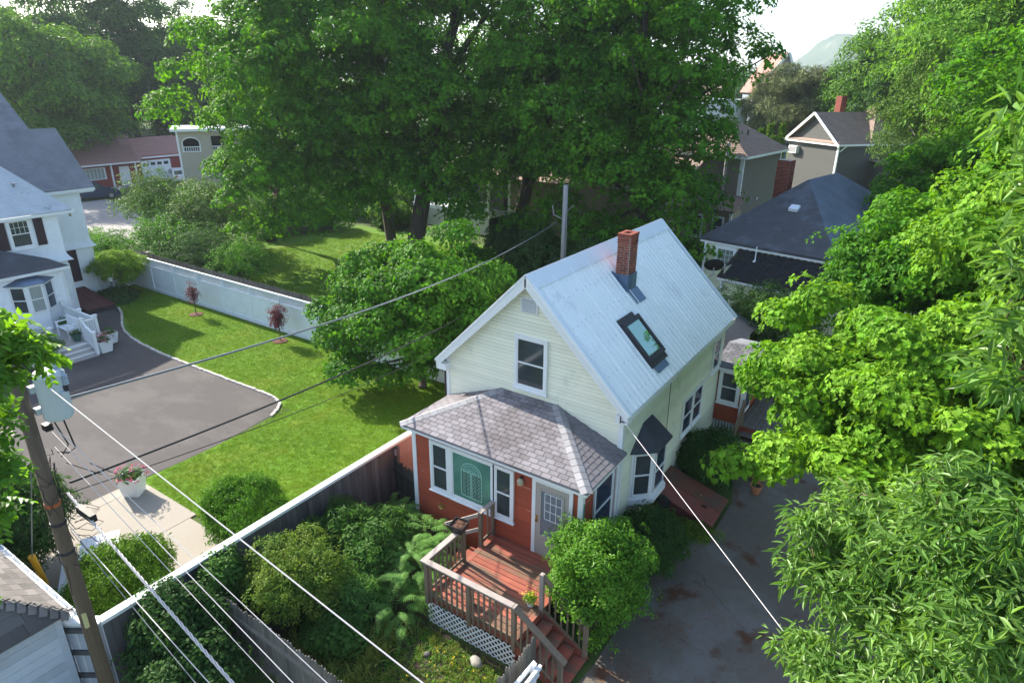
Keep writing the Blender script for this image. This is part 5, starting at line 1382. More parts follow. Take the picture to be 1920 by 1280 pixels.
def wire(name, label, A, B, r, m, sag=.25, n=24, beyond=0., parts=(), group=None):
    A, B = Vector(A), Vector(B)
    if beyond: B = A + (B - A) * (1 + beyond)
    pts = [A + (B - A) * (i / n) - Vector((0, 0, sag * 4 * (i / n) * (1 - i / n))) for i in range(n + 1)]
    o = thing(name, label, 'wire', tuple(A), 0, group)
    part('strand', MB().tube(pts, r, 6), m, o)
    return o, pts
wire('guy_wire', 'thickest bright wire crossing from the transformer to the bottom edge left of the deck', (-5.04, -9.74, 7.53), (2.44, -9.83, 6.5), .0085, WIREW, .04, beyond=1.2)
wire('power_line', 'upper bare line of the parallel set passing over the pale concrete walk', (-5.04, -9.74, 6.80), (.96, -9.8, 5.5), .0055, WIREW, .02, beyond=1.5)
wire('power_line', 'middle bare line of the parallel set passing over the pale concrete walk', (-5.04, -9.72, 6.60), (.60, -10.0, 5.5), .0055, WIREW, .02, beyond=1.5)
wire('power_line', 'lower line of the parallel set, running over the cedar hedge to the fence pickets', (-5.04, -9.74, 6.35), (.43, -10.1, 5.45), .0045, WIREW, .02, beyond=1.5)
o, pts = wire('twisted_cable', 'thick twisted cable bundle hanging from the pole to the bottom edge', (-5.0, -9.76, 5.55), (-.28, -10.14, 5.0), .010, WIREG, .10, beyond=1.5)
tw = MB()
for ph in (0, 2.1, 4.2):
    P3 = []
    for i in range(len(pts) - 1):
        for k in range(8):
            t = k / 8; p = pts[i] * (1 - t) + pts[i + 1] * t; a = (i * 8 + k) * 1.1 + ph
            P3.append(p + Vector((0, math.cos(a) * .014, math.sin(a) * .014)))
    tw.tube(P3, .009, 5)
part('twisted_strands', tw, WIREW, o)
cl_ = MB()
for i in range(2, 6):
    p = pts[i] if i < len(pts) else pts[-1]
cl_.box(tuple(pts[1] + Vector((-.1, -.04, -.09))), tuple(pts[1] + Vector((.35, .05, .03))))
part('splice_case', cl_, BLACK, o)
wire('power_cable', 'upper of two thin cables below the twisted bundle at the bottom left', (-5.07, -9.84, 4.95), (-.69, -10.21, 4.8), .0065, WIREW, .1, beyond=1.5)
wire('power_cable', 'lower of two thin cables below the twisted bundle at the bottom left', (-5.07, -9.84, 4.85), (-.85, -10.29, 4.75), .0055, WIREG, .1, beyond=1.5)
BP = Vector((-11.15, 16.65, 0))
o2 = thing('wooden_pole', 'grey weathered wooden pole standing in front of the big maples behind the metal roof', 'utility pole', tuple(BP))
part('pole', MB().tube([BP, BP + Vector((0, 0, 6.62))], [.16, .125], 14), POLEG, o2, smooth=True)
part('insulator_arm', MB().tube([BP + Vector((-.1, -.1, 4.9)), BP + Vector((-.45, -.35, 5.1)), BP + Vector((-.52, -.4, 5.6))], .03, 6).tube([BP + Vector((.1, .1, 5.3)), BP + Vector((.4, .2, 5.6))], .02, 6), POLEG, o2)
part('pole_wires', MB().tube([BP + Vector((.13, -.1, 5.2)), BP + Vector((.15, -.12, 3.8)), BP + Vector((.14, -.1, 1))], .012, 5).tube([BP + Vector((.2, .1, 5.6)), BP + Vector((.35, .1, 5.0)), BP + Vector((.14, 0, 4.6)), BP + Vector((-.2, -.1, 4.8))], .012, 5), WIREB, o2)
wire('service_cable', 'upper grey cable from the transformer pole up to the grey pole behind the roof', (-4.9, -9.46, 7.10), tuple(BP + Vector((-.3, -.3, 4.75))), .021, WIREG, .62, 40)
wire('service_cable', 'lower black cable from the transformer pole to the back of the metal roof', (-4.97, -9.7, 5.72), tuple(BP + Vector((-.1, -.2, 3.0))), .021, WIREB, .62, 40)
wire('thin_cable', 'very thin cable crossing the sunlit lawn below the black service cable', (-4.97, -9.7, 5.55), (-11.3, 16.4, 2.2), .009, WIREB, .9, 40)
wire('service_drop', 'single white wire from the house corner down across the side driveway', (.14, -.27, 4.12), (4.92, -4.77, 4.0), .007, WIREW, .0, beyond=.9)
# yellow guard sleeve and anchor
g = thing('wire_guard', 'orange-yellow plastic guard sleeve standing beside the cedar hedge', 'guy guard', (-10.25, -9.0, 0))
part('sleeve', MB().tube([(-10.2, -9.05, .5), (-10.02, -9.2, 1.55)], [.06, .075], 10), YELO, g); part('anchor_rod', MB().tube([(-10.25, -9.0, 0), (-10.2, -9.05, .6)], .02, 6), POLEG, g)
b = MB(); 
part('guy_strand', MB().tube([(-10.02, -9.2, 1.5), (-5.2, -9.85, 7.0)], .012, 6), WIREG, g)
# picnic table
pt = thing('picnic_table', 'white slatted picnic table half hidden by the clipped bush and the pole', 'table', (-9.9, -8.0, 0), R(-28))
MI = Matrix.Translation((-9.9, -8.0, 0)) @ Matrix.Rotation(R(-28), 4, 'Z')
for i in range(6): part('tabletop_board', MB().box((-.95, -.42 + i * .142, .72), (.95, -.285 + i * .142, .76)).xform(MI), WHITE, pt)
for y in (-.85, .66): part('bench_board', MB().box((-.95, y, .42), (.95, y + .2, .46)).xform(MI), WHITE, pt)
for x in (-.7, .7):
    part('leg', MB().beam((x, -.3, .72), (x, -.75, 0), .06, .1).beam((x, .3, .72), (x, .75, 0), .06, .1).box((x - .03, -.85, .36), (x + .03, .86, .42)).xform(MI), WOODG, pt)

# ------------------------------------------------------------------ red bulkhead and hose by the side wall
cb = thing('cellar_doors', 'dark red sloping cellar doors against the side wall under the bay window', 'cellar door', (1, 3.1, 0))
Y0, Y1 = 2.42, 3.86
part('base', MB().add([(.03, Y0, 0), (1.78, Y0, 0), (1.78, Y1, 0), (.03, Y1, 0), (.03, Y0, .66), (1.78, Y0, .16), (1.78, Y1, .16), (.03, Y1, .66)],
     [(0, 1, 5, 4), (1, 2, 6, 5), (2, 3, 7, 6), (4, 5, 6, 7), (3, 0, 4, 7)]), MAROON, cb)
ym = (Y0 + Y1) / 2
BR1 = mat('brick_red_metal_door', (.20, .055, .04), .55, .12, 2, stain=((.10, .06, .045), 1.4, .55, .6))
BR2 = mat('browned_metal_door', (.15, .055, .035), .6, .12, 2, stain=((.08, .06, .045), 1.4, .5, .7))
for y0, y1, m in ((Y0 - .04, ym - .012, BR1), (ym + .012, Y1 + .04, BR2)):
    part('door', MB().slab([(.03, y0, .72), (1.86, y0, .19), (1.86, y1, .19), (.03, y1, .72)], .035), m, cb)
part('handle', MB().lathe((1.2, ym + .2, .38), [(.03, 0), (.03, .05), (.0, .06)], 8), BRASS, cb); part('handle', MB().box((1.35, ym - .2, .34), (1.5, ym - .16, .38)), BLACK, cb)
hs = thing('garden_hose', 'black garden hose coiled on a hanger beside the dark red cellar doors', 'garden hose', (.55, 2.2, .6))
b = MB()
for k in range(5):
    rr = .26 - .02 * k; b.tube([(.42 + .05 * k, 2.18 + rr * math.cos(a) * .8, .52 + rr * math.sin(a)) for a in np.linspace(0, 2 * PI, 22)], .022, 6, False)
part('coil', b, BLACK, hs); part('hanger', MB().box((.03, 2.1, .6), (.45, 2.26, .74)), BLACK, hs); part('valve', MB().box((.05, 1.86, .5), (.22, 1.92, .58)), REDP, hs)
# back deck by the side entry
bd = thing('deck', 'shaded grey wooden deck with steps beside the red side entry', 'deck', (2, 9.5, 0))
y = 7.62
x = .98
while x < 4.2: boxp('plank', DECKG, (x, 7.62, .70), (x + .13, 11.6, .73), bd); x += .14
boxp('rim_board', STEPRED, (.98, 7.59, .52), (4.2, 7.62, .70), bd)
for i, z in enumerate((.54, .36, .18)): boxp('tread', DECKG, (1.12, 7.30 - i * .27, z - .035), (2.9, 7.59 - i * .27, z), bd); boxp('riser', STEPRED, (1.14, 7.57 - i * .27, z - .16), (2.88, 7.585 - i * .27, z - .036), bd)
for p, q in (((1.06, 7.62, 1.62), (1.06, 6.85, .98)), ((1.06, 7.62, 1.2), (1.06, 6.85, .56))): beamp('hand_rail', WOODG, p, q, .05, .09, bd)
boxp('post', WOODG, (1.01, 6.78, 0), (1.11, 6.88, 1.0), bd); boxp('post', WOODG, (1.01, 7.6, 0), (1.11, 7.7, 1.65), bd)
for i in range(5): boxp('baluster', WOODG, (1.045, 6.97 + i * .13, .55 + i * .1), (1.075, 7.0 + i * .13, 1.05 + i * .11), bd)
beamp('top_rail', WOODP, (3.5, 7.75, 1.62), (2.7, 11.6, 1.62), .1, .04, bd); beamp('top_rail', WOODP, (2.95, 7.68, 1.60), (4.15, 7.68, 1.60), .1, .04, bd)
for i in range(10): boxp('baluster', WOODP, (3.0 + i * .12, 7.67, .72), (3.03 + i * .12, 7.70, 1.58), bd)
potted('clay_pot', 'empty clay pot standing on the asphalt near the back steps', (2.35, 5.0, .008), .12, .17, .28, TERRA)
potted('clay_pot', 'wider clay bowl on the asphalt behind the other clay pot', (2.2, 5.7, .008), .15, .22, .2, TERRA)
# rock in the garden
def rock(name, label, c, r, m, seed):
    rg = random.Random(seed); b = MB(); n = 12; pr_ = [(.0, 1.), (.45, .86), (.8, .55), (1.0, .1), (.9, -.2)]
    vs = []
    for q, z in pr_:
        for k in range(n): a = 2 * PI * k / n; w = q * r * (1 + .18 * math.sin(a * 2 + seed) + rg.uniform(-.06, .06)); vs.append((c[0] + w * math.cos(a), c[1] + w * math.sin(a) * .8, c[2] + z * r * .55))
    fs = [(i * n + k, (i + 1) * n + k, (i + 1) * n + (k + 1) % n, i * n + (k + 1) % n) for i in range(len(pr_) - 1) for k in range(n)]
    b.add(vs, fs); return solo(name, b, m, label, 'rock', smooth=True, loc=c)
rock('rock', 'round pale boulder in the weeds below the lattice skirt', (-.88, -4.78, .05), .17, STONE, 3)
rock('rock', 'small dark stone in the bare garden patch left of the boulder', (-1.9, -5.2, .02), .09, mat('dark_stone', (.12, .11, .11), .9), 5)
# ------------------------------------------------------------------ yellow house behind, right
def hiproof(mb, x0, x1, y0, y1, z0, r0, r1):
    """four-sided roof, r0 and r1 ridge ends"""
    return mb.add([(x0, y0, z0), (x1, y0, z0), (x1, y1, z0), (x0, y1, z0), r0, r1, (x0, y0, z0 - .12), (x1, y0, z0 - .12), (x1, y1, z0 - .12), (x0, y1, z0 - .12)],
                  [(0, 1, 4), (1, 2, 5, 4), (2, 3, 5), (3, 0, 4, 5), (6, 7, 1, 0), (7, 8, 2, 1), (8, 9, 3, 2), (9, 6, 0, 3), (9, 8, 7, 6)])
YH = thing('yellow_house', 'pale yellow house with blue-black hip roof, brick chimney and mossy lean-to behind the metal roof', 'house', (-3.3, 18.3, 0), R(-10), local=True)
part('wall', MB().box((.15, .15, 0), (8, 2.1, 2.7)).box((-1.95, 2.101, 0), (8, 15, 3.9)), YELLOW, YH)
clap(YH, (.15, .15, 0), (1, 0, 0), (0, -1, 0), .3, 2.66, .13, YELLOW, lambda z: (0, 7.8), thick=.022)
clap(YH, (.15, 2.1, 0), (0, -1, 0), (-1, 0, 0), .3, 3.2, .13, YELLOW, lambda z: (0, 1.95), joined=True, name='siding')
clap(YH, (-1.95, 2.1, 0), (1, 0, 0), (0, -1, 0), .3, 3.85, .13, YELLOW, lambda z: (0, 9), joined=True, name='siding')
part('wall', MB().add([(.15, .15, 2.6), (.15, 2.1, 2.6), (.15, 2.1, 3.6)], [(0, 1, 2)]), YELLOW, YH)
hr = part('hip_roof', hiproof(MB(), -2.3, 4.6, 2.0, 16, 4.0, (.9, 7.1, 6.8), (.9, 11.3, 6.8)), SLATE, YH)
rowcourses(hr, 'shingle_course', SLATE, (-2.3, 2.0, 4.0), (4.6, 2.0, 4.0), (.9, 7.1, 6.8), (.9, 7.1, 6.8), 34)
rowcourses(hr, 'shingle_course', mat('skylit_slate_shingle', (.13, .16, .21), .85, .25, 1.2), (4.6, 2.0, 4.0), (4.6, 16, 4.0), (.9, 7.1, 6.8), (.9, 11.3, 6.8), 30)  # paler copy of the slate puts this slope's skylight into its colour
part('eave_board', MB().box((-2.28, 2.02, 3.78), (4.58, 2.06, 3.97)).box((-2.28, 2.06, 3.78), (-2.24, 10, 3.97)), WHITE, YH)
part('lean_to_roof', MB().slab([(-.1, -.05, 2.72), (8, -.05, 2.72), (8, 2.08, 3.72), (-.1, 2.08, 3.72)], .1), MOSSROOF, YH, label='black mossy lean-to roof dotted with pale lichen')
# mossy shingles, each its own tab on the nearer roof
lr = part('lean_to_courses', MB().slab([(-.09, -.04, 2.728), (.1, -.04, 2.728), (.1, .2, 2.84), (-.09, .2, 2.84)], .005), MOSSROOF, YH)
ss2 = math.hypot(2.13, 1.0); b = MB(); rr = random.Random(4); Sv = Vector((0, 2.13, 1.0)).normalized(); Nn = Vector((0, -1.0, 2.13)).normalized()
for i in range(17):
    x = -.1 - (.1 if i % 2 else 0)
    while x < 5.4:
        C = Vector((max(x, -.1) + .1, -.05, 2.73)) + Sv * ((i + .5) * ss2 / 17) + Nn * (.008 + rr.uniform(0, .012))
        if i * 36 + x * 5 > -99: piece('shingle', 'box', MOSSROOF, basis(C, (.19, 0, 0), Sv * (ss2 / 17), Nn * .016), lr)
        x += .32 if i > 9 else .32
part('eave_board', MB().box((-.1, -.03, 2.56), (8, .0, 2.69)), WHITE, YH)
window(YH, (3.0, .12, 1.15), (1, 0, 0), (0, -1, 0), .72, .78, WHITE, GLASS, .12, hung=False)
window(YH, (-1.25, 2.08, 2.75), (1, 0, 0), (0, -1, 0), .9, .85, WHITE, mat('curtained_glass', (.16, .20, .17), .3, .2, 3), .13, hung=False, grid=(4, 3, 0, 1))
boxp('corner_board', WHITE, (.06, .06, 0), (.17, .145, 2.6), YH); boxp('corner_board', WHITE, (-2.0, 2.0, 0), (-1.86, 2.09, 3.8), YH)
part('vent_pipe', MB().lathe((1.05, 1.45, 3.35), [(.03, 0), (.03, .75), (.035, .76), (.035, .78)], 10).lathe((1.05, 1.45, 3.38), [(.12, 0), (.04, .1)], 10), WHITE, YH)
part('roof_vent', MB().slab([(1.05, 4.55, 5.62), (1.5, 4.55, 5.62), (1.5, 4.95, 5.78), (1.05, 4.95, 5.78)], .16), METALCAP, YH)
yc = part('chimney', MB().box((-1.75, 9.2, 3.9), (-1.0, 9.85, 7.45)), MORTAR, YH)
for i in range(34):
    z = 4.9 + i * .075; o = .1 if i % 2 else 0
    for k in range(4):
        x0 = max(-1.76, -1.78 + k * .215 - o); x1 = min(-.99, -1.78 + k * .215 - o + .205)
        if x1 - x0 > .04: boxp('brick', BRICK, (x0, 9.18, z), (x1, 9.22, z + .065), yc)
    for k in range(4):
        y0 = max(9.2, 9.18 + k * .215 - o); y1 = min(9.86, 9.18 + k * .215 - o + .205)
        if y1 - y0 > .04: boxp('brick', BRICK, (-1.01, y0, z), (-.98, y1, z + .065), yc)
part('chimney_flashing', MB().box((-1.82, 9.1, 4.2), (-.9, 9.95, 5.0)), mat('blue_flashing', (.06, .14, .30), .5), YH)
sdh = thing('satellite_dish', 'black satellite dish facing away beside the corner of the yellow house', 'satellite dish', (-3.35, 17.5, 3.2))
dp = MB(); nrm = Vector((-.3, .75, .55)).normalized(); ux = nrm.cross(Vector((0, 0, 1))).normalized(); uy = nrm.cross(ux)
cen = Vector((-3.35, 17.4, 3.45)); vs = [cen - nrm * .1]; fs = []
for j, (r_, d) in enumerate(((.2, -.08), (.36, -.02), (.47, .05))):
    for k in range(20): a = 2 * PI * k / 20; vs.append(cen + ux * r_ * math.cos(a) + uy * r_ * .9 * math.sin(a) + nrm * d)
fs = [(0, 1 + k, 1 + (k + 1) % 20) for k in range(20)] + [(1 + j * 20 + k, 21 + j * 20 + k, 21 + j * 20 + (k + 1) % 20, 1 + j * 20 + (k + 1) % 20) for j in range(2) for k in range(20)]
part('reflector', dp.add(vs, fs), BLACK, sdh, smooth=True)
part('mast', MB().tube([cen - nrm * .1, cen - nrm * .25 + Vector((0, 0, -.2)), Vector((-3.5, 17.2, 2.9)), Vector((-3.5, 17.2, 2.4))], .03, 6), POLEG, sdh)
part('receiver_arm', MB().tube([cen + uy * .35, cen + nrm * .4 + uy * .2], .015, 5).lathe(tuple(cen + nrm * .42 + uy * .15 - Vector((0, 0, .05))), [(.05, 0), (.06, .1), (.02, .13)], 8), POLEG, sdh)

# ------------------------------------------------------------------ taupe house with metal flue
T1H = thing('taupe_house', 'taupe two-storey house with brown hip roof and tall metal flue beside the maple', 'house', (-7.6, 36.1, 0), R(-6), local=True)
part('wall', MB().box((-6.2, 0, 0), (0, 7.7, 6.5)), TAUPE, T1H)
clap(T1H, (-6.2, 0, 0), (1, 0, 0), (0, -1, 0), .3, 6.4, .14, TAN, lambda z: (0, 6.2), joined=True, name='siding', thick=.02)
clap(T1H, (0, 0, 0), (0, 1, 0), (1, 0, 0), .3, 6.4, .14, TAUPE, lambda z: (0, 7.7), joined=True, name='siding', thick=.02)
rr_ = part('hip_roof', hiproof(MB(), -6.6, .4, -.4, 8.1, 6.7, (-3.1, 2.9, 8.9), (-3.1, 4.9, 8.9)), BROWNROOF, T1H)
rowcourses(rr_, 'shingle_course', BROWNROOF, (.4, -.4, 6.7), (.4, 8.1, 6.7), (-3.1, 2.9, 8.9), (-3.1, 4.9, 8.9), 18, .02)
rowcourses(rr_, 'shingle_course', BROWNROOF, (-6.6, -.4, 6.7), (.4, -.4, 6.7), (-3.1, 2.9, 8.9), (-3.1, 2.9, 8.9), 18, .02)
part('eave_board', MB().box((-6.6, -.42, 6.5), (.42, -.38, 6.68)).box((.38, -.38, 6.5), (.42, 8.1, 6.68)), WHITE, T1H)
part('corner_board', MB().box((-.22, -.05, 0), (.06, -.021, 6.5)).box((.021, -.02, 0), (.06, .1, 6.5)).box((.021, 7.5, 0), (.06, 7.7, 6.5)), WHITE, T1H)
part('flue', MB().lathe((-1.15, -.35, 2.2), [(.11, 0), (.11, 5.1), (.17, 5.12), (.17, 5.3), (.08, 5.36)], 12), POLEG, T1H)
part('roof_pipe', MB().lathe((-1.2, 3.2, 7.9), [(.07, 0), (.07, .35)], 8), BLACK, T1H)
part('lean_to_roof', MB().slab([(-4, -2.2, 3.1), (.6, -2.2, 3.1), (.6, -.03, 3.9), (-4, -.03, 3.9)], .12), BROWNROOF, T1H)
part('lean_to', MB().box((-3.8, -1.9, 0), (.3, -.03, 3.0)), TAN, T1H)
window(T1H, (-.9, -1.93, 1.2), (1, 0, 0), (0, -1, 0), .7, 1.3, WHITE, GLASS, .1); window(T1H, (-2.7, -1.93, 1.0), (1, 0, 0), (0, -1, 0), .9, 1.5, WHITE, GLASS, .12)
part('porch_post', MB().box((.3, -2.1, 0), (.45, -1.95, 3.0)), WHITE, T1H)
part('outdoor_lamp', MB().lathe((.1, 3.4, 3.2), [(.03, 0), (.09, .05), (.03, .2)], 8), WHITE, T1H)

# ------------------------------------------------------------------ second taupe house with gable
T2H = thing('gabled_house', 'dark taupe gabled house with brown roof, brick chimney and antenna at the upper right', 'house', (-11.0, 65.6, 0), R(-38), local=True)
part('wall', MB().box((.3, 0, 0), (7.3, 6, 6.0)).box((.8, 5, 0), (7.29, 16, 6.0)), DARKTAUPE, T2H)
part('wing', MB().box((7.31, 4.5, 0), (11, 14, 4.0)), DARKTAUPE, T2H)
part('wing_roof', MB().slab([(11.3, 4.3, 3.9), (11.3, 14.2, 3.9), (7.3, 14.2, 4.3), (7.3, 4.3, 4.3)], .1), BROWNROOF, T2H)
part('gable', MB().add([(.3, 0, 6.0), (7.3, 0, 6.0), (3.8, 0, 8.6)], [(0, 1, 2)]), DARKTAUPE, T2H)
clap(T2H, (.3, 0, 0), (1, 0, 0), (0, -1, 0), .3, 5.9, .15, DARKTAUPE, lambda z: (0, 7), joined=True, name='siding')
clap(T2H, (.3, 0, 0), (1, 0, 0), (0, -1, 0), 6.1, 8.4, .15, DARKTAUPE, lambda z: ((z - 6) * 1.35, 7 - (z - 6) * 1.35), joined=True, name='gable_siding')
clap(T2H, (7.3, 0, 0), (0, 1, 0), (1, 0, 0), .3, 5.9, .15, DARKTAUPE, lambda z: (0, 16), joined=True, name='siding')
part('gable_roof', MB().slab([(7.75, -.4, 5.85), (7.75, 7, 5.85), (3.8, 7, 8.8), (3.8, -.4, 8.8)], .12).slab([(3.8, -.4, 8.8), (3.8, 7, 8.8), (-.15, 7, 5.85), (-.15, -.4, 5.85)], .12), BROWNROOF, T2H)
mr_ = part('main_roof', hiproof(MB(), .4, 7.75, 3.6, 16.4, 6.0, (4.1, 7.2, 9.5), (4.1, 12.8, 9.5)), BROWNROOF, T2H)
rowcourses(mr_, 'shingle_course', mat('tan_brown_shingle', (.36, .27, .22), .9, .15, 1.5), (7.75, 3.6, 6.0), (7.75, 16.4, 6.0), (4.1, 7.2, 9.5), (4.1, 12.8, 9.5), 22, .03)
b = MB()
b.beam((-.25, -.45, 5.72), (3.8, -.45, 8.72), .05, .26).beam((7.85, -.45, 5.72), (3.8, -.45, 8.72), .05, .26).box((-.1, -.44, 5.75), (7.7, -.2, 5.98)).box((7.72, -.2, 5.74), (7.8, 16.4, 5.92))
part('white_trim', b, WHITE, T2H); part('pent_roof', MB().slab([(-.1, -.5, 5.99), (7.7, -.5, 5.99), (7.5, -.01, 6.2), (.1, -.01, 6.2)], .04), BROWNROOF, T2H)
part('downspout', MB().box((7.28, -.08, 0), (7.48, .06, 5.7)).tube([(7.75, .6, 5.75), (7.4, .2, 5.2)], .08, 6), WHITE, T2H)
part('chimney', MB().box((1.6, 4.0, 7.0), (2.4, 4.7, 10.3)), BRICK, T2H)
part('air_conditioner', MB().box((.75, -.45, 4.55), (1.95, -.02, 5.3)), WHITE, T2H); part('grille', MB().box((.85, -.47, 4.65), (1.85, -.452, 5.2)), POLEG, T2H)
part('antenna', MB().tube([(4.1, 11.5, 9.4), (4.1, 11.5, 12.3)], .04, 5).tube([(4.1, 11.5, 11.0), (4.5, 12.2, 9.4)], .02, 4).tube([(4.1, 11.5, 11.0), (3.6, 11.0, 9.4)], .02, 4).tube([(4.1, 8.2, 9.4), (4.1, 7.6, 10.4)], .03, 5), METALCAP, T2H)
# free-standing brick chimney beyond the slate roof is the yellow house's; far grey gable
GG = thing('grey_gable_house', 'distant blue-grey pointed gable with pink-brown roof showing over the pine', 'house', (-17.5, 86, 0), R(34), local=True)
part('wall', MB().add([(-2.2, 0, 0), (2.4, 0, 0), (2.4, 0, 11.2), (0.6, 0, 15.2), (-2.2, 0, 10.0), (-2.2, 8, 0), (2.4, 8, 0), (2.4, 8, 11.2), (.6, 8, 15.2), (-2.2, 8, 10.0)],
     [(0, 1, 2, 3, 4), (1, 6, 7, 2), (5, 0, 4, 9), (9, 8, 7, 6, 5)]), mat('blue_grey_siding', (.25, .29, .36), .7, .05, 1), GG)
part('roof', MB().slab([(.6, -.3, 15.3), (.6, 8.3, 15.3), (-2.6, 8.3, 10.2), (-2.6, -.3, 10.2)][::1], .15).slab([(2.6, -.3, 10.8), (2.6, 8.3, 10.8), (.62, 8.3, 15.3), (.62, -.3, 15.3)], .15), mat('pink_brown_roof', (.30, .17, .14), .9, .1, 1), GG)
part('rake_trim', MB().beam((2.65, -.32, 10.7), (.6, -.32, 15.25), .06, .3).beam((-2.6, -.32, 11.4), (.6, -.32, 15.25), .06, .3), WHITE, GG)
PH = thing('white_porch_house', 'white railed house front glimpsed through the maple crown near the grey gable', 'house', (-31.5, 78, 0), R(-30), local=True)
part('wall', MB().box((0, 0, 0), (10, 7, 9.5)), LHW, PH); part('roof', MB().slab([(-.4, -.4, 9.4), (10.4, -.4, 9.4), (10.4, 3.5, 12), (-.4, 3.5, 12)], .15), BROWNROOF, PH)
for i in range(14): boxp('baluster', WHITE, (5 + i * .3, -.9, 7.4), (5.08 + i * .3, -.82, 8.3), PH)
boxp('top_rail', WHITE, (4.9, -.95, 8.3), (9.3, -.77, 8.4), PH); boxp('porch_column', WHITE, (8.2, -.95, 5), (8.5, -.7, 10), PH)

# ------------------------------------------------------------------ tan house and white porch seen under the maples
TH = thing('tan_house', 'tan clapboard house with white stair rail seen beneath the maple crowns', 'house', (-23.9, 30.2, 0), 0, local=True)
part('wall', MB().box((0, 0, -1.5), (13, 6, 4.6)), TAN, TH)
clap(TH, (0, 0, 0), (1, 0, 0), (0, -1, 0), .55, 4.5, .14, TAN, lambda z: (0.2, 12), joined=True, name='siding')
part('corner_board', MB().box((-.03, -.04, 0), (.2, -.0, 4.6)), WHITE, TH)
part('roof', MB().slab([(-.5, -.5, 4.5), (13.5, -.5, 4.5), (13.5, 6.5, 6.4), (-.5, 6.5, 6.4)], .15), BROWNROOF, TH)
lattice(TH, (5.4, -.03, 0), (1, 0, 0), 5.2, .0, .9, mat('cream_lattice', (.45, .42, .33), .7), (0, -1, 0), sp=.2, w=.05, pieces=False, name='skirt_lattice')
beamp('stair_rail', WHITE, (.3, -.6, 2.3), (2.6, -.6, .9), .06, .08, TH); beamp('stair_rail', WHITE, (.3, -.6, 1.5), (2.6, -.6, .1), .06, .08, TH)
for i in range(9): boxp('baluster', WHITE, (.45 + i * .25, -.62, 1.45 - i * .152), (.49 + i * .25, -.58, 2.2 - i * .152), TH)
boxp('post', WHITE, (2.6, -.65, 0), (2.72, -.53, 1.0), TH)
WPH = thing('white_porch', 'white porch base with diamond lattice seen between the maple trunks', 'porch', (-33, 29.2, 0), R(-6), local=True)
part('base', MB().box((0, .1, 0), (8.6, 4, 1.5)), INSIDE, WPH); part('sill', MB().box((-.1, -.05, 1.5), (8.7, 4, 1.8)), WHITE2, WPH)
lattice(WPH, (0, .0, 0), (1, 0, 0), 8.6, .1, 1.5, WHITE, (0, -1, 0), sp=.22, w=.06, pieces=False, name='lattice')
part('wall', MB().box((.3, 2.0, 1.8), (8.4, 8, 5.5)), TAUPE, WPH); part('roof', MB().slab([(-.3, -.3, 4.6), (9, -.3, 4.6), (9, 4, 5.8), (-.3, 4, 5.8)], .15), BROWNROOF, WPH)
for i in range(5): boxp('column', WHITE, (i * 2.1, 0, 1.8), (i * 2.1 + .16, .16, 4.5), WPH)
boxp('rail', WHITE, (0, .02, 2.6), (8.6, .1, 2.7), WPH)
bl = solo('wall_lamp', MB().lathe((-25.2, 27.6, 3.6), [(.12, 0), (.16, .3), (.16, .55), (.05, .7)], 10), mat('blue_lantern', (.10, .12, .45), .4), 'small blue lantern hanging beside the dark maple trunk', 'lantern', loc=(-25.2, 27.6, 3.6))

# ------------------------------------------------------------------ red ranch house with garage and the tan arched building
RH = thing('red_ranch_house', 'long red-sided house with pinkish brown roof and white garage door in the distance', 'house', (-74, 26, 0), 0)
RED2 = mat('barn_red_siding', (.26, .045, .04), .7, .06, 1)
part('wall', MB().box((-82, 14, 0), (-73.9, 27, 2.7)).box((-81, 27.01, 0), (-75.2, 37, 2.9)), RED2, RH)
part('house_roof', MB().add([(-73.1, 13, 2.6), (-73.1, 27.2, 2.6), (-82, 30.5, 4.9), (-82, 13, 4.9), (-90, 13, 2.6), (-90, 30, 2.6), (-78, 30.8, 3.1)], [(0, 1, 2, 3), (3, 2, 5, 4), (1, 6, 2)]), REDROOF, RH)
part('garage_roof', MB().add([(-74.9, 27.0, 2.75), (-74.9, 37.5, 2.75), (-80.2, 35.6, 4.6), (-80.2, 28.5, 4.6), (-85, 37.5, 2.75), (-85, 27, 2.75)], [(0, 1, 2, 3), (1, 4, 2), (2, 4, 5, 3)]), REDROOF, RH)
part('fascia', MB().box((-73.12, 13, 2.45), (-73.06, 27.2, 2.6)).box((-74.92, 27.25, 2.6), (-74.86, 37.5, 2.76)).box((-79, 27.2, 2.4), (-73.1, 27.25, 2.58)), WHITE, RH)
gd = part('garage_door', MB().box((-75.18, 28.3, 0), (-75.1, 31.9, 2.35)), WHITE, RH)
for i in range(4): boxp('pane', GLASS, (-75.095, 28.65 + i * .8, 1.75), (-75.085, 29.2 + i * .8, 2.1), gd)
for i in range(3): boxp('panel_groove', PANELW, (-75.099, 28.3, .45 + i * .5), (-75.09, 31.9, .48 + i * .5), gd)
part('window', MB().box((-73.88, 20.3, .9), (-73.8, 23.6, 2.2)), WHITE, RH); 
for i in range(8): boxp('curtain_pleat', CURT, (-73.79, 20.45 + i * .38, 1.0), (-73.77, 20.75 + i * .38, 2.1), RH)
part('porch_post', MB().box((-73.5, 24.0, 0), (-73.35, 24.15, 2.4)).box((-73.5, 26.7, 0), (-73.35, 26.85, 2.4)), WHITE, RH); part('door', MB().box((-73.88, 25.1, 0), (-73.82, 26.2, 2.1)), WHITE, RH)
AB = thing('arched_building', 'tan siding building with an arched balcony opening behind the left maple', 'building', (-59.6, 24.3, 0), math.atan2(2.83, 1.71), local=True)
b = MB(); 
TAN = mat('pale_tan_siding', (.42, .38, .31), .65, .05, 1.5)
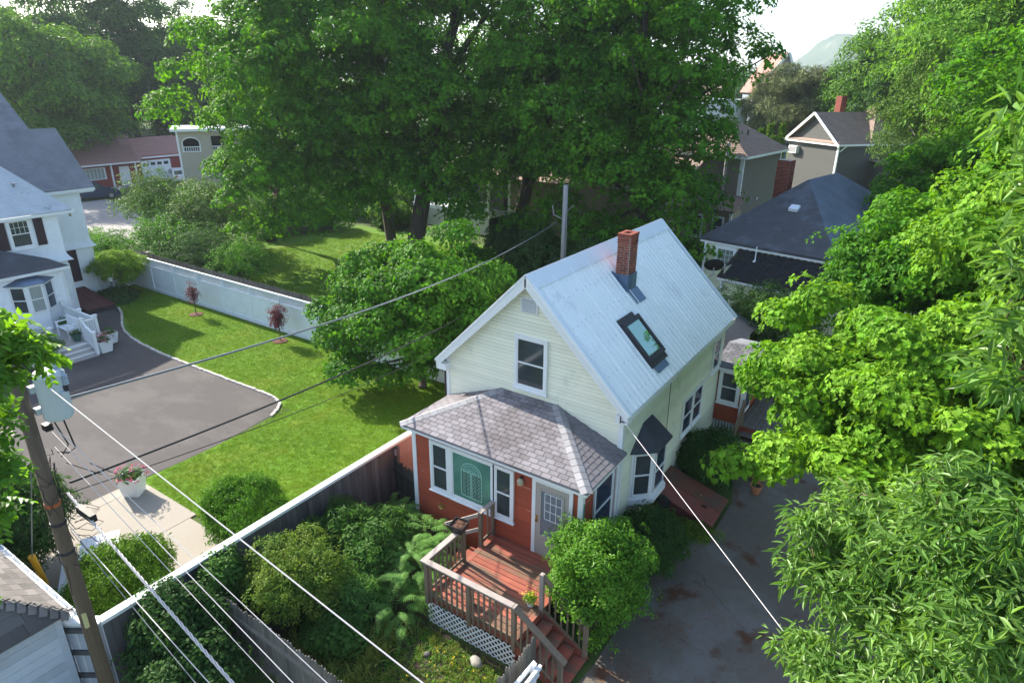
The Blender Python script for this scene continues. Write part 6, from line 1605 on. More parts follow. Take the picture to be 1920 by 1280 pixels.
part('wall', MB().box((0, 0, 0), (9, 5, 4.62)).box((0, 0, 4.62), (.42, .2, 6.6)).box((2.02, 0, 4.62), (3.1, .2, 6.6)).box((4.3, 0, 4.62), (9, .2, 6.6)).box((0, .201, 4.62), (.2, 5, 6.6)), TAN, AB)
av = []; n = 10
pts = [(1.22 + .8 * math.cos(PI - PI * k / n), 5.45 + .55 * math.sin(PI * k / n)) for k in range(n + 1)]
b = MB()
for k in range(n): (xa, za), (xb, zb) = pts[k], pts[k + 1]; b.add([(xa, 0, za), (xb, 0, zb), (xb, 0, 6.6), (xa, 0, 6.6), (xa, .2, za), (xb, .2, zb), (xb, .2, 6.6), (xa, .2, 6.6)], [(0, 1, 2, 3), (7, 6, 5, 4), (0, 4, 5, 1)])
b.box((3.1, 0, 6.1), (4.3, .2, 6.6)); part('arch', b, TAN, AB)
part('arch_trim', MB().tube([(.44, -.03, 4.65)] + [(x, -.03, z) for x, z in pts] + [(2.0, -.03, 4.65)], .06, 6).box((.36, -.06, 4.6), (2.08, -.01, 4.68)), WHITE, AB)
clap(AB, (0, 0, 0), (1, 0, 0), (0, -1, 0), .1, 4.55, .17, TAN, lambda z: (.1, 9), joined=True, name='siding', thick=.025)
part('corner_board', MB().box((-.04, -.05, 0), (.14, -.0, 6.6)), WHITE, AB); part('roof', MB().box((-.5, -.5, 6.6), (9.4, 5.4, 6.85)), WHITE, AB)
part('inner_wall', MB().box((.3, 2.6, 4.62), (8.9, 2.7, 6.6)), INSIDE, AB)
for i in range(8): boxp('baluster', WHITE, (.5 + i * .2, .12, 4.62), (.56 + i * .2, .17, 5.05), AB)
boxp('balcony_rail', WHITE, (.42, .08, 5.05), (2.02, .22, 5.12), AB)
for i in range(6): boxp('baluster', WHITE, (3.15 + i * .2, .12, 4.62), (3.2 + i * .2, .17, 5.05), AB)
boxp('balcony_rail', WHITE, (3.1, .08, 5.05), (4.3, .22, 5.12), AB)

# ------------------------------------------------------------------ cars
def car(name, label, loc, rz, paint, L=4.5, Wd=1.8, Hh=1.65):
    t = thing(name, label, 'car', loc, rz, local=True)
    prof = [(-L / 2, .45), (-L / 2 + .05, .95), (-L / 2 + .25, 1.05), (-L * .38, Hh * .96), (-L * .1, Hh), (L * .1, Hh * .97), (L * .24, 1.08), (L * .43, .92), (L / 2, .7), (L / 2 - .02, .40)]
    low = [(L / 2 - .3, .28), (-L / 2 + .3, .28)]
    P = prof + low; n = len(P); vs = []
    for side in (-1, 1):
        for x, z in P: vs.append((x, side * Wd / 2 * (1 - .16 * max(0, (z - .95) / (Hh - .95))), z))
    vs2 = []
    fs = [tuple(range(n))[::-1], tuple(range(n, 2 * n))] + [(i, (i + 1) % n, (i + 1) % n + n, i + n) for i in range(n)]
    part('body', MB().add(vs, fs), paint, t)
    for side in (-1, 1):
        w = Wd / 2
        yb, yt = w * .985 + .01, w * .865 + .01
        for xa, xb, xc, xd in ((-L * .36, -L * .14, -L * .14, -L * .325), (-L * .12, L * .2, L * .085, -L * .12)):
            part('side_window', MB().add([(xa, side * yb, 1.06), (xb, side * yb, 1.06), (xc, side * yt, Hh * .93), (xd, side * yt, Hh * .93)], [(0, 1, 2, 3)]), GLASS, t)
        for xw in (-L * .31, L * .31):
            wh = part('wheel', MB().tube([(xw, side * (w - .20), .33), (xw, side * (w + .02), .33)], .33, 16), BLACK, t)
            part('rim', MB().tube([(xw, side * (w + .0), .33), (xw, side * (w + .03), .33)], .2, 10), POLEG, wh)
        part('tail_light', MB().box((-L / 2 - .005, side * (w - .35) - .14, .82), (-L / 2 + .06, side * (w - .35) + .14, .98)), REDP, t)
        part('headlight', MB().box((L / 2 - .12, side * (w - .35) - .15, .66), (L / 2 + .0, side * (w - .35) + .15, .80)), WHITE, t)
        part('door_mirror', MB().box((L * .17, side * w, 1.0), (L * .21, side * (w + .18), 1.14)), paint, t)
    part('rear_window', MB().add([(-L / 2 + .24, -.72, 1.09), (-L / 2 + .24, .72, 1.09), (-L * .385, .62, Hh * .93), (-L * .385, -.62, Hh * .93)], [(0, 3, 2, 1)]), GLASS, t)
    part('windscreen', MB().add([(L * .235, -.74, 1.11), (L * .235, .74, 1.11), (L * .108, .62, Hh * .95), (L * .108, -.62, Hh * .95)], [(0, 1, 2, 3)]), GLASS, t)
    return t
car('parked_car', 'white hatchback parked before the garage of the red house', (-71.6, 30.6, 0), R(160), mat('white_car_paint', (.75, .76, .78), .3, .02, 1), 4.3)
car('parked_car', 'dark blue car parked beyond the roof edge of the white house', (-67.2, 18.9, 0), R(75), mat('navy_car_paint', (.02, .035, .09), .25, .02, 1, spec=.6), 4.6)
for z, dz, lab in ((7.4, .3, 'upper pair'), (7.0, .3, 'lower pair')): pass
SW = ((-110, 18, 8.6), (-58, 30, 9.4)), ((-110, 18, 7.9), (-58, 30, 8.8)), ((-76, 14, 5.5), (-56, 30, 7.7)), ((-76, 14, 4.9), (-56, 30, 7.1))
for (a, b_), lab in zip(SW, ('topmost street wire in front of the dark trees behind the red house', 'second street wire in front of the dark trees behind the red house', 'third street wire, crossing the brown roof of the red house', 'lowest street wire, crossing the brown roof of the red house')):
    wire('street_wire', lab, a, b_, .03, WIREB, .3)

# ------------------------------------------------------------------ trees
S_MAPLE = protos('maple', 12, .21, .42, dome=.45, droop=.35)
S_MAPLE2 = protos('maple', 14, .15, .30, dome=.5, droop=.35)
S_NEAR = protos('maple', 15, .135, .26, dome=.5, droop=.4, layers=.8)
S_FAR = protos('simple', 15, .36, .8, dome=.5)
S_SIMPLE = protos('simple', 12, .10, .17, dome=.4)
S_SMALL = protos('simple', 14, .055, .10, dome=.4)
S_NEEDLE = protos('needle', 34, .30, .16, tilt=1.0, dome=.2)
MG = 'large maples behind the white fence'
tree('maple_tree', 'leftmost big maple, its crown reaching over the garage and balcony building', (-37.2, 17.5, 0), (-30.8, 16.4, 9.4), (5.6, 5.6, 8.6), 46, 2.0, 4000, S_MAPLE, MAPLE, BARK, MG, .32, 1, low=-.62,
     extra=[(-30.8, 11.9, 2.8, 1.7), (-30, 14.7, 3.7, 2.0), (-31.2, 14.7, 5.6, 2.1), (-33.0, 12.0, 6.4, 1.5), (-32.6, 12.6, 5.0, 1.5), (-34.9, 9.4, 9.5, 1.1), (-34.5, 10.2, 10.4, 1.3), (-34.0, 10.9, 12.1, 1.5), (-33.4, 11.6, 13.9, 1.7), (-33.0, 12.0, 4.4, 1.2), (-32.2, 12.6, 6.6, 1.7), (-32.5, 14.7, 15.6, 2.2), (-31.4, 13.2, 2.6, 1.3), (-32.9,12.2,9.3,1.5)], core=.12)
tree('maple_tree', 'big maple with the leaning grey trunk standing on the back lawn', (-28.8, 21.9, 0), (-28.3, 19.4, 11.3), (7.0, 6.8, 9.4), 70, 2.1, 5400, S_MAPLE, MAPLE, BARK, MG, .40, 2, low=-.85,
     extra=[(-28, 15.6, 3.2, 1.9), (-27.8, 18.8, 3.9, 2.1), (-25.0, 18.7, 5.9, 2.1), (-29, 17, 6, 2.2)], core=.12)
tree('maple_tree', 'thick-trunked big maple just right of the leaning one', (-25.5, 20.6, 0), (-23.4, 23.8, 11.8), (6.8, 6.8, 9.8), 64, 2.1, 5000, S_MAPLE, MAPLE, BARK, MG, .62, 3, low=-.85, core=.12, extra=[(-20.8, 19.5, 4.8, 1.6), (-22, 22, 3.0, 1.6), (-20.4, 21, 3.8, 1.8), (-23.1, 21.7, 4.2, 1.9), (-22.6, 23.4, 5.4, 2.1), (-24.8, 21.6, 6.7, 2.2)])
tree('maple_tree', 'big dark-trunked maple in front of the tan house', (-21.6, 27.6, 0), (-16.6, 27.0, 11.9), (6.8, 6.8, 10.2), 64, 2.1, 5200, S_MAPLE, MAPLE, BARK, MG, .55, 4, low=-.82, core=.12, extra=[(-15.0, 23.2, 3.4, 2.0), (-17.5, 22.6, 3.0, 1.8)])
tree('maple_tree', 'rightmost big maple, its crown hanging down behind the metal roof and grey pole', (-9.8, 25.0, 0), (-10.9, 24.0, 10.6), (5.2, 5.2, 9.6), 64, 2.0, 5000, S_MAPLE, MAPLE, BARK, MG, .45, 5, low=-.85, core=.15,
     extra=[(-5.6, 27.0, 13.6, 1.5), (-4.7, 27.7, 13.0, .9), (-6.5, 25.6, 12.0, 1.5), (-6.3, 21.2, 4.4, 1.2), (-8.9, 19.9, 3.6, 1.8), (-7, 20.6, 6.4, 1.9), (-6.6, 24.6, 9.2, 1.3), (-11.5, 20.6, 3.6, 1.8), (-6.2, 25.8, 15.6, 1.7), (-5.0, 21.2, 3.4, .9)])
tree('young_maple', 'spreading younger maple on the lawn left of the cream gable', (-10.74, 4.75, 0), (-11.1, 5.0, 3.25), (3.1, 3.1, 2.6), 40, 1.0, 3500, S_MAPLE2, MAPLEM, BARK, None, .15, 6, low=-.6, core=.15,
     extra=[(-13.9, 3.0, 3.3, .8), (-14.2, 3.2, 2.0, .7), (-9.6, 8.0, 4.2, 1.0), (-12.6, 2.6, 1.2, .9), (-10.2, 4.0, 1.3, .8), (-9.6, 5.2, 1.7, .8), (-11.5, 3.3, 1.0, .8), (-13.4, 4.0, 1.3, .8), (-9.2, 6.6, 2.2, .9), (-10.9, 7.2, 5.9, .9)], flat=.5)
RG = 'bright maples along the right side driveway'
tree('maple_tree', 'bright sunlit maple overhanging the side driveway on the right', (7.4, 3.2, 0), (6.35, 2.5, 4.9), (3.4, 3.2, 2.6), 105, .66, 4600, S_NEAR, MAPLEB, BARK, RG, .22, 7, low=-.55, core=.2,
     extra=[(2.45, 2.6, 4.9, .7), (3.0, .9, 3.6, .65), (2.5, .9, 3.3, .5), (2.7, 3.6, 6.3, .7), (3.5, 3.4, 6.9, .8), (2.2, 3.4, 4.3, .5), (2.9, 2.2, 5.6, .8), (3.6, .2, 4.4, .7)], flat=.42)
tree('maple_tree', 'darker green maple covering the right end of the blue-black roof', (5.6, 12.5, 0), (5.9, 11.4, 5.9), (3.1, 3.1, 2.9), 44, 1.1, 3200, S_MAPLE2, MAPLE, BARK, RG, .22, 8, low=-.7, core=.25,
     extra=[(2.4, 10.6, 4.6, .8), (3.0, 10.4, 5.6, .8), (3.6, 10.8, 6.6, .8), (1.9, 10.8, 3.9, .6), (4.4, 11.0, 7.5, .8)], flat=.6)
tree('maple_tree', 'tall bright maple at the right edge above the sunlit one', (9.4, 9.0, 0), (8.3, 7.8, 8.4), (3.1, 3.2, 3.1), 44, 1.05, 3200, S_MAPLE2, MAPLEB, BARK, RG, .25, 9, low=-.7, core=.2, flat=.55)
# near tree with long narrow leaves, lower right and right edge
WF = protos('lance', 13, .155, .21, tilt=.75, dome=.5, layers=1.2, droop=.35)
def nar(name, label, base, lobes, n, seed):
    rg = np.random.default_rng(seed); t = thing(name, label, 'tree', base)
    w = np.array([l[3] ** 2 for l in lobes]); w /= w.sum(); P, U = [], []
    for (x, y, z, r_), wi in zip(lobes, w):
        k = int(n * wi); v = rg.normal(size=(k, 3)); v /= np.linalg.norm(v, axis=1)[:, None]
        P.append(np.array((x, y, z)) + v * (r_ * rg.uniform(.25, 1.0, (k, 1)) ** .7) * np.array([1, 1, .75])); U.append(v * .55 + [0, 0, .8] + rg.normal(size=(k, 3)) * .35)
    P, U = np.concatenate(P), np.concatenate(U)
    mb = MB(); top = Vector(base) + Vector((0, 0, max(l[2] for l in lobes)))
    limbs(mb, base, top, [l[:3] for l in lobes], .17, rg)
    r4 = random.Random(seed)
    for i in range(70):
        a = Vector(P[r4.randrange(len(P))]); l = min(lobes, key=lambda q: (Vector(q[:3]) - a).length); mb.tube([Vector(l[:3]), (Vector(l[:3]) + a) / 2 + Vector((0, 0, .08)), a], [.012, .008, .004], 4)
    part('trunk', mb, TWIG, t)
    return t, P, U
t, P, U = nar('narrow_leaved_tree', 'near tree of long glossy narrow leaves filling the lower right corner', (8.2, -6.6, 0),
              [(5.23, -5.5, 7.05, .38), (6.0, -6.0, 7.85, .45), (4.85, -5.6, 6.6, .28), (6.5, -6.6, 8.0, .4), (5.3, -5.3, 6.3, .55), (5.0, -5.6, 6.1, .38), (5.75, -5.9, 7.0, .6), (6.3, -6.4, 7.5, .6), (6.5, -7.0, 7.2, .6), (6.2, -7.0, 6.3, .7), (5.5, -6.4, 5.4, .55), (5.6, -5.9, 6.2, .6), (6.3, -5.9, 6.6, .8), (7.2, -6.4, 7.2, .8), (5.9, -6.9, 5.4, .6), (5.1, -6.0, 5.2, .32), (7.6, -5.6, 6.7, .9)], 1700, 21)
scatter('crown', P, U, np.random.default_rng(3).uniform(.75, 1.15, len(P)), WF, WILLOW, t, seed=4)
t, P, U = nar('narrow_leaved_tree', 'second near tree of narrow leaves showing only along the right edge', (9.4, -8.2, 0),
              [(5.72, -8.02, 11.45, .16), (5.86, -8.03, 11.05, .22), (5.9, -8.03, 10.65, .24), (5.94, -8.05, 10.3, .24), (6.02, -8.04, 9.9, .24), (6.5, -8.0, 10.6, .4)], 90, 22)
scatter('crown', P, U, np.random.default_rng(3).uniform(.75, 1.1, len(P)), WF, WILLOW, t, seed=5)
AF = [feather(5, .10, .26, 'simple', s + 9, .3) for s in range(3)]
t, P, U = nar('ash_tree', 'near leafy tree at the left edge partly hiding the transformer and pole', (-4.1, -12.9, 0),
              [(-2.42, -10.84, 9.20, 0.30), (-2.37, -10.72, 8.95, 0.26), (-2.42, -10.92, 8.75, 0.30), (-2.49, -11.07, 8.20, 0.26), (-2.52, -11.17, 7.70, 0.28), (-2.59, -11.32, 7.15, 0.24), (-2.29, -10.54, 8.86, 0.14), (-2.67, -11.72, 6.15, 0.20), (-3.07, -11.42, 8.60, 0.50), (-3.07, -11.52, 7.60, 0.45)], 560, 23)
scatter('crown', P, U, np.random.default_rng(3).uniform(.75, 1.2, len(P)), AF, ASHL, t, seed=6)

# right-hand background
BG = 'background trees at the upper right'
tree('birch_tree', 'pale birch with white stems and weeping light foliage at the upper right', (3.6, 46.2, 0), (4.0, 46.0, 9.9), (4.4, 4.4, 5.2), 40, 1.5, 2600, protos('simple', 18, .16, .45, dome=.9), BIRCHL, BIRCHB, None, .26, 10, low=-.8, core=.3, flat=1.0, nlimb=20)
tree('broadleaf_tree', 'tall green tree left of the birch behind the gabled house', (-4.6, 76, 0), (-4.2, 75, 10.6), (4.8, 4.6, 6.6), 44, 2.1, 2200, S_FAR, FAR1, BARK, BG, .4, 11, low=-.7, core=.3)
tree('broadleaf_tree', 'dark tree between the antenna and the birch', (-1.2, 73, 0), (-.6, 72, 9.5), (5.2, 5, 6.2), 40, 2.1, 2200, S_FAR, FAR2, BARK, BG, .4, 12, low=-.7, core=.3)
tree('broadleaf_tree', 'bright tall tree filling the top right corner', (7.6, 50, 0), (7.4, 47, 13.4), (7.5, 7, 7), 50, 2.4, 3200, S_FAR, leafmat('bright_far_leaf', (.08, .19, .02), (.14, .27, .03), (1.7, 1.7, .8), cl=.3), BARK, BG, .45, 13, low=-.8, core=.3)
tree('broadleaf_tree', 'rounded green tree at the right edge below the tall bright one', (8.6, 29, 0), (8.6, 28, 9.8), (4.8, 4.6, 4.6), 40, 1.7, 2400, protos('maple', 12, .2, .4, dome=.4), MAPLE, BARK, BG, .3, 14, low=-.8, core=.3)
tree('broadleaf_tree', 'green tree behind the top of the birch', (1.6, 74, 0), (1.8, 72, 13.5), (7, 6.6, 8), 44, 2.6, 2400, S_FAR, FAR1, BARK, BG, .4, 15, low=-.7, core=.3)
tree('pine_tree', 'wide olive-green pine beside the grey gable', (-13.6, 80, 0), (-13.6, 79, 8.0), (5.6, 5.4, 5.0), 50, 1.8, 3000, S_NEEDLE, PINEL, BARK, None, .3, 16, low=-.7, core=.3, scl=(1.6, 2.8))
for i, (dx, dy, h) in enumerate(((-.95, 0, 3.1), (-.35, .4, 3.5), (.15, -.3, 2.6), (.65, .3, 3.6))):
    c = (-8.1 + dx, 45.6 + dy, 4.9 + h / 2)
    lab = ('leftmost', 'second from left', 'shortest, in front', 'rightmost')[i] + ' of the clipped bright arborvitae columns between the taupe houses'
    rg = np.random.default_rng(i); k = 420; zz = rg.random(k); a = rg.uniform(0, 2 * PI, k); rr = .42 * np.sqrt(1 - zz ** 1.6) * rg.uniform(.8, 1, k)
    t = thing('arborvitae', lab, 'shrub', (c[0], c[1], 0), 0, 'arborvitae columns')
    part('trunk', MB().tube([(c[0], c[1], 0), (c[0], c[1], 4.9 + h)], .08, 6), BARK, t)
    low = (4.9 + h)
    scatter('foliage', np.stack([c[0] + rr * np.cos(a), c[1] + rr * np.sin(a), 1.5 + zz * (low - 1.5)], 1), np.stack([np.cos(a), np.sin(a), np.full(k, 1.2)], 1), rg.uniform(.8, 1.2, k), protos('simple', 18, .12, .22, tilt=.8), ARBOR, t, seed=i)
tree('broadleaf_tree', 'green tree filling the space below the birch crown', (5.8, 29.6, 0), (5.7, 28.6, 6.3), (3.6, 3.4, 3.2), 36, 1.3, 2200, protos('maple', 12, .2, .4, dome=.4), MAPLE, BARK, BG, .25, 17, low=-.8, core=.3)
# far left and skyline
LG = 'big trees behind the red ranch house'
far_specs = [((-82, 20, 0), (-81, 22, 10.2), (8, 9, 8.5), 'rounded maple spreading above the roof of the white house', FAR1),
             ((-101, 42, 0), (-99, 41.5, 16), (7.0, 7.0, 15), 'tallest dense tree at the upper left above the red house', FAR1),
             ((-96, 31, 0), (-95, 31.5, 11), (6, 7, 10), 'dark tree in the gap left of the tallest one', FAR2),
             ((-108, 55, 0), (-106, 55, 12), (7, 8, 11), 'hazy tree right of the tallest one', FAR2),
             ((-112, 34, 0), (-110, 33, 11.5), (8, 8, 9), 'tree rising behind the rounded maple', FAR1),
             ((-90, 44, 0), (-89, 45, 8.5), (5, 7, 8), 'dark understorey tree right behind the red ranch roof', FAR2),
             ((-92, 58, 0), (-90, 58, 11), (6, 8, 10), 'tree partly hidden by the left maple crown', FAR2)]
for i, (b0, c, rad, lab, m) in enumerate(far_specs):
    tree('broadleaf_tree', lab, b0, c, rad, 40, 2.3, 2600, S_FAR, FAR2 if i in (1, 4) else m, BARK, LG, .5, 30 + i, low=-.8, core=.3, scl=(1., 1.5))
SKY_G = 'trees along the skyline'
rs = random.Random(5)
sky_protos = [tree('skyline_tree', ('nearest', 'middle', 'farthest')[k] + ' of three hazy trees rising behind the tallest tree at the upper left', (-150 - 6 * k, 60 + 30 * k, 0), (-150 - 6 * k, 60 + 30 * k, 10 + k), (9, 9, 9), 30, 3.6, 750, protos('simple', 14, .6, 1.5, dome=.5), (FAR1, FAR2, FAR1)[k], BARK, SKY_G, .5, 50 + k, low=-.8, core=.3, nlimb=8) for k in range(3)]
camx, camy = 5.46, -13.0
skyl = []
TENS = ['', '', 'twenty', 'thirty', 'forty', 'fifty']; ONES = 'zero one two three four five six seven eight nine ten eleven twelve thirteen fourteen fifteen sixteen seventeen eighteen nineteen'.split()
ORD = [ONES[k_] if k_ < 20 else TENS[k_ // 10] + (' ' + ONES[k_ % 10] if k_ % 10 else '') for k_ in range(1, 60)]
k = 0
for ang in np.concatenate([np.arange(88, 98, 1.7), np.arange(106.5, 172, 1.6)]):
    Dd = rs.uniform(118, 190) if ang > 118 else rs.uniform(120, 175)
    x, y = camx + Dd * math.cos(R(ang)), camy + Dd * math.sin(R(ang))
    src = sky_protos[k % 3]; k += 1
    sc = rs.uniform(.85, 1.15)
    if 112 < ang < 141 and k % 2: k += 1; continue
    if ang < 112 or ang > 140: sc *= .8
    n = src.copy(); COL.objects.link(n); n.location = (x, y, -1); n.rotation_euler.z = rs.uniform(0, 6); n.scale = (sc * rs.uniform(.9, 1.3), sc * rs.uniform(.9, 1.3), sc)
    for ch in src.children: c2 = ch.copy(); COL.objects.link(c2); c2.parent = n
    skyl.append((ang, n))
for i, (a_, n) in enumerate(sorted(skyl, key=lambda q: -q[0])):
    n['label'] = 'hazy tree on the skyline, number %s counted from the left edge of the photo' % ORD[i]

# ------------------------------------------------------------------ shrubs of the middle distance
LIL = [('arching grey-green lilac left of the arched building', (-43.9, 13.2, 0), (2.4, 2.6, 2.2), 2.5), ('tall lilac in front of the arched building', (-41.5, 13.6, 0), (3.0, 2.8, 1.7), 1.9),
       ('lilac under the left edge of the big maple', (-37.2, 13.0, 0), (2.8, 2.8, 2.3), 2.3), ('low lilac nearest the white fence corner', (-36.6, 9.6, 0), (2.2, 1.8, 1.4), 1.5), ]
for i, (lab, b0, rad, cz) in enumerate(LIL):
    shrub('lilac_shrub', lab, b0, (b0[0], b0[1], cz), rad, 1250, protos('round', 12, .13, .32, dome=.4), BIRCHL if i % 2 == 0 else MAPLEM, TWIG, 'lilacs beyond the white fence', 60 + i, nl=30, stems=14)
shrub('dense_shrub', 'dark leafy shrub behind the white fence, left of the sunlit back lawn', (-32.5, 9.0, 0), (-32.5, 9.2, 1.5), (2.4, 1.5, 1.5), 1300, S_SIMPLE, DARKH, TWIG, 'shrubs behind the white fence', 70, nl=26, stems=8)
shrub('dense_shrub', 'brown-stemmed shrub at the edge of the sunlit back lawn', (-28.8, 9.2, 0), (-28.9, 9.3, 1.3), (2.0, 1.5, 1.3), 900, S_SIMPLE, MAPLEM, TWIG, 'shrubs behind the white fence', 71, nl=22, stems=18)
for i, (x, y) in enumerate(((-44, 7.4), (-47.5, 7.0), (-40.6, 7.6))):
    shrub('hedge_shrub', ('middle', 'farthest', 'nearest')[i] + ' of three bright low shrubs behind the white house wall', (x, y, 0), (x, y, .8), (1.9, 1.5, .9), 700, S_SIMPLE, LAUREL if i != 2 else MAPLEM, None, 'low shrubs beyond the white house', 72 + i, nl=20)
jt = tree('ornamental_tree', 'small chartreuse layered tree against the white house corner', (-33.1, 4.3, 0), (-33.0, 4.35, 1.5), (1.25, 1.1, .95), 30, .5, 1900, S_SMALL, CHART, BARK, None, .07, 80, low=-.75, flat=.5, nlimb=8, scl=(1.1, 1.7))
shrub('hosta_bed', 'low clump of dark glossy leaves under the chartreuse tree', (-32.3, 3.4, 0), (-32.3, 3.4, .15), (1.2, .8, .3), 330, protos('round', 9, .16, .18), DARKH, None, None, 81, nl=14)
shrub('box_shrub', 'clipped dark box shrub left of the white porch steps', (-25.55, -2.95, 0), (-25.55, -2.95, .7), (.72, .72, .66), 1500, S_SMALL, YEW, None, None, 82, nl=26, lobe=.32, flat=1)
shrub('yew_bush', 'rounded bright yew on the lawn against the long fence', (-8.75, -4.75, 0), (-8.75, -4.75, .62), (.92, .85, .72), 2800, protos('lance', 22, .11, .13, tilt=.9), YEW, None, None, 83, nl=40, lobe=.34, flat=.9)
shrub('arborvitae_bush', 'clipped golden-green bush at the end of the concrete walk beside the picnic table', (-8.75, -7.95, 0), (-8.75, -7.95, .62), (.92, .88, .70), 2800, protos('lance', 22, .11, .13, tilt=.9), ARBOR, None, None, 84, nl=40, lobe=.34, flat=.9)
shrub('cedar_hedge', 'tall dark cedar hedge left of the concrete walk behind the utility pole', (-12.2, -9.0, 0), (-12.3, -9.1, 1.35), (1.7, 1.15, 1.6), 3000, protos('lance', 22, .13, .17, tilt=.9), DARKH, None, None, 85, nl=44, lobe=.5, flat=.9)
shrub('cedar_hedge', 'bright low edge shrub between the cedar hedge and the shed gutter', (-9.4, -9.1, 0), (-9.3, -9.25, .3), (.8, .4, .4), 500, protos('lance', 16, .07, .10, tilt=.9), YEW, None, None, 86, nl=14)
shrub('shrub', 'large shaded shrub before the mossy lean-to of the yellow house', (-.2, 15.0, 0), (-.2, 14.9, 1.9), (2.1, 1.7, 1.6), 2100, S_SIMPLE, DARKH, TWIG, None, 87, nl=34)
# red japanese maples
for lab, b0, h, n_, r_ in (('fuller purple-leaved young tree in a mulch ring by the white fence', (-19.56, 4.69, 0), 1.95, 300, .52), ('sparser purple-leaved young tree, farther along the white fence', (-26.26, 4.58, 0), 1.9, 110, .45)):
    rg = np.random.default_rng(int(-b0[0])); t = thing('purple_sapling', lab, 'young tree', b0, 0, 'purple saplings')
    mb = MB(); mb.tube([b0, (b0[0] + .05, b0[1], .6), (b0[0], b0[1], h * .8)], [.03, .022, .01], 6)
    v = rg.normal(size=(n_, 3)); v /= np.linalg.norm(v, axis=1)[:, None]; P = np.array(b0) + [0, 0, h * .66] + v * rg.uniform(.2, 1, (n_, 1)) * [r_, r_, h * .34]
    for i in range(22): q = Vector(P[i]); s0 = Vector((b0[0], b0[1], h * .3 + .02 * i)); mb.tube([s0, (s0 + q) / 2 + Vector((0, 0, .08)), q + Vector((0, 0, .15 if n_ < 200 else 0))], [.010, .007, .003], 4)
    part('trunk', mb, TWIG, t); scatter('crown', P, v + [0, 0, .8], rg.uniform(.8, 1.3, n_), S_SMALL, JMAPLE, t, seed=3)
    mr3 = MB().lathe((b0[0], b0[1], 0.003), [(.36, 0), (.33, .04), (.1, .07), (0.01, .07)], 18); part('mulch_ring', mr3, MULCH, t)

# ------------------------------------------------------------------ garden in front
def frond(seed, n=17, L=.85):
    r = random.Random(seed); vs, fs = [], []
    for i in range(n):
        t = (i + .6) / n; q = t * L
        z = .62 * q - .62 * q * q / L * 1.25
        w = .165 * min(1, t * 5 + .35) * (1 - t) ** .75 + .008
        for s in (-1, 1):
            b0 = Vector((0, q * .92, z)); d = Vector((s * 1, .28, -.18 + r.uniform(-.08, .08))).normalized(); y = Vector((0, L / n * .30, 0)); tip = b0 + d * w
            k = len(vs); vs += [b0 - y, b0 + y, b0 + d * w * .6 + y * .9, tip, b0 + d * w * .6 - y * .7]; fs.append((k, k + 1, k + 2, k + 3, k + 4))
    k = len(vs)
    vs += [Vector((-.006, 0, 0)), Vector((.006, 0, 0)), Vector((.004, L * .5, .62 * L * .5 - .19 * L)), Vector((-.004, L * .5, .62 * L * .5 - .19 * L))]; fs.append((k, k + 1, k + 2, k + 3))
    return vs, fs
FR = [frond(s) for s in range(3)]
fgr = np.random.default_rng(77)
for lab, cx_, cy, n_, h, spread in (('large bright fern clump against the deck rail', -3.55, -3.75, 105, .75, .62), ('fern clump behind, close under the red porch', -3.95, -2.75, 60, .65, .5), ('fern clump in shade near the dark fence', -5.3, -2.6, 46, .5, .5), ('lower fern clump beside the lattice skirt', -3.15, -4.75, 44, .3, .42)):
    P = np.stack([cx_ + fgr.normal(size=n_) * spread * .5, cy + fgr.normal(size=n_) * spread * .5, np.abs(fgr.normal(size=n_)) * .18 + h * fgr.uniform(.3, 1, n_)], 1)
    v = P - [cx_, cy, 0]; U = np.stack([v[:, 0] * .35, v[:, 1] * .35, np.full(n_, 1.)], 1)
    yaw = np.arctan2(v[:, 1], v[:, 0]) - PI / 2 + fgr.normal(size=n_) * .5
    t = thing('fern', lab, 'fern', (cx_, cy, 0), 0, 'ferns in the front garden')
    scatter('fronds', P, U, fgr.uniform(.65, 1.1, n_), FR, FERN, t, yaw=yaw, seed=n_)
    mb = MB()
    for i in range(0, n_, 3): mb.tube([(cx_ + v[i, 0] * .3, cy + v[i, 1] * .3, 0), tuple(P[i])], .006, 4)
    part('stems', mb, TWIG, t)
shrub('golden_shrub', 'golden-leaved shrub between the long fence and the stockade', (-5.15, -6.1, 0), (-5.15, -6.0, .98), (1.15, .95, .88), 2300, S_SMALL, GOLD, TWIG, None, 90, nl=36, stems=10, lobe=.4)
herbs = [('tall leafy herb patch by the dark fence', -5.75, -4.0, .85, 1.3), ('leafy herb patch left of the big fern', -4.75, -4.15, .7, 1.15), ('pale-leaved herb patch in front of the big fern', -4.35, -5.1, .65, .85),
         ('low dark herbs behind the golden shrub', -5.9, -5.0, .6, 1.1), ('dark foliage behind the ferns near the short stockade', -4.95, -3.1, .7, 1.0), ('low herbs between golden shrub and grass', -3.9, -6.0, .6, .5)]
LNS = protos('lance', 14, .13, .14, dome=.5); 
for i, (lab, x, y, r_, h) in enumerate(herbs):
    shrub('herb_clump', lab, (x, y, 0), (x, y, h * .55), (r_, r_ * .9, h * .55), 620, LNS if i % 2 == 0 else S_SIMPLE, HERB if i != 2 else FERN, TWIG, 'herb clumps in the front garden', 92 + i, nl=18, stems=10, lobe=r_ * .45)
for i, (lab, x, y, r_, h) in enumerate((('ivy mound over the fence corner beyond the stockade', -6.0, -8.2, .85, 1.75), ('dark creeper mound at the bottom edge beside the stockade', -5.0, -8.6, .9, 1.2), ('creeper hanging on the fence cap above the stockade', -6.3, -7.0, .45, 1.7))):
    shrub('creeper', lab, (x, y, 0), (x, y, h * .55), (r_, r_, h * .5), 850, S_SIMPLE, DARKH if i < 2 else HERB, TWIG, 'creepers at the street corner', 100 + i, nl=20, lobe=r_ * .45)
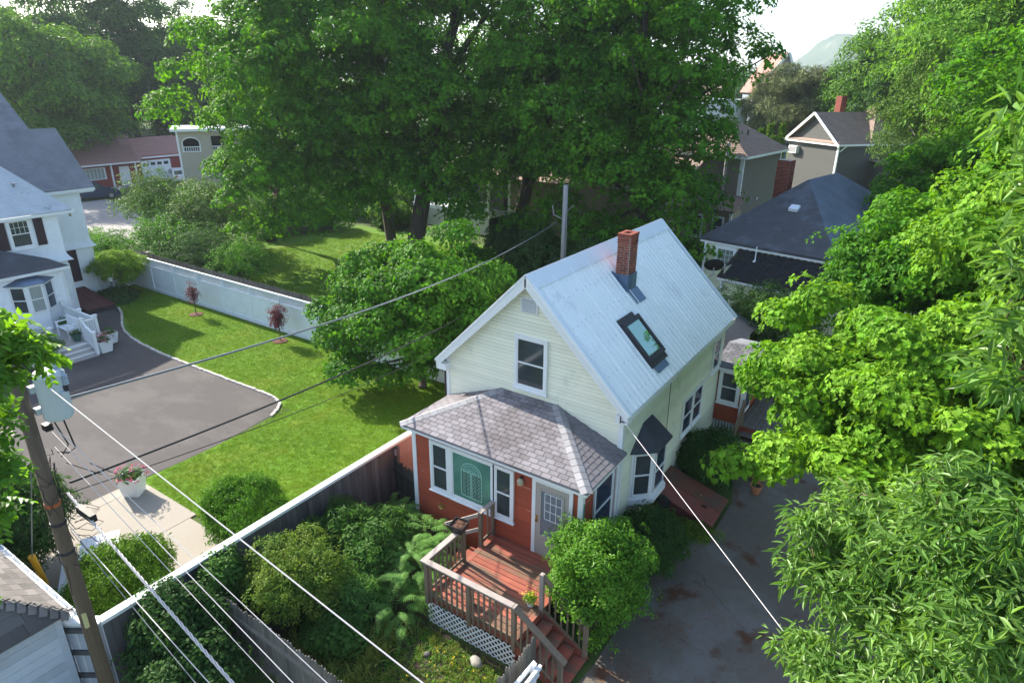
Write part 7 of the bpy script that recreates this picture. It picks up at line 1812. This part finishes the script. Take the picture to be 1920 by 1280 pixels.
shrub('leafy_bush', 'bright green glossy bush crowding the right side of the deck stairs', (.75, -2.45, 0), (.72, -2.35, 1.42), (1.0, .98, 1.28), 3400, protos('simple', 13, .075, .12, dome=.5), LAUREL, TWIG, None, 110, nl=48, stems=12, lobe=.42, flat=.85, low=-.8)
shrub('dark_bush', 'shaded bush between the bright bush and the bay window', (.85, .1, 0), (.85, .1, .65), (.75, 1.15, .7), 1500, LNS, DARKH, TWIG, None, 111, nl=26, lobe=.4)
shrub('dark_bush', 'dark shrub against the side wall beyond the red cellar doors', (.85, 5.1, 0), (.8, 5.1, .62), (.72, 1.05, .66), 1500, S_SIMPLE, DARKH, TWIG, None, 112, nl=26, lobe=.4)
shrub('fringe_weeds', 'low weeds along the street-side end of the red cellar doors', (1.5, 2.1, 0), (1.5, 2.1, .08), (.6, .3, .15), 120, S_SMALL, GOLD, None, None, 113, nl=8)

for i, (x, y, r_, h) in enumerate(((-37.6, 22.9, 2.0, 2.4), (-33.9, 27.0, 2.0, 2.0), (-39.6, 19.4, 2.2, 2.8), (-36, 31.5, 2.6, 2.8), (-43, 23, 3.0, 3.4), (-47, 29, 3.4, 4.2), (-40, 29, 3, 3.6))):
    shrub('boundary_shrub', ('beside the left maple trunk', 'left of the white lattice porch', 'at the left edge of the back lawn', 'behind the leaning maple trunk', 'between the lilacs and the maples', 'tallest, behind the lilacs', 'in the gap beneath the maple crowns')[i] + ', leafy green shrub bordering the back lawn', (x, y, 0), (x, y, h / 2), (r_, r_ * .8, h / 2), 800, S_MAPLE2, FAR1 if i % 2 else MAPLEM, TWIG, 'shrubs bordering the back lawn', 140 + i, nl=20)
for i, (x, y, z, r_) in enumerate(((-14.4, 20.2, 1.3, 2.2), (-10.6, 18.6, 1.3, 2.0), (-18.4, 18.2, .8, 1.5), (-7.4, 20.8, 1.6, 1.9), (-17.8, 22.6, 1.2, 1.9))):
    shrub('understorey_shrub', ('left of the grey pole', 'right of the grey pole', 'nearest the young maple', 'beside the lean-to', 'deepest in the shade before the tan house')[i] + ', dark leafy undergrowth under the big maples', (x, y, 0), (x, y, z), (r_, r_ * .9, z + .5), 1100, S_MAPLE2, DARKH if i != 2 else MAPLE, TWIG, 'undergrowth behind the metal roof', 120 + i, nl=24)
# grasses
def region_pts(n, poly, rg):
    poly = np.array(poly); lo, hi = poly.min(0), poly.max(0); out = []
    while len(out) < n:
        p = rg.uniform(lo, hi, (n, 2)); ins = np.zeros(len(p), bool); j = len(poly) - 1
        for i in range(len(poly)):
            a, b_ = poly[i], poly[j]
            c_ = ((a[1] > p[:, 1]) != (b_[1] > p[:, 1])) & (p[:, 0] < (b_[0] - a[0]) * (p[:, 1] - a[1]) / (b_[1] - a[1] + 1e-12) + a[0]); ins ^= c_; j = i
        out += list(p[ins])
    return np.array(out[:n])
GT = [grasstuft(9, .055, .06, s, wide=1.5) for s in range(3)]
LP = [(-31, 2.9), (-28.5, 2.1), (-26.5, 1.3), (-24, .85), (-16, .85), (-14.2, .75), (-13.65, 0), (-13.4, -2.7), (-13.45, -5.1), (-9.2, -5.3), (-9.2, -5.6), (-6.7, -5.6), (-6.7, 5.5), (-34, 5.5)]
q = region_pts(52000, LP, rng)
scatter('lawn_grass', np.column_stack([q, np.full(len(q), .0)]), np.column_stack([rng.normal(size=(len(q), 2)) * .15, np.ones(len(q))]), rng.uniform(.7, 1.35, len(q)), GT, GRASSL, None, kind='stuff', seed=1, label='mown lawn grass beside the drive', cat='grass')
q = region_pts(30000, [(-36, 7.5), (-12, 7.5), (-12, 24), (-34, 24)], rng)
scatter('back_lawn_grass', np.column_stack([q, np.full(len(q), .0)]), np.column_stack([rng.normal(size=(len(q), 2)) * .15, np.ones(len(q))]), rng.uniform(1.2, 2.2, len(q)), GT, GRASSL, None, kind='stuff', seed=2, label='grass of the back lawn under the maples', cat='grass')
WT = [grasstuft(12, .26, .07, s + 20, wide=.8) for s in range(3)]
q = region_pts(1500, [(-4.4, -7.35), (.25, -7.35), (.25, -4.65), (-2.4, -4.6), (-3.2, -5.4), (-4.4, -6.2)], rng)
q = q[rng.random(len(q)) < .35 + .65 * (np.sin(q[:, 0] * 2.3) * np.cos(q[:, 1] * 2.9) > -.1)]
scatter('wild_grass', np.column_stack([q, np.zeros(len(q))]), np.column_stack([rng.normal(size=(len(q), 2)) * .2, np.ones(len(q))]), rng.uniform(.35, 1.1, len(q)) * np.where(q[:, 0] < -2.6, 1.6, .7), WT, GRASSW, None, kind='stuff', seed=3, label='wild grass and weeds in the front garden', cat='grass')
q = region_pts(900, [(-4.0, -7.3), (.2, -7.3), (.2, -4.7), (-2.4, -4.6)], rng)
scatter('weeds', np.column_stack([q, np.full(len(q), .04)]), np.column_stack([rng.normal(size=(len(q), 2)) * .3, np.ones(len(q))]), rng.uniform(.5, 1.2, len(q)), S_SMALL, LAUREL, None, kind='stuff', seed=4, label='low leafy weeds in the bare garden patch', cat='weeds')
q = region_pts(60, [(-1.8, -7.0), (.2, -7.0), (.2, -4.7), (-1.8, -4.9)], rng)
scatter('yellow_wildflowers', np.column_stack([q, np.full(len(q), .2) + rng.uniform(-.05, .1, len(q))]), np.column_stack([np.zeros((len(q), 2)), np.ones(len(q))]), rng.uniform(.5, .9, len(q)), protos('round', 3, .035, .02), PETALY, None, kind='stuff', seed=5, label='tiny yellow wildflowers near the boulder', cat='flowers')
# fallen leaves and debris on the side driveway
q = np.concatenate([np.array(c) + rng.normal(size=(n, 2)) * s for c, s, n in (((2.2, -1.6), .35, 520), ((3.0, -.6), .28, 330), ((1.9, -3.2), .4, 560), ((3.6, .8), .4, 60), ((2.5, 1.6), .5, 50), ((3.2, -2.8), .5, 120), ((2.0, -2.3), 1.6, 260))])
scatter('leaf_litter', np.column_stack([q, np.full(len(q), .012)]), np.column_stack([rng.normal(size=(len(q), 2)) * .2, np.ones(len(q))]), rng.uniform(.5, 1.1, len(q)), protos('round', 3, .03, .05), leafmat('dead_leaf', (.16, .06, .03), (.28, .12, .055), (1, 1, 1), tmix=.05), None, kind='stuff', seed=6, label='brown leaf litter on the side driveway', cat='leaf litter')
# brown brush bank behind the bright maple
bb = MB(); rr = random.Random(9)
for i in range(420):
    p = Vector((rr.uniform(3.8, 8.5), rr.uniform(8, 17), rr.uniform(.1, .9))); a = rr.uniform(0, 3.14); bb.tube([p, p + Vector((math.cos(a) * .7, math.sin(a) * .7, rr.uniform(-.15, .25)))], .012, 3)
solo('brush_pile', bb, mat('dry_brush', (.16, .12, .10), .9, .3, 4), 'pile of dry brown brushwood beneath the bright maple', 'brushwood', kind='stuff')

# ------------------------------------------------------------------ haze
hz = solo('haze', MB().box((-3300, -700, -1.5), (1500, 3300, 150)), None, kind='stuff')
hm = bpy.data.materials.new('haze'); hm.use_nodes = True
n, l = hm.node_tree.nodes, hm.node_tree.links
n.remove(n['Principled BSDF']); pv = n.new('ShaderNodeVolumePrincipled')
pv.inputs['Color'].default_value = (.74, .86, 1, 1); pv.inputs['Density'].default_value = .00028; pv.inputs['Anisotropy'].default_value = .3
l.new(pv.outputs[0], n['Material Output'].inputs['Volume']); hz.data.materials.append(hm)
